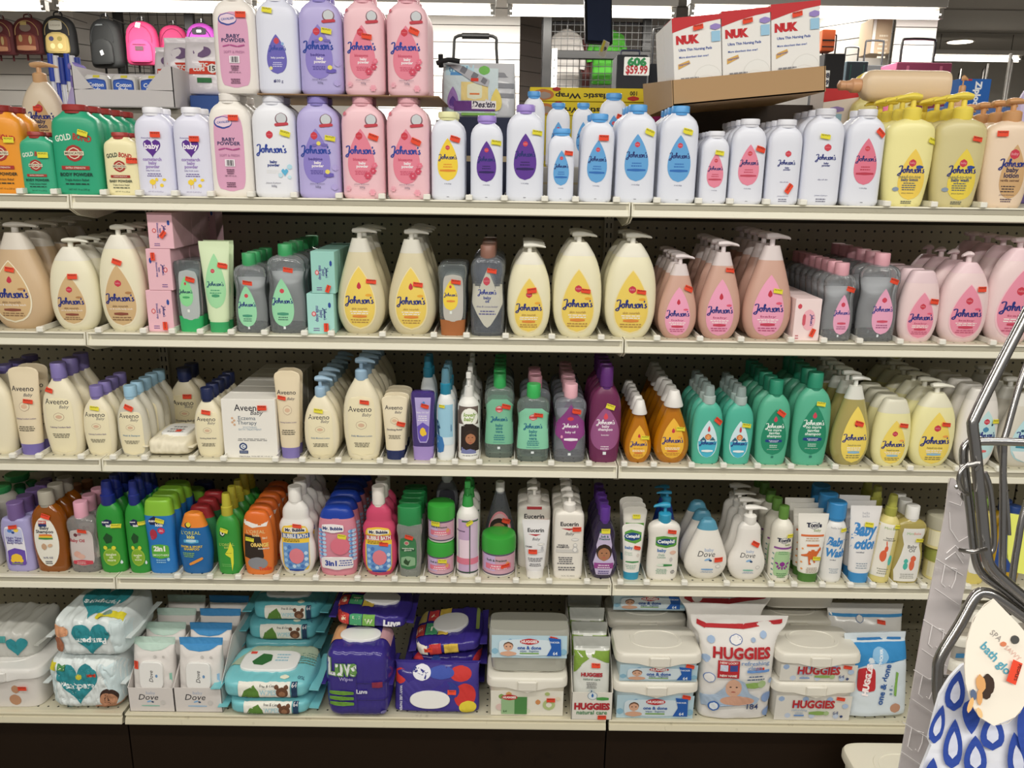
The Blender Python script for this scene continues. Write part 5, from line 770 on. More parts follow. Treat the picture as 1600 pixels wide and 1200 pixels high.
col(4, 1011, 1062, 784, 'ceta', 'ece8e0', ('pump', '2f9ac0', .4), CE2, 'white baby lotion pump bottle with blue pump', 'pump_bottle', n=1, st=(.4, .86, 'o', -4), bf=.76, dirx=-1)
col(4, 1016, 1062, 766, 'dovedrop', '1c3a8a', ('pump', '2f8ab0', .3), None, 'dark blue pump bottle behind the blue topped lotion', 'pump_bottle', n=2, y0=.09, bf=.85, dirx=-1)
DV = lambda c: [('t', 'baby', .05, .52, .42, 'a8b8d4', {'b': .01}), ('t', 'Dove', -.05, .46, .78, '26262c', {'sh': .25, 'b': -.005, 'st': 1.05}), ('e', -.02, .37, .3, .035, '8ab4dc', 20), ('e', .12, .355, .16, .035, '24446c', -20), ('l', 0, .26, .35, 1, 0, 'b0a8a0'), ('q', 0, .2, .55, .028, c), ('l', 0, .165, .6, 2, .018, '8aa0c0'), ('l', 0, .07, .3, 1, 0, 'a0a0a0'), ('e', .5, .25, .24, .065, 'c0bcb8'), ('e', .5, .25, .19, .05, 'ece8e2')]
col(4, 1069, 1137, 810, 'dovedrop', 'ece8e0', None, DV('7aa8d8'), 'white egg shaped baby lotion bottle with blue top', 'lotion_bottle', n=3, st=(.5, .37, 'o', 0), split=.84, scol='5a9cb8', bf=1)
col(4, 1139, 1198, 788, 'dovepump', 'ece8e2', ('pump', 'efece6', .34), DV('7abca8'), 'white egg shaped baby wash bottle with white pump', 'pump_bottle', n=4, st=(.3, .66, 'o', -30), bf=.77, dirx=1.2)
TM = lambda band: [('e', -.02, .69, .8, .1, '5a6a80'), ('e', -.02, .69, .72, .088, 'efece4'), ('t', "Tom's", 0, .7, 1.25, '1a1c3a', {'b': .05}), ('t', 'of Maine', 0, .655, .4, '4a4a5a'), ('t', 'baby', .35, .62, .5, '8aa05a', {'sh': .2, 'b': .01}), ('r', .0, .565, 1.6, .03, band)]
OC = TM('8a4a94')+[('q', 0, .3, 1.45, .44, 'a9cc9a'), ('l', 0, .5, .9, 2, .03, '6a9a6a'), ('e', 0, .3, .5, .085, '8a2c8c')] + [('e', x_, z_, .34, .028, '8a2c8c', a_) for x_, z_, a_ in ((-.4, .26, 70), (.4, .26, -70), (-.25, .235, 60), (.25, .235, -60), (0, .235, 90), (-.5, .31, -30), (.5, .31, 30))] + [('l', 0, .14, 1.0, 3, .03, '5a8a5a')] + [('e', s_*.82, .1+.09*i_, .1, .03, '4a8a8a', 40) for s_ in (-1, 1) for i_ in range(5)]
col(4, 1203, 1237, 790, 'cyl', 'ebe7da', ('cap', '5f8a3c', .46), OC, 'white bottle with purple octopus print and green cap', 'lotion_bottle', n=5, st=(.5, .77, 'y', -6), bf=.83)
KG = [('e', .05, .83, .7, .1, '5a6a80'), ('e', .05, .83, .62, .088, 'f2efe8'), ('t', "Tom's", .05, .84, 1.0, '1a1c3a', {'b': .05}), ('t', 'of Maine', .05, .8, .35, '4a4a5a'), ('t', 'baby', .28, .76, .46, '8aa05a', {'sh': .2}), ('r', .0, .69, 1.5, .028, 'd8703c'), ('l', .0, .65, 1.0, 2, .03, 'c0a890'), ('r', .05, .55, .8, .03, 'd8703c'),
 ('p', [(-.6, .42), (-.35, .42), (-.2, .47), (.1, .49), (.3, .46), (.45, .5), (.55, .53), (.62, .49), (.5, .46), (.3, .38), (.2, .33), (.35, .3), (.2, .29), (.1, .34), (-.05, .36), (-.1, .3), (.05, .27), (-.15, .27), (-.2, .34), (-.25, .4), (-.5, .385), (-.65, .4)], 'd0662c'), ('l', .1, .22, .8, 4, .022, 'b0a090'), ('e', -.6, .3, .12, .03, 'e8a060', 30), ('e', -.55, .2, .12, .03, 'e8a060', 30), ('e', -.6, .5, .12, .03, 'e8a060', 30)]
col(4, 1242, 1290, 802, 'tubeflat', 'efece4', ('base', '4c7a34', .13), KG, 'white tube with orange kangaroo print on a green cap', 'cream_tube', n=4, st=(.35, .36, 'y', -4))
BWT = lambda a, b_, z: [('t', a, 0, z, 1.5, '3f8acc', {'b': .05, 'sh': .15, 'st': 1.5}), ('t', b_, 0, z-.16, 1.7, '3f8acc', {'b': .05, 'sh': .15, 'st': 1.5}), ('t', 'certified', -.2, z-.27, .5, '2a3a5a', {'b': .01}), ('l', 0, z-.32, 1.0, 1, 0, '8a9aa8'), ('l', 0, z-.42, .9, 3, .03, '9aa8b4')]
col(4, 1284, 1319, 783, 'cyl', 'e9e8e6', ('cap', '3a8ecb', .84), BWT('Baby', 'Wash', .64)+[('t', 'hello bello', -.1, .88, 1.0, '9a9aa0')], 'white baby wash bottle with blue cap and blue lettering', 'lotion_bottle', n=3, st=(.5, .85, 'y', -2), bf=.8)
col(4, 1322, 1371, 790, 'tubeflat', 'eceaea', ('base', '3f90cc', .13), BWT('Baby', 'Lotion', .68)+[('t', 'hello\nbello', 0, .89, .45, 'b0b0b8')], 'white baby lotion tube with blue lettering on a blue cap', 'cream_tube', n=3, st=(.2, .77, 'y', -8))
RB = [('t', 'Mint Bebe', 0, .84, 1.2, '8aac5a'), ('l', 0, .76, .9, 1, 0, '8a8a80'), ('t', 'leave-in\nconditioner', 0, .68, 1.1, '4a4a48', {'b': .01}), ('e', -.3, .42, .55, .18, 'e06440'), ('e', -.15, .53, .3, .1, 'e06440'), ('e', -.2, .61, .1, .1, 'e06440', 10), ('e', .35, .36, .34, .16, '5cc0b0'), ('l', -.1, .22, 1.0, 3, .035, 'a0a090')]
col(4, 1360, 1396, 772, 'cyl', 'dccf86', ('spray', 'a8a84c', .5), [('p', [(-.95, .9), (.3, .9), (.2, .1), (-.95, .1)], 'ede9de')]+RB, 'leaning yellow spray bottle with rabbit print', 'spray_bottle', n=3, st=(.45, .87, 'y', -8), bf=.77, ry=4)
BO = [('p', [(-.6, .88), (.75, .88), (.78, .78), (.5, .62), (.7, .48), (.75, .08), (.6, .03), (-.75, .03), (-.85, .2), (-.55, .48), (-.45, .62), (-.65, .78)], 'e9e7e2'), ('t', 'Mint', -.15, .8, .45, '8ac07a'), ('t', 'Bebe', .3, .8, .45, 'e07a60'), ('t', 'Baby\nOil', .1, .56, .6, '3a3c3c', {'b': .01}), ('e', -.2, .36, .28, .08, '4cb8a8'), ('e', -.2, .28, .3, .12, '4cb8a8'), ('e', .25, .4, .36, .1, 'e06a48'), ('e', .2, .3, .34, .18, 'e06a48'), ('l', .0, .15, .9, 3, .03, 'a8a8a0')]
col(4, 1394, 1443, 789, 'babyoil', 'c4b468', ('cap', 'ecebe8', .42), BO, 'yellow baby oil bottle with two animal prints and white cap', 'oil_bottle', n=3, st=(.5, .69, 'y', -4), bk='c', ba=.3, bf=.83)
JY = [('r', 0, .5, 1.9, .7, 'e6e0c0'), ('e', .1, .45, .6, .35, '8ac0b0')]
ja, Hj = jar(1444, 1486, 862, 912, ROWZ[4], .03, 'pale yellow jar with olive lid, lower one behind the plastic strip', (.5, .5, 'y', 0), JY, lidc='9aa050', bc='e8dc98')
jar(1446, 1488, 812, 864, ROWZ[4]+Hj+.0005, .03, 'pale yellow jar with olive lid, upper one behind the plastic strip', (.5, .5, 'y', 0), JY, lidc='b0ac98', bc='e8dc98')
col(4, 1504, 1546, 776, 'suave', 'dccb70', ('cap', '7a9a44', .42), [('q', .1, .45, 1.3, .6, 'e8e6e0'), ('e', 0, .4, .4, .15, '4cb8a8'), ('e', .3, .4, .3, .2, 'e06a48')], 'yellow wash bottle with olive cap seen through the chrome wires', 'lotion_bottle', n=2, bf=.83)
col(4, 1552, 1600, 790, 'shampoo', 'c8a024', ('cap', '24407c', .4), [('r', 0, .5, 1.8, .6, '2a4a90')], 'amber and blue bottle at the right edge of the fourth shelf', 'shampoo_bottle', n=2, bf=.85)
# ------------------------------------------------------------------ bottom shelf: wipes
Z5 = ROWZ[5]
def ppack(uL, uR, vT, z, Y, d, c, front, top, desc, name='wipes_pack', hfix=None, **k):
    vm = vT+30; w = P(uR, vm, Y).x-P(uL, vm, Y).x; x = (P(uR, vm, Y).x+P(uL, vm, Y).x)/2; h = hfix or P((uL+uR)/2, vT, Y+.01).z-z
    rt = pack(name, x, Y, z, w-.02, h, d, c, front, top, desc, **k); return rt, w, h
def tub(uL, uR, vLip, z, Y, d, body, ops, desc, st=None, lidc='e6e2d6', hfix=None, group='wipes tubs', name='wipes_tub', x=None, w=None):
    if x is None:
        w = (P(uR, vLip, Y).x-P(uL, vLip, Y).x); x = (P(uR, vLip, Y).x+P(uL, vLip, Y).x)/2
    hb = hfix or P((uL+uR)/2, vLip, Y).z-z; rt = empty(name, (x, Y+d/2, z)); n = 40
    g = G(); g.loft([[(a, b, zz) for a, b in ell_poly(0, 0, w*s_, d*s_, n, 6)] for s_, zz in ((.86, 0), (.88, .002), (.95, hb))]); g.o('body', M(body), rt)
    g = G(); lt = .017
    def ring(s_, zz, dip=0):
        r = []
        for a, b in ell_poly(0, 0, w*s_, d*s_, 64, 7):
            q = 1 if b < 0 and abs(a) < w*.13 else (max(0, 1-(abs(a)-w*.13)/(w*.06)) if b < 0 else 0); r.append((a, b-(.004*q if dip else 0), zz-q*dip))
        return r
    g.loft([ring(.96, hb-.006, .011), ring(1, hb-.005, .012), ring(1.0, hb+lt*.6), ring(.975, hb+lt), ring(.93, hb+lt+.003), ring(.9, hb+lt+.0035), ring(.6, hb+lt+.005)]); g.o('lid', M(lidc), rt)
    g = G(); g.box(-w*.12, w*.12, -d/2-.0065, -d/2+.01, hb-.012, hb+lt*.9, 0, .003); g.o('latch', M(lidc), rt)
    g = G(); g.loft([[(a, b, hb+lt+.0035+zz) for a, b in ell_poly(0, 0, w*s_, d*s_, 36, 2.5)] for s_, zz in ((.62, 0), (.6, .003), (.52, .003), (.5, .0008))]); g.o('lid_emboss', M(lidc), rt)
    S = lambda xx, zz, off: (xx, -d/2*(.88+.07*zz/hb)-off, zz)
    if ops: decal('label', ops, S, w*.9, hb*.84 if name == 'wipes_tub' else hb, rt)
    if st: sticker(rt, S, w*.9, hb*.88, *st)
    tag(rt, desc, 'wipes tub', group); rt['_t'] = hb+lt+.0055; rt['_x'] = x; rt['_w'] = w; return rt
PH = '2a8c96'
def PMP(up=1):
    o = [('r', 0, .5, 1.94, .94, 'e4ecec'), ('p', [(-.95, .1), (-.7, .05), (-.65, .9), (-.95, .9)], 'cfe0e2'), ('p', [(.45, .9), (.95, .9), (.95, .1), (.75, .1)], 'd4e6ea'), ('h', -.12, .52, 1.05, .78, PH), ('t', 'Pampers', -.12, .5, .85, 'f4f8f8', {'b': .04}), ('e', -.08, .68, .16, .12, 'd8d040'),
         ('e', .62, .28, .44, .34, '3a241c'), ('e', .6, .22, .42, .32, 'c08a6a'), ('e', .6, .06, .8, .16, 'c08a6a'), ('r', -.85, .85, .4, .14, 'd8cc30'), ('e', -.9, .85, .2, .12, 'a8a088'), ('r', -.5, .85, .2, .12, '4a8a50'), ('t', 'x1', -.5, .85, .14, 'f0f0e0'), ('l', -.1, .12, .6, 1, 0, '4a9aa0'), ('e', -.45, .05, .18, .07, PH)]
    if up < 0: o = [('h', .1, .5, .95, .78, PH), ('t', 'Pampers', .1, .5, .75, 'f4f8f8', {'b': .04, 'rt': 180}), ('e', -.7, .7, .5, .3, 'dca078'), ('e', -.75, .35, .3, .42, 'a86a4c'), ('l', -.2, .8, .3, 1, 0, '5a9aa0'), ('p', [(.55, .95), (.95, .9), (.95, .1), (.65, .1)], 'cfdee0')]
    return o
PMT = [('h', .0, -.05, 1.2, .8, PH), ('t', 'Pampers', 0, -.05, .9, 'f4f8f8', {'b': .03, 'rt': 180}), ('r', .5, -.35, .7, .12, 'd8cc30'), ('e', .4, -.33, .24, .12, '7a9a90')]
a, w_, h_ = ppack(62, 196, 1027, Z5+.001, -.03, .2, 'dce4e4', PMP(), None, 'white bundle of wipes with teal heart and sleeping baby, lower', n=6, wr=.008, fin=.008, k='g', st=(.25, .72, 'o', 0), name='wipes_bundle')
ppack(66, 204, 952, Z5+h_+.006, -.03, .19, 'dce4e4', PMP(-1), PMT, 'white bundle of wipes with teal heart printed upside down, upper', n=6, wr=.008, fin=.008, k='g', name='wipes_bundle', hfix=.105)
tub(-75, 62, 1058, Z5, -.03, .16, 'e2ddd8', [('e', .35, .3, .3, .4, 'c09070'), ('e', .4, .7, .2, .3, 'c09070'), ('r', -.4, .5, .3, .1, '7aa8b0')], 'white wipes tub at the left edge with baby print', st=(.6, .72, 'o', 0), lidc='e4e2de')
ppack(-80, 62, 978, Z5+.105, .02, .16, 'c2c2bc', [('h', .55, .5, .5, .6, PH), ('r', .2, .75, .2, .2, '4a9a98')], None, 'grey white pack of wipes with small teal heart, on the left edge tub', n=5, wr=.006, fin=.006, hfix=.085)
# trays of standing pouches
def tray(uL, uR, vT, z, Y, d, c, ops, desc, st=None):
    w = P(uR, vT, Y).x-P(uL, vT, Y).x; x = (P(uR, vT, Y).x+P(uL, vT, Y).x)/2; h = P((uL+uR)/2, vT, Y).z-z; rt = empty('display_carton', (x, Y, z)); t = .0012
    g = G(); g.box(-w/2, w/2, 0, t, 0, h); 
    for s_ in (-1, 1): g.loft([[(s_*(w/2-t/2)+e, yy, zz) for yy, zz in ((0, 0), (d, 0), (d, h*2.2), (d*.35, h*2.2), (0, h))] for e in (-t/2, t/2)])
    g.box(-w/2, w/2, 0, d, 0, t); g.box(-w/2, w/2, d-t, d, 0, h*2.2); g.o('body', M(c, 'm'), rt, smooth=False)
    decal('label', ops, lambda xx, zz, off: (xx, -off, zz), w, h, rt)
    if st: sticker(rt, lambda xx, zz, off: (xx, -off, zz), w, h, *st)
    tag(rt, desc, 'carton'); return rt, x, w, h
def pouch(name, x, Y, z, w, h, d, c, ops, desc, lean=8, st=None, group=None, topc=None, lid=None, k='g', rz=0, seal=.9, cat='wipes pack'):
    """standing soft pack that leans back, sealed along its top"""
    rt = empty(name, (x, Y+d/2, z), math.radians(rz), math.radians(-lean)); t1 = seal
    B_ = Body([(0, .93, .7), (.02, .97, .9), (.08, .98, 1), (.5, .97, 1), (.75, .96, .8), (t1, .97, .25), (t1+.02, .98, .06), (.99, 1.0, .05), (1, 1.0, .04)], w, h, d, 3.2, .0035)
    g = G(); B_.mesh(g, 0, t1 if topc else 1, 50, 72); g.o('wrapper', M(c, k), rt)
    if topc: g = G(); B_.mesh(g, t1, 1, 6, 72); g.o('top_seal', M(topc, k), rt)
    if ops: decal('label', ops, B_.S, w, h, rt, base=.0016)
    if lid: g = G(); g.loft([[(a, B_.S(0, lid[1]*h, 0)[1]-o_, b) for a, b in ell_poly(lid[0]*w/2, lid[1]*h, lid[2]*w*s_, lid[3]*h*s_, 36, lid[4])] for s_, o_ in ((1, -.006), (1, .004), (.96, .0055))][::-1]); g.o('lid', M('ecebe8'), rt)
    if lid and len(lid) > 5: decal('lid_print', lid[5], lambda xx, zz, off: (lid[0]*w/2+xx, B_.S(0, lid[1]*h, 0)[1]-.0057-off, lid[1]*h+zz), lid[2]*w, lid[3]*h, rt, base=.0002)
    if st: sticker(rt, B_.S, w, h, *st)
    tag(rt, desc, cat, group); return rt
def DVT(c): return [('t', 'baby', .0, .78, .4, 'b0bcd0'), ('t', 'Dove', -.1, .62, .85, '26262c', {'sh': .25}), ('e', -.1, .44, .22, .07, '8ab4dc', 20), ('e', .05, .42, .12, .07, '24446c', -20), ('q', -.05, .26, .8, .05, c), ('l', -.05, .16, .6, 1, 0, 'b0a8a8'), ('e', .5, .4, .22, .2, 'd0ccc8')]
for i_, (a_, b_, cc, tc_, pu, nn) in enumerate(((199, 270, '8ec4b0', 'bcd4c8', (208, 276), 'first'), (271, 345, '9ac0e0', '3f8cc4', (280, 345), 'second'))):
    _, x_, w_, h_ = tray(a_, b_, 1075, Z5, -.03, .3, 'dcd6d2', DVT(cc), 'white open display carton of pouches with %s band' % ('green' if i_ == 0 else 'blue'))
    for j in range(4):
        Y_ = -.026+.07*j; hh = .182; pw = w_*.93
        o = pouch('wipes_pouch', x_+.001, Y_, Z5+.002, pw, hh, .045, 'dfdad6', [('p', [(-.95, .93), (-.5, .85), (0, .83), (.5, .85), (.95, .93), (.95, .99), (-.95, .99)], tc_), ('e', .15, .76, .16, -1, 'c4c0bc'), ('e', .55, .76, .12, -1, 'c4c0bc'), ('r', .85, .45, .1, .14, cc)] if j < 2 else [('r', 0, .95, 1.9, .08, tc_)],
          'white pouch of wipes with pale %s top standing in its carton, %s' % ('green' if i_ == 0 else 'blue', ORD[j]), lean=7, topc=tc_, k='m', lid=(0, .5, .56, .4, 5, [('t', 'Dove', 0, .0, 1.0, '2a2a30', {'sh': .25, 'rt': 90, 'st': 1}), ('e', .45, .0, .2, .12, '6a94c0')]) if j < 2 else None, group='pouches with pale %s tops' % ('green' if i_ == 0 else 'blue'), st=(-.75, .64, 'o', 90) if j == 0 and i_ == 0 else ((-.3, .6, 'o', 90) if j == 0 else None))
TEAL = '7cc8d0'
TF = [('r', .0, .5, 1.1, .8, 'eeece2'), ('p', [(-.5, .15), (-.42, .55), (-.22, .8), (-.12, .5), (-.1, .15)], '5a8434'), ('t', 'free & clear', .08, .78, .35, '2a2a2a', {'b': .01}), ('t', 'WIPES', .08, .45, .35, 'a8d4e0', {'b': .02, 'st': 1.3}), ('e', .38, .45, .26, -1, '6a4630'), ('e', .27, .72, .1, -1, '6a4630'), ('e', .47, .72, .1, -1, '6a4630'), ('e', .38, .38, .14, -1, '9a6e50'), ('r', .64, .5, .12, .8, '1c3a5a'), ('t', '64', .64, .8, .1, 'f0f0f0')]
TT = [('p', [(-.9, -.1), (-.5, .45), (.9, .45), (.9, .1), (.3, .15), (-.3, -.1)], 'a8b8a0'), ('l', .75, .2, .4, 5, .06, '6a8a7a'), ('e', .4, -.38, .2, .08, 'e8e8d0'), ('t', '0%', .75, -.38, .14, '2a4a6a')]
LIDP = [('p', [(-.62, -.1), (-.35, .3), (.0, .25), (.05, -.05), (-.2, -.28), (-.5, -.25)], '2f6a34'), ('l', .4, .25, .5, 3, .14, '9ac4d4'), ('r', -.7, .34, .22, .12, 'dc4a3c'), ('l', 0, -.42, .3, 1, 0, 'a0a0a0')]
ppk = lambda *a, **k: ppack(*a, k.pop('front', TF), k.pop('top', TT), k.pop('desc'), wr=.003, fin=.018, k='g', **k)[0]
tl = (LIDP, -.05, -.02, .62, .52, 4)
ppk(346, 494, 1097, Z5+.001, -.045, .17, TEAL, top=None, desc='teal pack of wipes with leaf and bear print, bottom of its stack', hfix=.044)
ppk(335, 494, 1072, Z5+.047, -.045, .17, TEAL, desc='teal pack of wipes with leaf and bear print, second from the bottom', hfix=.055, lid=tl)
ppk(372, 500, 1020, Z5+.001, .135, .16, TEAL, front=None, top=None, desc='teal pack of wipes, bottom of the rear stack', hfix=.05)
ppk(372, 500, 1020, Z5+.053, .135, .16, TEAL, front=None, desc='teal pack of wipes, middle of the rear stack', hfix=.05, lid=tl)
ppk(378, 505, 1000, Z5+.105, .125, .16, '6ab8c2', desc='teal pack of wipes with white lid, third in the rear stack', hfix=.055, lid=tl)
ppk(384, 510, 950, Z5+.163, .13, .16, '5fb0ba', desc='teal pack of wipes with white lid, topmost of the rear stack', hfix=.05, lid=tl, )
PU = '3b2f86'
LVF = [('t', 'Luvs', -.4, .77, .86, '6a9a50', {'b': .08, 'st': 1.5}), ('t', 'Luvs', -.4, .775, .84, 'e8eaec', {'b': .035, 'st': 1.5}), ('t', 'Wipes', -.3, .6, .4, 'b0a8dc', {'b': .02}), ('q', -.45, .4, .72, .06, '6a9a38'), ('q', -.45, .32, .72, .06, '6a9a38'), ('q', -.45, .24, .72, .06, '6a9a38'), ('r', .45, .55, .9, .01, '2a2060'), ('r', .45, .3, .9, .01, '2a2060'), ('r', .0, .4, .01, .6, '2a2060'), ('t', 'Luvs', .15, .43, .32, 'd8d8e8', {'b': .05}), ('r', .6, .53, .3, .08, '8a2a44'), ('e', .75, .1, .16, -1, '8a84c0'), ('l', -.5, .1, .8, 1, 0, '8a80c0')]
BLK = lambda: [('r', -.85, .25, .3, .3, 'c8b464'), ('r', -.5, .25, .3, .3, 'c83a3a'), ('t', 'A', -.5, .25, .18, 'f0e0c0', {'b': .05}), ('r', -.15, .3, .34, .3, 'd8b848'), ('r', -.85, -.12, .3, .3, 'b83a34'), ('t', 'B', -.85, -.12, .2, 'f0e0c0', {'b': .05}), ('r', -.5, -.12, .34, .3, '4aa070'), ('t', 'T', -.5, -.12, .2, 'f0f0d8', {'b': .05}), ('r', -.15, -.15, .3, .3, 'd8b848'), ('t', 'W', -.15, -.15, .2, '3a8a50', {'b': .05})]
a, w_, hL = ppack(496, 617, 1015, Z5+.001, -.05, .15, PU, LVF, [('r', -.7, .1, .4, .5, 'd8a070'), ('r', .75, .1, .3, .4, 'c89aa0')], 'purple bundle of wipes with white lettering and green stripes', n=7, wr=.004, fin=.004, k='g', name='wipes_bundle', lid=(None, 0, -.02, .6, .42, 2.2))
B2 = [('r', -.75, .5, .34, .8, 'c83a34'), ('t', 'B', -.75, .5, .22, 'f0e0c0', {'b': .05}), ('r', -.4, .5, .32, .8, '4aa070'), ('t', 'T', -.4, .5, .2, 'f0f0d8', {'b': .05}), ('r', -.06, .5, .32, .8, '7ab450'), ('t', 'W', -.06, .5, .22, 'e8e8d0', {'b': .05}), ('t', 'Luvs', .55, .5, .45, 'f0f0f8', {'b': .06})]
ppack(515, 645, 975, Z5+hL+.012, .04, .16, PU, B2, BLK(), 'purple pack of wipes with alphabet blocks and oval lid, on the bundle', n=5, wr=.004, fin=.012, hfix=.04, lid=(None, .15, 0, .5, .42, 2.2), ry=4)
G_ = [('r', -.3, .5, 1.3, .9, '3a5a9a'), ('e', .55, .78, .5, .3, 'c8302c'), ('e', -.85, .72, .3, .3, 'c8302c'), ('e', .65, .35, .5, .5, 'c8302c'), ('e', .3, .45, .45, .35, '2a3488'), ('e', .72, .12, .4, .26, 'dcc83a'), ('e', .1, .8, .6, .25, '3a50a8'), ('e', -.35, .8, .42, .3, 'e8e8f0'), ('t', 'Luvs', -.4, .8, .36, '2a2a80', {'b': .05, 'rt': 160}), ('t', 'WHY USE PAPER', -.82, .28, .6, 'd8d8e8', {'rt': -90, 'b': .03}), ('l', .2, .62, .5, 1, 0, 'f0f0f0')]
G_ = [('r', 0, .5, 1.9, .92, PU)]+G_[1:]
xg = P(682, 1080, -.02).x; wg = P(752, 1080, -.02).x-P(616, 1080, -.02).x
pouch('wipes_pack', xg, -.03, Z5+.001, wg, .125, .05, PU, G_, 'purple pack of wipes with balloon print, standing with oval lid forward', lean=14, lid=(-.15, .27, .46, .36, 2.2), st=(.35, .42, 'o', 0), seal=.95)
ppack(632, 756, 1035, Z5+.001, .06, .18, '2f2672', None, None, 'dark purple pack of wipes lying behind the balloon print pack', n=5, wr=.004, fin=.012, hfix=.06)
ppack(632, 760, 1010, Z5+.063, .05, .18, PU, [('e', -.72, .5, .34, .9, 'c02c34'), ('e', -.25, .5, .34, .9, '2a4aa0'), ('t', 'Luvs', .3, .6, .36, 'f0f0f8', {'b': .06}), ('t', 'Wipes', .36, .22, .22, 'b8b0e0'), ('e', .85, .7, .24, .4, 'c02c34')], None, 'purple pack of wipes with red and blue prints, middle of the pile', n=5, wr=.005, fin=.012, hfix=.06)
ppack(640, 762, 985, Z5+.128, .04, .18, PU, [('r', -.75, .5, .34, .8, 'e8e0d0'), ('t', 'E', -.35, .5, .2, 'e8d8b0', {'b': .05}), ('r', .1, .5, .4, .7, 'd8b848'), ('r', -.35, .5, .34, .8, 'c83a3a')], BLK()+[('r', .85, .1, .1, .6, '8a9a50')], 'purple pack of wipes with alphabet blocks, topmost of the pile', n=5, wr=.005, fin=.012, hfix=.035, lid=(None, .05, .0, .52, .5, 2.2), ry=-7, st=(-.55, .6, 'o', 0))
# tubs
NCL = [('r', 0, .5, 1.98, .96, 'ece8da'), ('e', -.7, .75, .16, .2, '8aa85a'), ('e', -.5, .85, .16, .18, 'd8a868'), ('e', .0, .2, .2, .22, 'dce4c8'), ('e', .3, .55, .14, .2, 'd8935a'), ('e', .6, .45, .34, .42, 'b8c88a'), ('e', .6, .45, .16, .2, 'ece8da'), ('e', -.75, .35, .2, .26, 'e4c8c0'), ('e', .55, .88, .14, .14, 'b0c078'), ('e', .85, .7, .12, .14, 'e8dcc0'), ('r', -.35, .42, .7, .68, '9cc090'), ('r', -.17, .42, .34, .68, '4f8a4a'), ('e', -.48, .74, .44, .22, 'c0282c'), ('t', 'HUGGIES', -.48, .74, .36, 'f4e8e0', {'b': .06}), ('l', -.35, .2, .3, 1, 0, 'f0f0e0'), ('t', '64', -.6, .2, .1, '3a6a3a')]
zt_ = tub(760, 888, 1072, Z5, -.035, .13, 'e6e0d0', NCL, 'cream wipes tub with coloured circles, under the clear box', st=(.65, .62, 'o', 0))
OD = [('r', 0, .5, 1.98, .96, 'b9d4e0')] + [('e', -.9+.2*i, .3+.4*(i*7 % 3)/2, .18, .26, ['8ab8d0', 'dbe8ee', '7aa8c8'][i % 3]) for i in range(10)] + [('q', -.05, .48, 1.5, .72, 'd6e4ec'), ('e', -.55, .55, .26, .34, '6a4a38'), ('e', -.55, .5, .24, .32, 'd8a88c'), ('e', -.55, .22, .44, .22, 'd8a88c'), ('e', -.6, .52, .04, .04, '2a1a14'), ('e', -.5, .52, .04, .04, '2a1a14'), ('e', 0, .74, .5, .26, 'c0242c'), ('t', 'HUGGIES', 0, .74, .42, 'f4f0f0', {'b': .04}), ('t', 'one & done', 0, .48, .62, '2a5aa8', {'b': .03}), ('t', 'wipes · lingettes', 0, .33, .5, '4a6a9a', {'b': .01}), ('r', .0, .24, .5, .05, '7aa84c'), ('p', [(.5, .92), (.82, .9), (.84, .14), (.46, .14), (.58, .5)], '1f5cb0'), ('t', 'THICKER', .66, .72, .26, 'e8f0f8', {'b': .02}), ('t', '64', .68, .25, .12, 'e8f0f8', {'b': .02})]
# clear plastic box of wipes on the tub
xb = (P(764, 1000, 0).x+P(890, 1000, 0).x)/2; wb = P(890, 1000, 0).x-P(764, 1000, 0).x; rt = empty('wipes_box', (xb, .035, Z5+zt_['_t']+.001), 0, math.radians(-6))
g = G(); g.loft([[(a, b, zz) for a, b in ell_poly(0, 0, wb*s_, .11*s_, 40, 6)] for s_, zz in ((.9, 0), (.93, .003), (.96, .04), (1, .043), (1.0, .104), (.97, .11))]); g.o('body', M('d8d8cc', 'c', .45), rt)
g = G(); g.box(-wb*.44, wb*.44, -.045, .045, .004, .04, 0, .01); g.o('wipes_stack', M('dedac8', 'm'), rt)
decal('label', OD, lambda xx, zz, off: (xx, -.0565-off, zz+.038), wb*.94, .062, rt); sticker(rt, lambda xx, zz, off: (xx, -.0565-off, zz+.04), wb, .06, .6, .85, 'o', -12)
tag(rt, 'clear plastic box of wipes with blue label, on the cream tub', 'wipes box')
_, x_, w_, h_ = tray(894, 958, 1082, Z5, -.04, .3, 'e4e0d6', [('e', 0, .88, .5, .3, '9aa8b0'), ('e', 0, .88, .42, .26, 'dde6ea'), ('d', 0, .9, .12, .16, '2f6ab0'), ('q', .5, .78, .6, .12, '4f9a4a'), ('t', 'HUGGIES', 0, .5, 1.75, 'b02430', {'b': .06, 'st': 1.15}), ('t', 'natural care', 0, .28, 1.5, '4a8a5a', {'b': .02}), ('l', 0, .13, .8, 1, 0, 'a0b090')], 'white display carton of green pouches with red lettering', st=(.5, .12, 'o', 0))
for j in range(4):
    pouch('wipes_pouch', x_-.002, -.035+.07*j, Z5+.002, w_*.92, .205, .045, 'dadcd6', [('p', [(-.96, .84), (.96, .84), (.96, .68), (.5, .74), (0, .78), (-.5, .7), (-.96, .56)], '7a9a38')]+([('t', 'HUGGIES', 0, .56, 1.15, 'a82a34', {'b': .06}), ('t', 'natural care', 0, .505, .9, '5a7a6a', {'b': .01}), ('l', 0, .46, .6, 4, .022, '7a7a78'), ('e', 0, .34, .34, -1, 'c8d0d0'), ('d', 0, .34, .1, .05, '2f5a8a'), ('q', 0, .27, .7, .04, '4f9a4a')] if j == 0 else []), 'silver and green pouch of wipes standing in its carton, %s' % ORD[j], lean=6, topc='b0b2ac', st=(.2, .68, 'o', 0) if j == 0 else None, group='silver and green pouches', seal=.86)
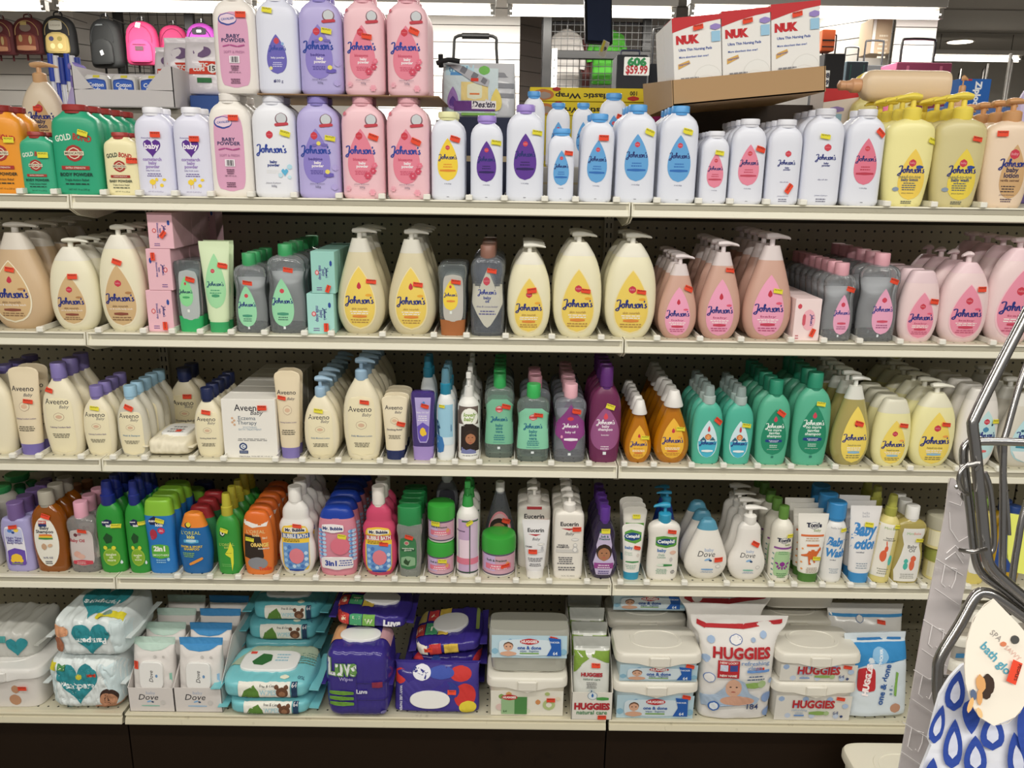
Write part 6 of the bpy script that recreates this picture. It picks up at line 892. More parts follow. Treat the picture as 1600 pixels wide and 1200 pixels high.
t1 = tub(958, 1094, 1080, Z5, -.04, .14, 'ccdde2', OD, 'lower wipes tub with baby and blue label, front stack', st=(.78, .9, 'o', -10))
tub(958, 1094, 1080, Z5+t1['_t'], -.04, .14, 'ccdde2', OD, 'upper wipes tub with baby and blue label, front stack', st=(.78, .9, 'o', -10), hfix=.06, x=t1['_x']+.003, w=t1['_w']*1.0)
for j in range(3): tub(0, 0, 0, Z5+j*t1['_t'], .115, .14, 'ccdde2', OD if j == 2 else None, 'wipes tub behind the front stack, %s' % ['bottom', 'middle', 'top'][j], hfix=.06, x=t1['_x'], w=t1['_w']*.98, lidc='d8d4c8')
HR = [('e', -.6, .88, .2, .2, 'b8cce0'), ('e', -.85, .62, .24, .24, 'a4bcdc')] + [('e', .8, .75, .2, -1, 'a4bcdc'), ('e', .9, .3, .2, -1, 'a4bcdc'), ('e', -.72, .44, .26, -1, 'c4d2e8'), ('e', .66, .12, .22, -1, '9cb4d8'), ('e', -.8, .78, .18, -1, '9cb4d8')]
HB = [('e', -.1, .8, .34, -.75, '4a6aa8'), ('e', -.1, .8, .3, -.75, 'eeeceb'), ('e', -.85, .62, .22, -1, 'a4bcdc'), ('e', -.75, .44, .3, -1, '6a88c0'), ('e', -.75, .44, .26, -1, 'eeeceb'), ('e', .35, .8, .12, -1, 'a0b4d0'), ('e', .62, .84, .18, -1, 'a4bcdc'), ('e', .8, .24, .3, -1, '8aa4d0'), ('e', .85, .08, .26, -1, '8aa4d0'), ('e', .88, .4, .14, -1, 'a4bcdc'), ('e', -.75, .8, .2, -1, 'a4bcdc'),
  ('t', 'HUGGIES', .05, .69, 1.5, 'b8242c', {'b': .04, 'st': 1.2, 'hm': .11}), ('t', 'refreshing\nclean', .42, .575, .74, '7a96c0', {'b': .015, 'hm': .085}), ('r', -.28, .535, .56, .17, 'b8242c'), ('t', 'NEW LOOK!', -.28, .6, .46, 'f0e0d8', {'b': .03}), ('r', -.4, .55, .2, .06, 'c8d0e0'), ('r', -.15, .55, .2, .06, '3a4a90'), ('t', 'NEW NAME', -.28, .475, .44, 'f0e0d8', {'b': .05}), ('r', .5, .52, .6, .025, '6a94d0'), ('l', .45, .47, .5, 2, .03, '5a6a8a'), ('q', .4, .38, .5, .06, '8aac5a'), ('e', .62, .39, .22, -1, 'a8c08a'), 
  ('p', [(-.95, .25), (-.6, .28), (-.4, .34), (-.1, .45), (.15, .42), (.3, .3), (.6, .24), (.5, .18), (-.9, .14)], 'a9bcd2'), ('e', -.12, .35, .42, -1.25, 'd8aa90'), ('e', -.0, .22, .9, .1, 'd0a088'), ('e', -.2, .36, .06, -.6, '3a2a24'), ('e', -.04, .36, .06, -.6, '3a2a24'), ('e', -.12, .31, .12, -.3, 'b05a50'), ('e', -.6, .16, .3, -1, '3a68b0'), ('e', -.6, .16, .22, -1, 'e0e8f0'), ('t', '184', .42, .16, .3, '2a3a6a', {'b': .01})]
x0_, x1_ = P(1093, 1040, -.02).x, P(1212, 1040, -.02).x
def bag(Y, z, x, w, h, d, ops, desc, redc, st=None, rz=0):
    rt = empty('wipes_bag', (x, Y+d/2, z), math.radians(rz)); B_ = Body([(0, .9, .8), (.02, .93, .95), (.1, .94, 1), (.45, .96, 1), (.68, .97, .85), (.82, 1.06, .4), (.9, 1.22, .1), (.93, 1.25, .05), (1, 1.28, .04)], w, h, d, 3.2, .0032)
    g = G(); B_.mesh(g, 0, 1, 60, 80); g.o('wrapper', M('e9e6e2', 'g'), rt)
    decal('label', [('p', [(-1.12, .92), (-.9, .885), (-.85, .925), (-1.12, .97)], redc), ('p', [(-.9, .885), (.1, .88), (.1, .925), (-.9, .925)], redc), ('p', [(.1, .88), (1.12, .93), (1.12, .975), (.1, .925)], redc)]+ops, B_.S, w, h, rt, base=.0018)
    if st: sticker(rt, B_.S, w, h, *st)
    tag(rt, desc, 'wipes bag'); return rt
hb_ = P(1150, 966, -.01).z-Z5
bag(-.035, Z5+.001, (x0_+x1_)/2, (x1_-x0_), hb_, .075, HB, 'large white bag of wipes with red stripe and bubbles, in front', 'b8242c', (.55, .53, 'o', 0))
bag(.06, Z5+.001, (x0_+x1_)/2-.012, (x1_-x0_), hb_*1.06, .075, [], 'large white bag of wipes behind the front one', 'a8242c')
HT2 = [('r', 0, .5, 1.98, .96, 'dfdcd4')]+[('e', -.85+.21*i, [.85, .2, .6][i % 3], .16, -1, ['9cb4d8', 'c4d0e4', 'b0c4e0'][i % 3]) for i in range(9)]+[('t', 'HUGGIES', -.0, .66, 1.1, 'b8242c', {'b': .04, 'st': 1.2}), ('t', 'refreshing\nclean', -.35, .38, .4, '9ab0cc'), ('r', -.35, .22, .26, .06, '6a94d0'), ('q', .15, .32, .5, .16, '8aac5a'), ('e', .36, .32, .14, -1, 'a8c08a'), ('t', '64', .6, .34, .14, '4a5a8a'), ('e', .76, .2, .08, -1, '3a4a7a')]
t2 = tub(1208, 1342, 1080, Z5, -.04, .14, 'dcd8ce', HT2, 'lower white wipes tub with large red lettering', st=(.68, .85, 'o', -4))
tub(0, 0, 0, Z5+t2['_t'], -.04, .14, 'dcd8ce', HT2, 'upper white wipes tub with large red lettering', st=(.72, .85, 'o', -4), hfix=.06, x=t2['_x']+.003, w=t2['_w'])
for j in range(3): tub(0, 0, 0, Z5+j*t2['_t'], .115, .14, 'dcd8ce', None, 'white wipes tub behind the red lettered pair, %s' % ['bottom', 'middle', 'top'][j], hfix=.06, x=t2['_x'], w=t2['_w']*.98, lidc='cfcbbe')
OP = [('r', 0, .8, 1.85, .2, '2f88c4'), ('p', [(-.92, .7), (-.92, .6), (-.4, .66), (.9, .7)], '2f88c4'), ('r', .1, .93, 1.4, .03, '2f78b4'), ('e', .0, .76, .5, -1, '8abbe0'), ('t', 'THICKER', .02, .74, .5, 'f0f4f8', {'rt': 80, 'b': .03}), ('q', -.45, .48, .56, .3, 'b8242c'), ('t', 'HUGGIES', -.42, .48, 1.0, 'f4e8e8', {'rt': 80, 'b': .07}), ('t', 'one & done', .1, .42, 1.3, '2f5a9a', {'rt': 78, 'b': .03}), ('r', .5, .42, .08, .3, '7aa84c', -5), ('l', .34, .4, .1, 3, .05, '5a7a9a'), ('e', .5, .12, .34, -.9, 'b88a70')]
xp_ = (P(1330, 1040, -.02).x+P(1432, 1040, -.02).x)/2; wp_ = P(1432, 1040, -.02).x-P(1330, 1040, -.02).x
pouch('wipes_pouch', xp_, -.03, Z5+.002, wp_, .21, .07, 'd3dde4', OP, 'blue and white pouch of wipes leaning beside the red lettered tubs', lean=10, rz=4)
pouch('wipes_pouch', xp_+.01, .08, Z5+.002, wp_*1.25, .235, .07, 'dcdad6', [('r', 0, .88, 1.9, .03, '3a88c0'), ('e', -.2, .85, .2, -1, '5a78a8'), ('e', -.2, .85, .17, -1, 'dcdad6')], 'larger white pouch of wipes behind the blue and white one', lean=6, st=(.35, .82, 'o', -4))
for j in range(4):
    xr_ = P(1530, 1060, .02).x; tub(0, 0, 0, Z5+j*.072, .0, .14, ['cfc6b8', 'c8b8b0', 'b9b4ac', 'c4bcb0'][j], [('r', 0, .5, 1.98, .3, ['b09a8a', 'a03a40', '3f80b0', 'b8b0a0'][j])], 'wipes tub seen behind the bath glove rack, %s' % ['bottom', 'second', 'third', 'top'][j], hfix=.054, x=xr_+.01, w=.2)
# tub on the floor
pf = P(1420, 1163, -.18); tub(0, 0, 0, 0, -.28, .2, 'e6e0cc', None, 'cream tub standing on the floor before the kick plate', hfix=P(1420, 1166, -.1).z-.0225, x=P(1432, 1180, -.2).x, w=.26, lidc='e9e4d2', name='storage_tub', group=None)
# ------------------------------------------------------------------ things behind the top shelf
ZS = ROWZ[1]-.004
def riser(uL, uR, ztop, Y, d, c, desc, zb=ZS):
    a, b = P(uL, 200, Y).x, P(uR, 200, Y).x; rt = empty('stock_carton', ((a+b)/2, Y+d/2, zb)); g = G(); g.box(-(b-a)/2, (b-a)/2, -d/2, d/2, 0, ztop-zb, 0, .002); g.o('body', M(c, 'm'), rt, smooth=False)
    g = G(); g.box(-(b-a)/2+.01, (b-a)/2-.01, -d/2-.0006, -d/2, (ztop-zb)*.45, (ztop-zb)*.52); g.o('tape', M('b8a888', 'g'), rt, smooth=False); tag(rt, desc, 'carton')
def zat(v, Y, u=700): return P(u, v, Y).z
z1 = zat(186, .46, 60)-.02
riser(10, 150, zat(95, .48, 68)-.235, .47, .2, '8c8a88', 'grey stock carton under the peach and lavender bottles on the back shelf')
col(1, 34, 102, 96, 'egg', 'ead8c0', ('pump', 'dcae80', .3), PL, 'tall peach lotion pump bottle on the back shelf above the orange powder', 'pump_bottle', n=1, st=(.0, .62, 'o', 0), zb=zat(95, .48, 68)-.234, y0=.48, bf=.78, dirx=1.2)
col(1, 104, 140, 97, 'egg', 'bdb0e0', ('pump', '8c7cc8', .34), None, 'lavender pump bottle behind the cotton pads carton', 'pump_bottle', n=1, zb=zat(95, .48, 68)-.234, y0=.5, bf=.74, dirx=1.5)
# cotton pads carton
zc = zat(167, .42, 200); riser(116, 292, zc-.002, .44, .15, '9a948c', 'grey stock carton under the cotton pads carton')
a, b = P(116, 150, .42).x, P(272, 150, .42).x; rt = empty('display_carton', ((a+b)/2, .42, zc)); w_ = b-a; g = G(); t = .002
g.box(-w_/2, w_/2, 0, t, 0, .042); g.loft([[(x, yy, zz) for yy, zz in ((0, 0), (.19, 0), (.19, .1), (.0, .1))] for x in (w_/2-t, w_/2)]); g.loft([[(x, yy, zz) for yy, zz in ((0, 0), (.19, 0), (.19, .1), (.0, .1))] for x in (-w_/2, -w_/2+t)])
g.prism([(-w_/2, .04), (-w_/2, .11), (-w_/2+.05, .045)], 0, t); g.prism([(w_/2, .04), (w_/2, .1), (w_/2-.02, .1), (w_/2-.06, .06), (w_/2-.07, .042)], 0, t)
g.box(-w_/2, w_/2, 0, .19, -.001, .001); g.box(-w_/2, w_/2, .188, .19, 0, .1); g.o('body', M('d6d2d4', 'm'), rt, smooth=False)
decal('label', [('l', -.2, .33, .5, 1, 0, '8a8a90'), ('l', .7, .1, .2, 1, 0, '8a8a90')], lambda x, z, o: (x, -o, z), w_, .042, rt); tag(rt, 'open white carton holding packs of cotton pads', 'carton')
for i in range(3):
    rr = empty('cotton_pads_pack', ((a+b)/2-w_*.5+.052+i*.072, .46, zc+.004), math.radians(3)); B_ = Body([(0, .95), (.03, 1), (.9, 1), (1, .8)], .066, .075, .06, 6); g = G(); B_.mesh(g, steps=8); g.o('wrapper', M('d8d6d4', 'g'), rr)
    decal('label', [('q', 0, .58, 1.6, .6, '2a4fa8'), ('q', 0, .58, 1.45, .5, '3b66c4'), ('t', 'Cotton\nPads', 0, .6, 1.2, 'f0f2f8', {'b': .03, 'sh': .2}), ('r', .1, .95, .5, .08, 'd8cc40')], B_.S, .066, .075, rr); tag(rr, 'pack of cotton pads with blue label in the white carton, %s' % ['leftmost', 'middle', 'rightmost'][i], 'cotton pads', 'cotton pads packs')
zc2 = zat(150, .55, 290); riser(300, 352, zc2-.002, .5, .14, '3a5aa0', 'blue carton under the bags of plastic cups')
for i, (uc, w_, h_, yy) in enumerate(((315, .11, .155, .53), (280, .11, .165, .62), (262, .1, .15, .7))):
    x = P(uc, 110, yy).x; zz = zc2 if i == 0 else zat(160, yy, 280); 
    if i: zz = zc2
    pouch('plastic_cups_bag', x, yy, zz, w_, h_, .07, 'ece6ec', [('e', .0, .72, .9, .2, '7a6088'), ('r', 0, .45, 1.3, .22, 'd8402c'), ('t', 'PLASTIC\nCUPS', -.15, .46, .9, 'f4ece8', {'b': .05}), ('e', .5, .44, .45, -1, 'f4f0ec'), ('t', '15', .5, .44, .28, '3a2a2a', {'b': .04}), ('r', .1, .24, .7, .08, '3a7a4a'), ('l', 0, .12, 1.2, 1, 0, 'c06a5a')], 'clear bag of white plastic cups with red print, %s' % ['nearest', 'middle', 'farthest'][i], lean=4, cat='bag of cups', group='bags of plastic cups')
riser(215, 292, zc2-.002, .6, .2, 'b0aca8', 'pale carton under the rear bags of plastic cups')
# toothbrush like sticks
for i in range(6):
    u = 78+i*8.5; q = P(u, 84+3*(i % 3), .75); g = G(); rt = empty('marker_pen', (q.x, .75, ZS+.0)); hh = q.z-ZS; g.rev([(.006, 0), (.006, hh*.86), (.004, hh*.87)], seg=12); g.o('barrel', M(['e4e6f0', '3a4cb0', 'dfe2ee'][i % 3]), rt); g = G(); g.rev([(.0085, hh*.8), (.009, hh*.86), (.008, hh)], seg=12); g.o('cap', M(['2a48b4', 'e8e8f0', '3044a0'][i % 3]), rt)
    tag(rt, 'blue and white stick standing behind the peach bottle, %s' % ['leftmost', 'second', 'third', 'fourth', 'fifth', 'rightmost'][i], 'marker', 'blue and white sticks')
# travel kit bag
zk = zat(184, .3, 750); riser(694, 800, zk-.001, .26, .12, '232a44', 'dark navy box under the striped travel bag', ROWZ[1])
xk = P(748, 150, .3).x; rt = empty('travel_kit_bag', (xk, .31, zk)); B_ = Body([(0, .95), (.03, 1), (.1, 1, 1), (.6, .99, .8), (.9, .96, .3), (1, .95, .1)], P(806, 150, .3).x-P(690, 150, .3).x, zat(99, .31, 750)-zk, .07, 4, .003); W_, H_ = B_.w, B_.h
g = G(); B_.mesh(g, 0, 1, 40, 60); g.o('wrapper', M('c9cbcf', 'g'), rt)
decal('label', [('r', .55, .78, .8, .09, '8e9096'), ('r', .6, .58, .7, .09, '8e9096'), ('r', .65, .4, .6, .08, '8e9096'), ('r', -.2, .48, 1.45, .84, 'cfe0e4'), ('r', -.5, .86, .75, .2, 'bfe0ec'), ('t', 'travel', -.55, .88, .5, '5a9ac4', {'b': .02}), ('r', -.45, .79, .6, .06, '5a9ad4'), ('e', .15, .86, .3, -.8, '7ac060'), ('r', -.1, .47, .72, .34, 'ecd890'), ('q', -.1, .47, .4, .3, 'e8ecd0'), ('r', -.1, .42, .26, .03, 'e07a3c'), ('d', -.68, .34, .3, .42, '9a78b8'), ('d', -.68, .28, .2, .2, '5c3a8c'), ('d', .48, .32, .3, .42, 'ecd874'), ('r', -.1, .2, 1.1, .18, '6a3a86'), ('r', .15, .22, .65, .15, 'f0eef0'), ('t', 'Desitin', .15, .23, .6, '2a2040', {'b': .03, 'sh': .2}), ('r', 0, .05, .9, .05, '8ac060')]+[('r', .0, .07, 1.9, .05, '7a7c84')][:0]+[('p', [(-.95, 1), (-.6, .99), (.3, .68), (.25, .55), (-.1, .62)], 'b8bac0'), ('r', -.4, .86, .16, .12, '7a7c84', -30), ('r', -.1, .75, .16, .12, '7a7c84', -30), ('r', .15, .66, .14, .1, '7a7c84', -30), ('r', -.1, .68, .2, .06, 'dc4030')], B_.S, W_, H_, rt, base=.0012)
g = G(); g.tube([(-W_*.55, -.03, H_*.96), (-W_*.4, -.035, H_*1.02), (-W_*.25, -.03, H_*1.0)], .006, 10, sub=3); g.tube([(-W_*.5, -.02, H_*.9), (-W_*.5, -.03, H_*1.12)], .006, 8); g.o('drawstring_knot', M('17181a', 'm'), rt); tag(rt, 'grey striped travel bag of baby toiletries showing bottles', 'travel kit')
# blue capped bottles on a riser behind
riser(822, 990, ROWZ[1]+.075, .22, .16, 'b8b4ac', 'low pale carton behind the blue drop powders', ROWZ[1])
for a, b, v, dsc, s_ in ((816, 851, 143, 'behind the large purple drop bottle', None), (853, 890, 161, 'behind the smallest blue drop bottle', (.3, .6, 'o', 0)), (893, 927, 161, 'half hidden behind the leaning one', None), (935, 979, 146, 'highest, before the yellow wrap boxes', (.5, .73, 'o', -16))):
    col(1, a, b, v, 'powder', 'e8ebf4', ('cap', '5aa4e4', .58), SW('62a4dc', '2f6cb8'), 'white blue capped powder bottle, '+dsc, 'powder_bottle', n=1, st=s_, zb=ROWZ[1]+.0755, y0=.235)
# plastic wrap boxes, snack box
zw = zat(137, .5, 920); hw_ = zat(137, .5, 920)-zat(159, .5, 920); a, b = P(828, 150, .5).x, P(1016, 150, .5).x
riser(826, 1016, zw-2*hw_-.001, .5, .08, 'c8b430', 'yellow carton under the plastic wrap boxes')
for i in range(2):
    rt = empty('plastic_wrap_box', ((a+b)/2+.006*i, .53, zw-hw_*(i+1)+.0005*(1-i))); w_ = b-a; g = G(); g.box(-w_/2, w_/2, -.03, .03, 0, hw_-.001, 0, .001); g.o('body', M('dcc428', 'm'), rt, smooth=False)
    decal('label', [('t', 'Plastic Wrap', -.12, .45, .92, '26241c', {'b': .03, 'rt': 180, 'hm': .5}), ('t', '100', .72, .62, .12, '26241c', {'b': .03, 'rt': 180}), ('e', .72, .25, .2, .35, 'b83028'), ('e', -.78, .45, .36, .8, 'b8703c'), ('e', -.76, .4, .22, .5, '9a8a80'), ('e', -.56, .85, .14, .3, 'a8302c'), ('l', .1, .82, .7, 1, 0, '6a5a20')], lambda x, z, o: (x, -.03-o, z), w_, hw_, rt); tag(rt, 'yellow plastic wrap box lying upside down, %s of two' % ['upper', 'lower'][i], 'wrap box', 'plastic wrap boxes')
g = G(); x = P(1020, 160, .5).x; rt = empty('snack_bag_box', (x+.02, .54, ZS)); g.box(-.02, .02, -.03, .03, 0, zat(147, .5, 1020)-ZS, 0, .001); g.o('body', M('c83a8c', 'm'), rt, smooth=False); decal('label', [('t', 'SNACK', -.3, .75, .16, 'f0d8e8', {'rt': 90, 'b': .05})], lambda x, z, o: (x, -.03-o, z), .04*4, .3, rt); tag(rt, 'magenta snack bag box beside the yellow wrap boxes', 'box')
# nursing pad boxes on their cardboard tray
Yt = .045; p0, p1 = P(1052, 165, Yt), P(1289, 143, Yt); ang = math.atan2(p1.z-p0.z, p1.x-p0.x); wt = (p1-p0).length; rt = empty('cardboard_tray', (p0+p1)/2, 0, 0, -ang); ht = .052; dt = .39; t = .003
g = G(); g.box(-wt/2, wt/2, 0, dt, 0, t); g.box(-wt/2, wt/2, 0, t, 0, ht); g.box(-wt/2, wt/2, dt-t, dt, 0, ht*1.6)
for s_ in (-1, 1): g.loft([[(s_*wt/2+e, y_, z_) for y_, z_ in ((0, 0), (dt, 0), (dt, ht*1.6), (0, ht))] for e in (-t*.5, t*.5)])
g.o('body', M('b08e66', 'm'), rt, smooth=False); tag(rt, 'brown cardboard tray holding the nursing pad boxes above the powder', 'tray')
NK = [('p', [(-1, 1), (1, 1), (1, .93), (.4, .925), (-.3, .885), (-1, .83)], 'c43238'), ('t', 'NUK', -.38, .74, .95, 'c62a32', {'b': .08}), ('t', 'Ultra Thin Nursing Pads', -.08, .62, 1.35, '3a56a4', {'b': .02}), ('t', 'More absorbent than ever!', -.15, .54, 1.2, '4a66b0', {'b': .015}), ('p', [(-.8, .4), (-.8, .46), (-.35, .5), (-.3, .46)], 'd8aa5c'), ('t', 'improved', -.55, .455, .42, '3a56a4', {'b': .02, 'rt': 8}), ('e', .4, .28, 1.1, .3, 'e0deda'), ('e', .4, .28, 1.04, .28, 'ecebe8'), ('e', .3, .16, 1.2, .3, 'e2e0dc'), ('e', .3, .16, 1.14, .28, 'ecebe8'), ('q', .75, .86, .42, .07, '9a86c8'), ('r', .76, .75, .36, .12, '9cc8e4'), ('l', -.4, .34, .7, 1, 0, '8a8a90'), ('l', -.35, .29, .8, 2, .035, '8a8a90'), ('l', -.4, .2, .7, 1, 0, '8a8a90')]
bw = (wt-.012)/3.0; m_ = Matrix.Translation((p0+p1)/2) @ Matrix.Rotation(-ang, 4, 'Y'); hN = .173
for j in range(2):
    for i in range(3):
        lp = m_ @ Vector((-wt/2+.005+bw*(i+.5), .008+.052+.105*j, t+.0005)); rb = empty('nursing_pads_box', lp, 0, 0, -ang-(0.0)); g = G(); hh = hN-.0*i+.004*i; g.box(-bw/2+.001, bw/2-.001, -.05, .05, 0, hh, 0, .001); g.o('body', M('edebe8', 'm'), rb, smooth=False)
        if j == 0: decal('label', NK, lambda x, z, o: (x, -.05-o, z), bw, hh, rb); sticker(rb, lambda x, z, o: (x, -.05-o, z), bw, hh, .05, .87, 'o', 3); g = G(); g.box(-bw/2+.0015, bw/2-.0015, -.049, .049, hh, hh+.0006); g.o('top_panel', M('c43238', 'm'), rb, smooth=False)
        tag(rb, 'white and red box of nursing pads, %s of the %s row on the tray' % (['left', 'middle', 'right'][i], ['front', 'rear'][j]), 'nursing pads box', 'nursing pads boxes')
# lying bottle, ziploc box, lavender bottle on the right
zl = zat(139, .2, 1400)+.006; x0_, x1_ = P(1478, 139, .2).x, P(1343, 139, .2).x; L = x0_-x1_
rt = empty('lotion_bottle', (x0_, .2, zl), 0, 0, math.radians(-90)); B_ = Body([(0, .9), (.03, .98), (.08, 1), (.86, 1), (.93, .9), (.97, .7), (1, .45)], .07, L, .055, 2.6); g = G(); B_.mesh(g); g.o('body', M('e6ccaa'), rt); g = G(); g.rev([(.014, -.002), (.016, .004), (.016, .02), (.012, .024), (.01, .035)], (0, 0, L), 20); g.rev([(.006, 0), (.011, .004), (.011, .016), (.005, .02)], (0, 0, L+.032), 16); g.o('cap', M('d8a47c'), rt); tag(rt, 'peach lotion bottle lying on top of the yellow pumps', 'bottle')
riser(1470, 1600, zat(168, .52, 1540), .5, .14, '5a78b0', 'blue carton under the zipper bag box')
za = zat(168, .52, 1540); a, b = P(1500, 140, .52).x, P(1549, 140, .52).x; rt = empty('zipper_bag_box', ((a+b)/2, .56, za+.0005)); w_ = b-a; hh = zat(123, .52, 1520)-za; g = G(); g.box(-w_/2, w_/2, -.035, .035, 0, hh, 0, .001); g.o('body', M('1f62b4', 'm'), rt, smooth=False)
decal('label', [('t', 'Ziploc', .15, .5, 1.9*hh/w_*.9, 'f0f4f8', {'rt': -90, 'b': .05, 'hm': 1.2}), ('r', -.6, .96, .7, .06, 'c0303c'), ('l', -.6, .5, .3, 3, .1, '5aa0d8')], lambda x, z, o: (x, -.035-o, z), w_, hh, rt); tag(rt, 'blue box of zipper bags with white sideways lettering', 'box')
col(1, 1482, 1502, 117, 'sqlotion', 'dcb088', ('pump', 'cf9c6c', .5), None, 'peach pump bottle behind the lying bottle', 'pump_bottle', n=1, zb=ROWZ[1], y0=.34, bf=.86)
col(1, 1583, 1630, 124, 'egg', 'cbbfe4', ('cap', 'd8d0ec', .3), None, 'lavender bottle standing behind the peach lotions at the right', 'lotion_bottle', n=1, zb=zat(200, .4, 1590)-.06, y0=.38)
riser(1575, 1640, zat(200, .4, 1590)-.061, .38, .1, '6a5a90', 'purple carton under the lavender bottle', ZS if 0 else ROWZ[1])
for i, (u, v) in enumerate(((1356, 112), (1417, 112))):
    q = P(u, v, .36); rt = empty('pump_bottle', (q.x, .36, ROWZ[1])); hh = q.z-ROWZ[1]; B_ = Body(PR['sqlotion'][0], .07, hh*.8, .04, 2.6); g = G(); B_.mesh(g); g.o('body', M('eee69e'), rt); g = G(); g.rev([(.013, -.002), (.013, .016)], (0, 0, hh*.8), 20); pump_mesh(g, hh*.85, hh, .08, -1); g.o('pump_head', M('e6d254'), rt); tag(rt, 'yellow pump bottle whose pump shows over the lying bottle, %s' % ['nearer its cap', 'farther from its cap'][i], 'bottle')
a = P(1283, 160, .4).x; rt = empty('nursing_pads_box', (a+.04, .42, ROWZ[1])); g = G(); hh = zat(140, .4, 1290)-ROWZ[1]; g.box(-.045, .045, -.05, .05, 0, hh, 0, .001); g.o('body', M('e6dcd6', 'm'), rt, smooth=False); decal('label', [('p', [(-1, 1), (1, 1), (1, .93), (-1, .88)], 'c43238'), ('q', -.2, .82, .8, .05, '9a86c8'), ('r', -.2, .75, .6, .06, '9cc8e4')], lambda x, z, o: (x, -.05-o, z), .09, hh, rt); tag(rt, 'white and red box standing behind the large white powder', 'nursing pads box')
# ------------------------------------------------------------------ the store behind
def quadbox(name, u0, u1, v0, v1, Y, d, c, label, cat, k='m', ops=None, kind=None, zb=None):
    p = P((u0+u1)/2, (v0+v1)/2, Y); w = P(u1, (v0+v1)/2, Y).x-P(u0, (v0+v1)/2, Y).x; h = P((u0+u1)/2, v0, Y).z-P((u0+u1)/2, v1, Y).z
    z_ = p.z-h/2
    if zb is not None: h = z_+h-zb; z_ = zb
    rt = empty(name, (p.x, Y+d/2, z_)); g = G(); g.box(-w/2, w/2, -d/2, d/2, 0, h, 0, min(.004, w*.05)); g.o('body', M(c, k), rt, smooth=False)
    if ops: decal('label', ops, lambda x, z, o: (x, -d/2-.001-o*4, z), w, h, rt)
    if kind: rt['kind'] = kind
    tag(rt, label, cat); return rt, w, h
def strukt(name, g, m):
    o = g.o(name, m, smooth=False); o['kind'] = 'structure'; return o
strukt('floor', G().box(-6, 9, -4, 9.6, -.1, 0), M('8f8b84', 'p')); strukt('ceiling', G().box(-6, 9, -4, 9.6, 3.02, 3.12), M('a39f99', 'm')); strukt('wall_back', G().box(-6, 9, 9.5, 9.6, 0, 3.02), M('c4c0ba', 'm'))
strukt('wall_left', G().box(-6.1, -6, -4, 9.6, 0, 3.02), M('c4c0ba', 'm')); strukt('wall_right', G().box(9, 9.1, -4, 9.6, 0, 3.02), M('c4c0ba', 'm'))
for i in range(10): g = G().box(-6, 9, -3.5+1.22*i, -3.475+1.22*i, 3.012, 3.02); strukt('trim_%d' % (i+1), g, M('8a8782', 'm'))
def slatwall(name, x0, y0, x1, y1, c, label, z0=.0, z1=2.9):
    L = math.hypot(x1-x0, y1-y0); rt = empty(name, (x0, y0, 0), math.atan2(y1-y0, x1-x0)); g = G(); g.box(0, L, .01, .02, z0, z1); g.o('groove_board', M('5a5650', 'm'), rt, smooth=False); g = G(); z = z1
    while z > z0+.1: g.box(0, L, 0, .011, z-.121, z); z -= .128
    g.o('slats', M(c, 'm'), rt, smooth=False).__setitem__('kind', 'stuff'); tag(rt, label, 'slatwall')
YB = 5.6
xa = lambda u, v=60, Y=YB: P(u, v, Y).x
slatwall('slatwall_panel', xa(-80), YB, xa(118), YB, 'cdc9c4', 'pale slatwall panel behind the maroon backpacks')
slatwall('slatwall_panel', xa(118), YB, xa(184), YB+.6, 'aaa6a2', 'grey angled slatwall panel behind the black backpack')
slatwall('slatwall_panel', xa(600), YB-.4, xa(812), YB-.4, 'e2deda', 'bright white slatwall panel behind the travel bag')
slatwall('slatwall_panel', xa(812), YB+.3, xa(862), YB+.6, '6a605a', 'dark brown slatwall panel beside the bright white one')
slatwall('slatwall_panel', xa(1398, 60, 5.0), 5.0, xa(1462, 60, 5.0), 5.0, 'e0dcd8', 'white slatwall pillar near the pink suitcase')
slatwall('slatwall_panel', xa(1290, 60, 5.6), 5.9, xa(1400, 60, 5.2), 5.3, '9a9690', 'grey slatwall panel left of the white pillar')
o = G().box(xa(190, 60, 6.3), xa(600, 60, 6.3), 6.3, 6.35, 0, 3.0).o('partition_board', M('b4b0ac', 'm'), smooth=False); tag(o, 'grey board partition behind the pink backpacks', 'partition')
o = G().box(xa(850, 60, 6.3), xa(1300, 60, 6.3), 6.3, 6.35, 0, 3.0).o('partition_board', M('76726e', 'm'), smooth=False); tag(o, 'dark grey partition behind the hanging shirts', 'partition')
def grid(u0, u1, v0, v1, Y, label, pitch=.0762):
    a, b = P(u0, 100, Y).x, P(u1, 100, Y).x; z1, z0 = P(700, v0, Y).z, .002; g = G(); x = a
    while x <= b: g.box(x-.002, x+.002, Y, Y+.005, z0, z1); x += pitch
    z = z0
    while z <= z1: g.box(a, b, Y-.004, Y, z-.0025, z+.0025); z += pitch
    o = g.o('grid_panel', M('0e0e10', 'p'), smooth=False); o['kind'] = 'thing'; tag(o, label, 'grid panel')
grid(196, 345, 22, 150, YB-.05, 'black wire grid panel holding the pink backpacks'); grid(846, 1052, 28, 180, 5.1, 'black wire grid panel before the white and green shirts', .0508)
for u0, u1, v0, v1, Y, l in ((183, 196, 12, 190, YB-.15, 'dark steel post beside the black backpack'), (847, 861, 20, 190, 5.0, 'dark steel post at the left of the grid with shirts'), (288, 302, 18, 60, 5.3, 'dark steel post above the purple backpack'), (1003, 1017, 30, 120, 5.3, 'dark steel post behind the price sign')):
    quadbox('steel_post', u0, u1, v0, v1, Y, .05, '161618', l, 'post', 'p', zb=0)
quadbox('cross_bar', 848, 1016, 79, 92, 5.05, .04, '131315', 'dark steel cross bar over the grid with shirts', 'bar', 'p')
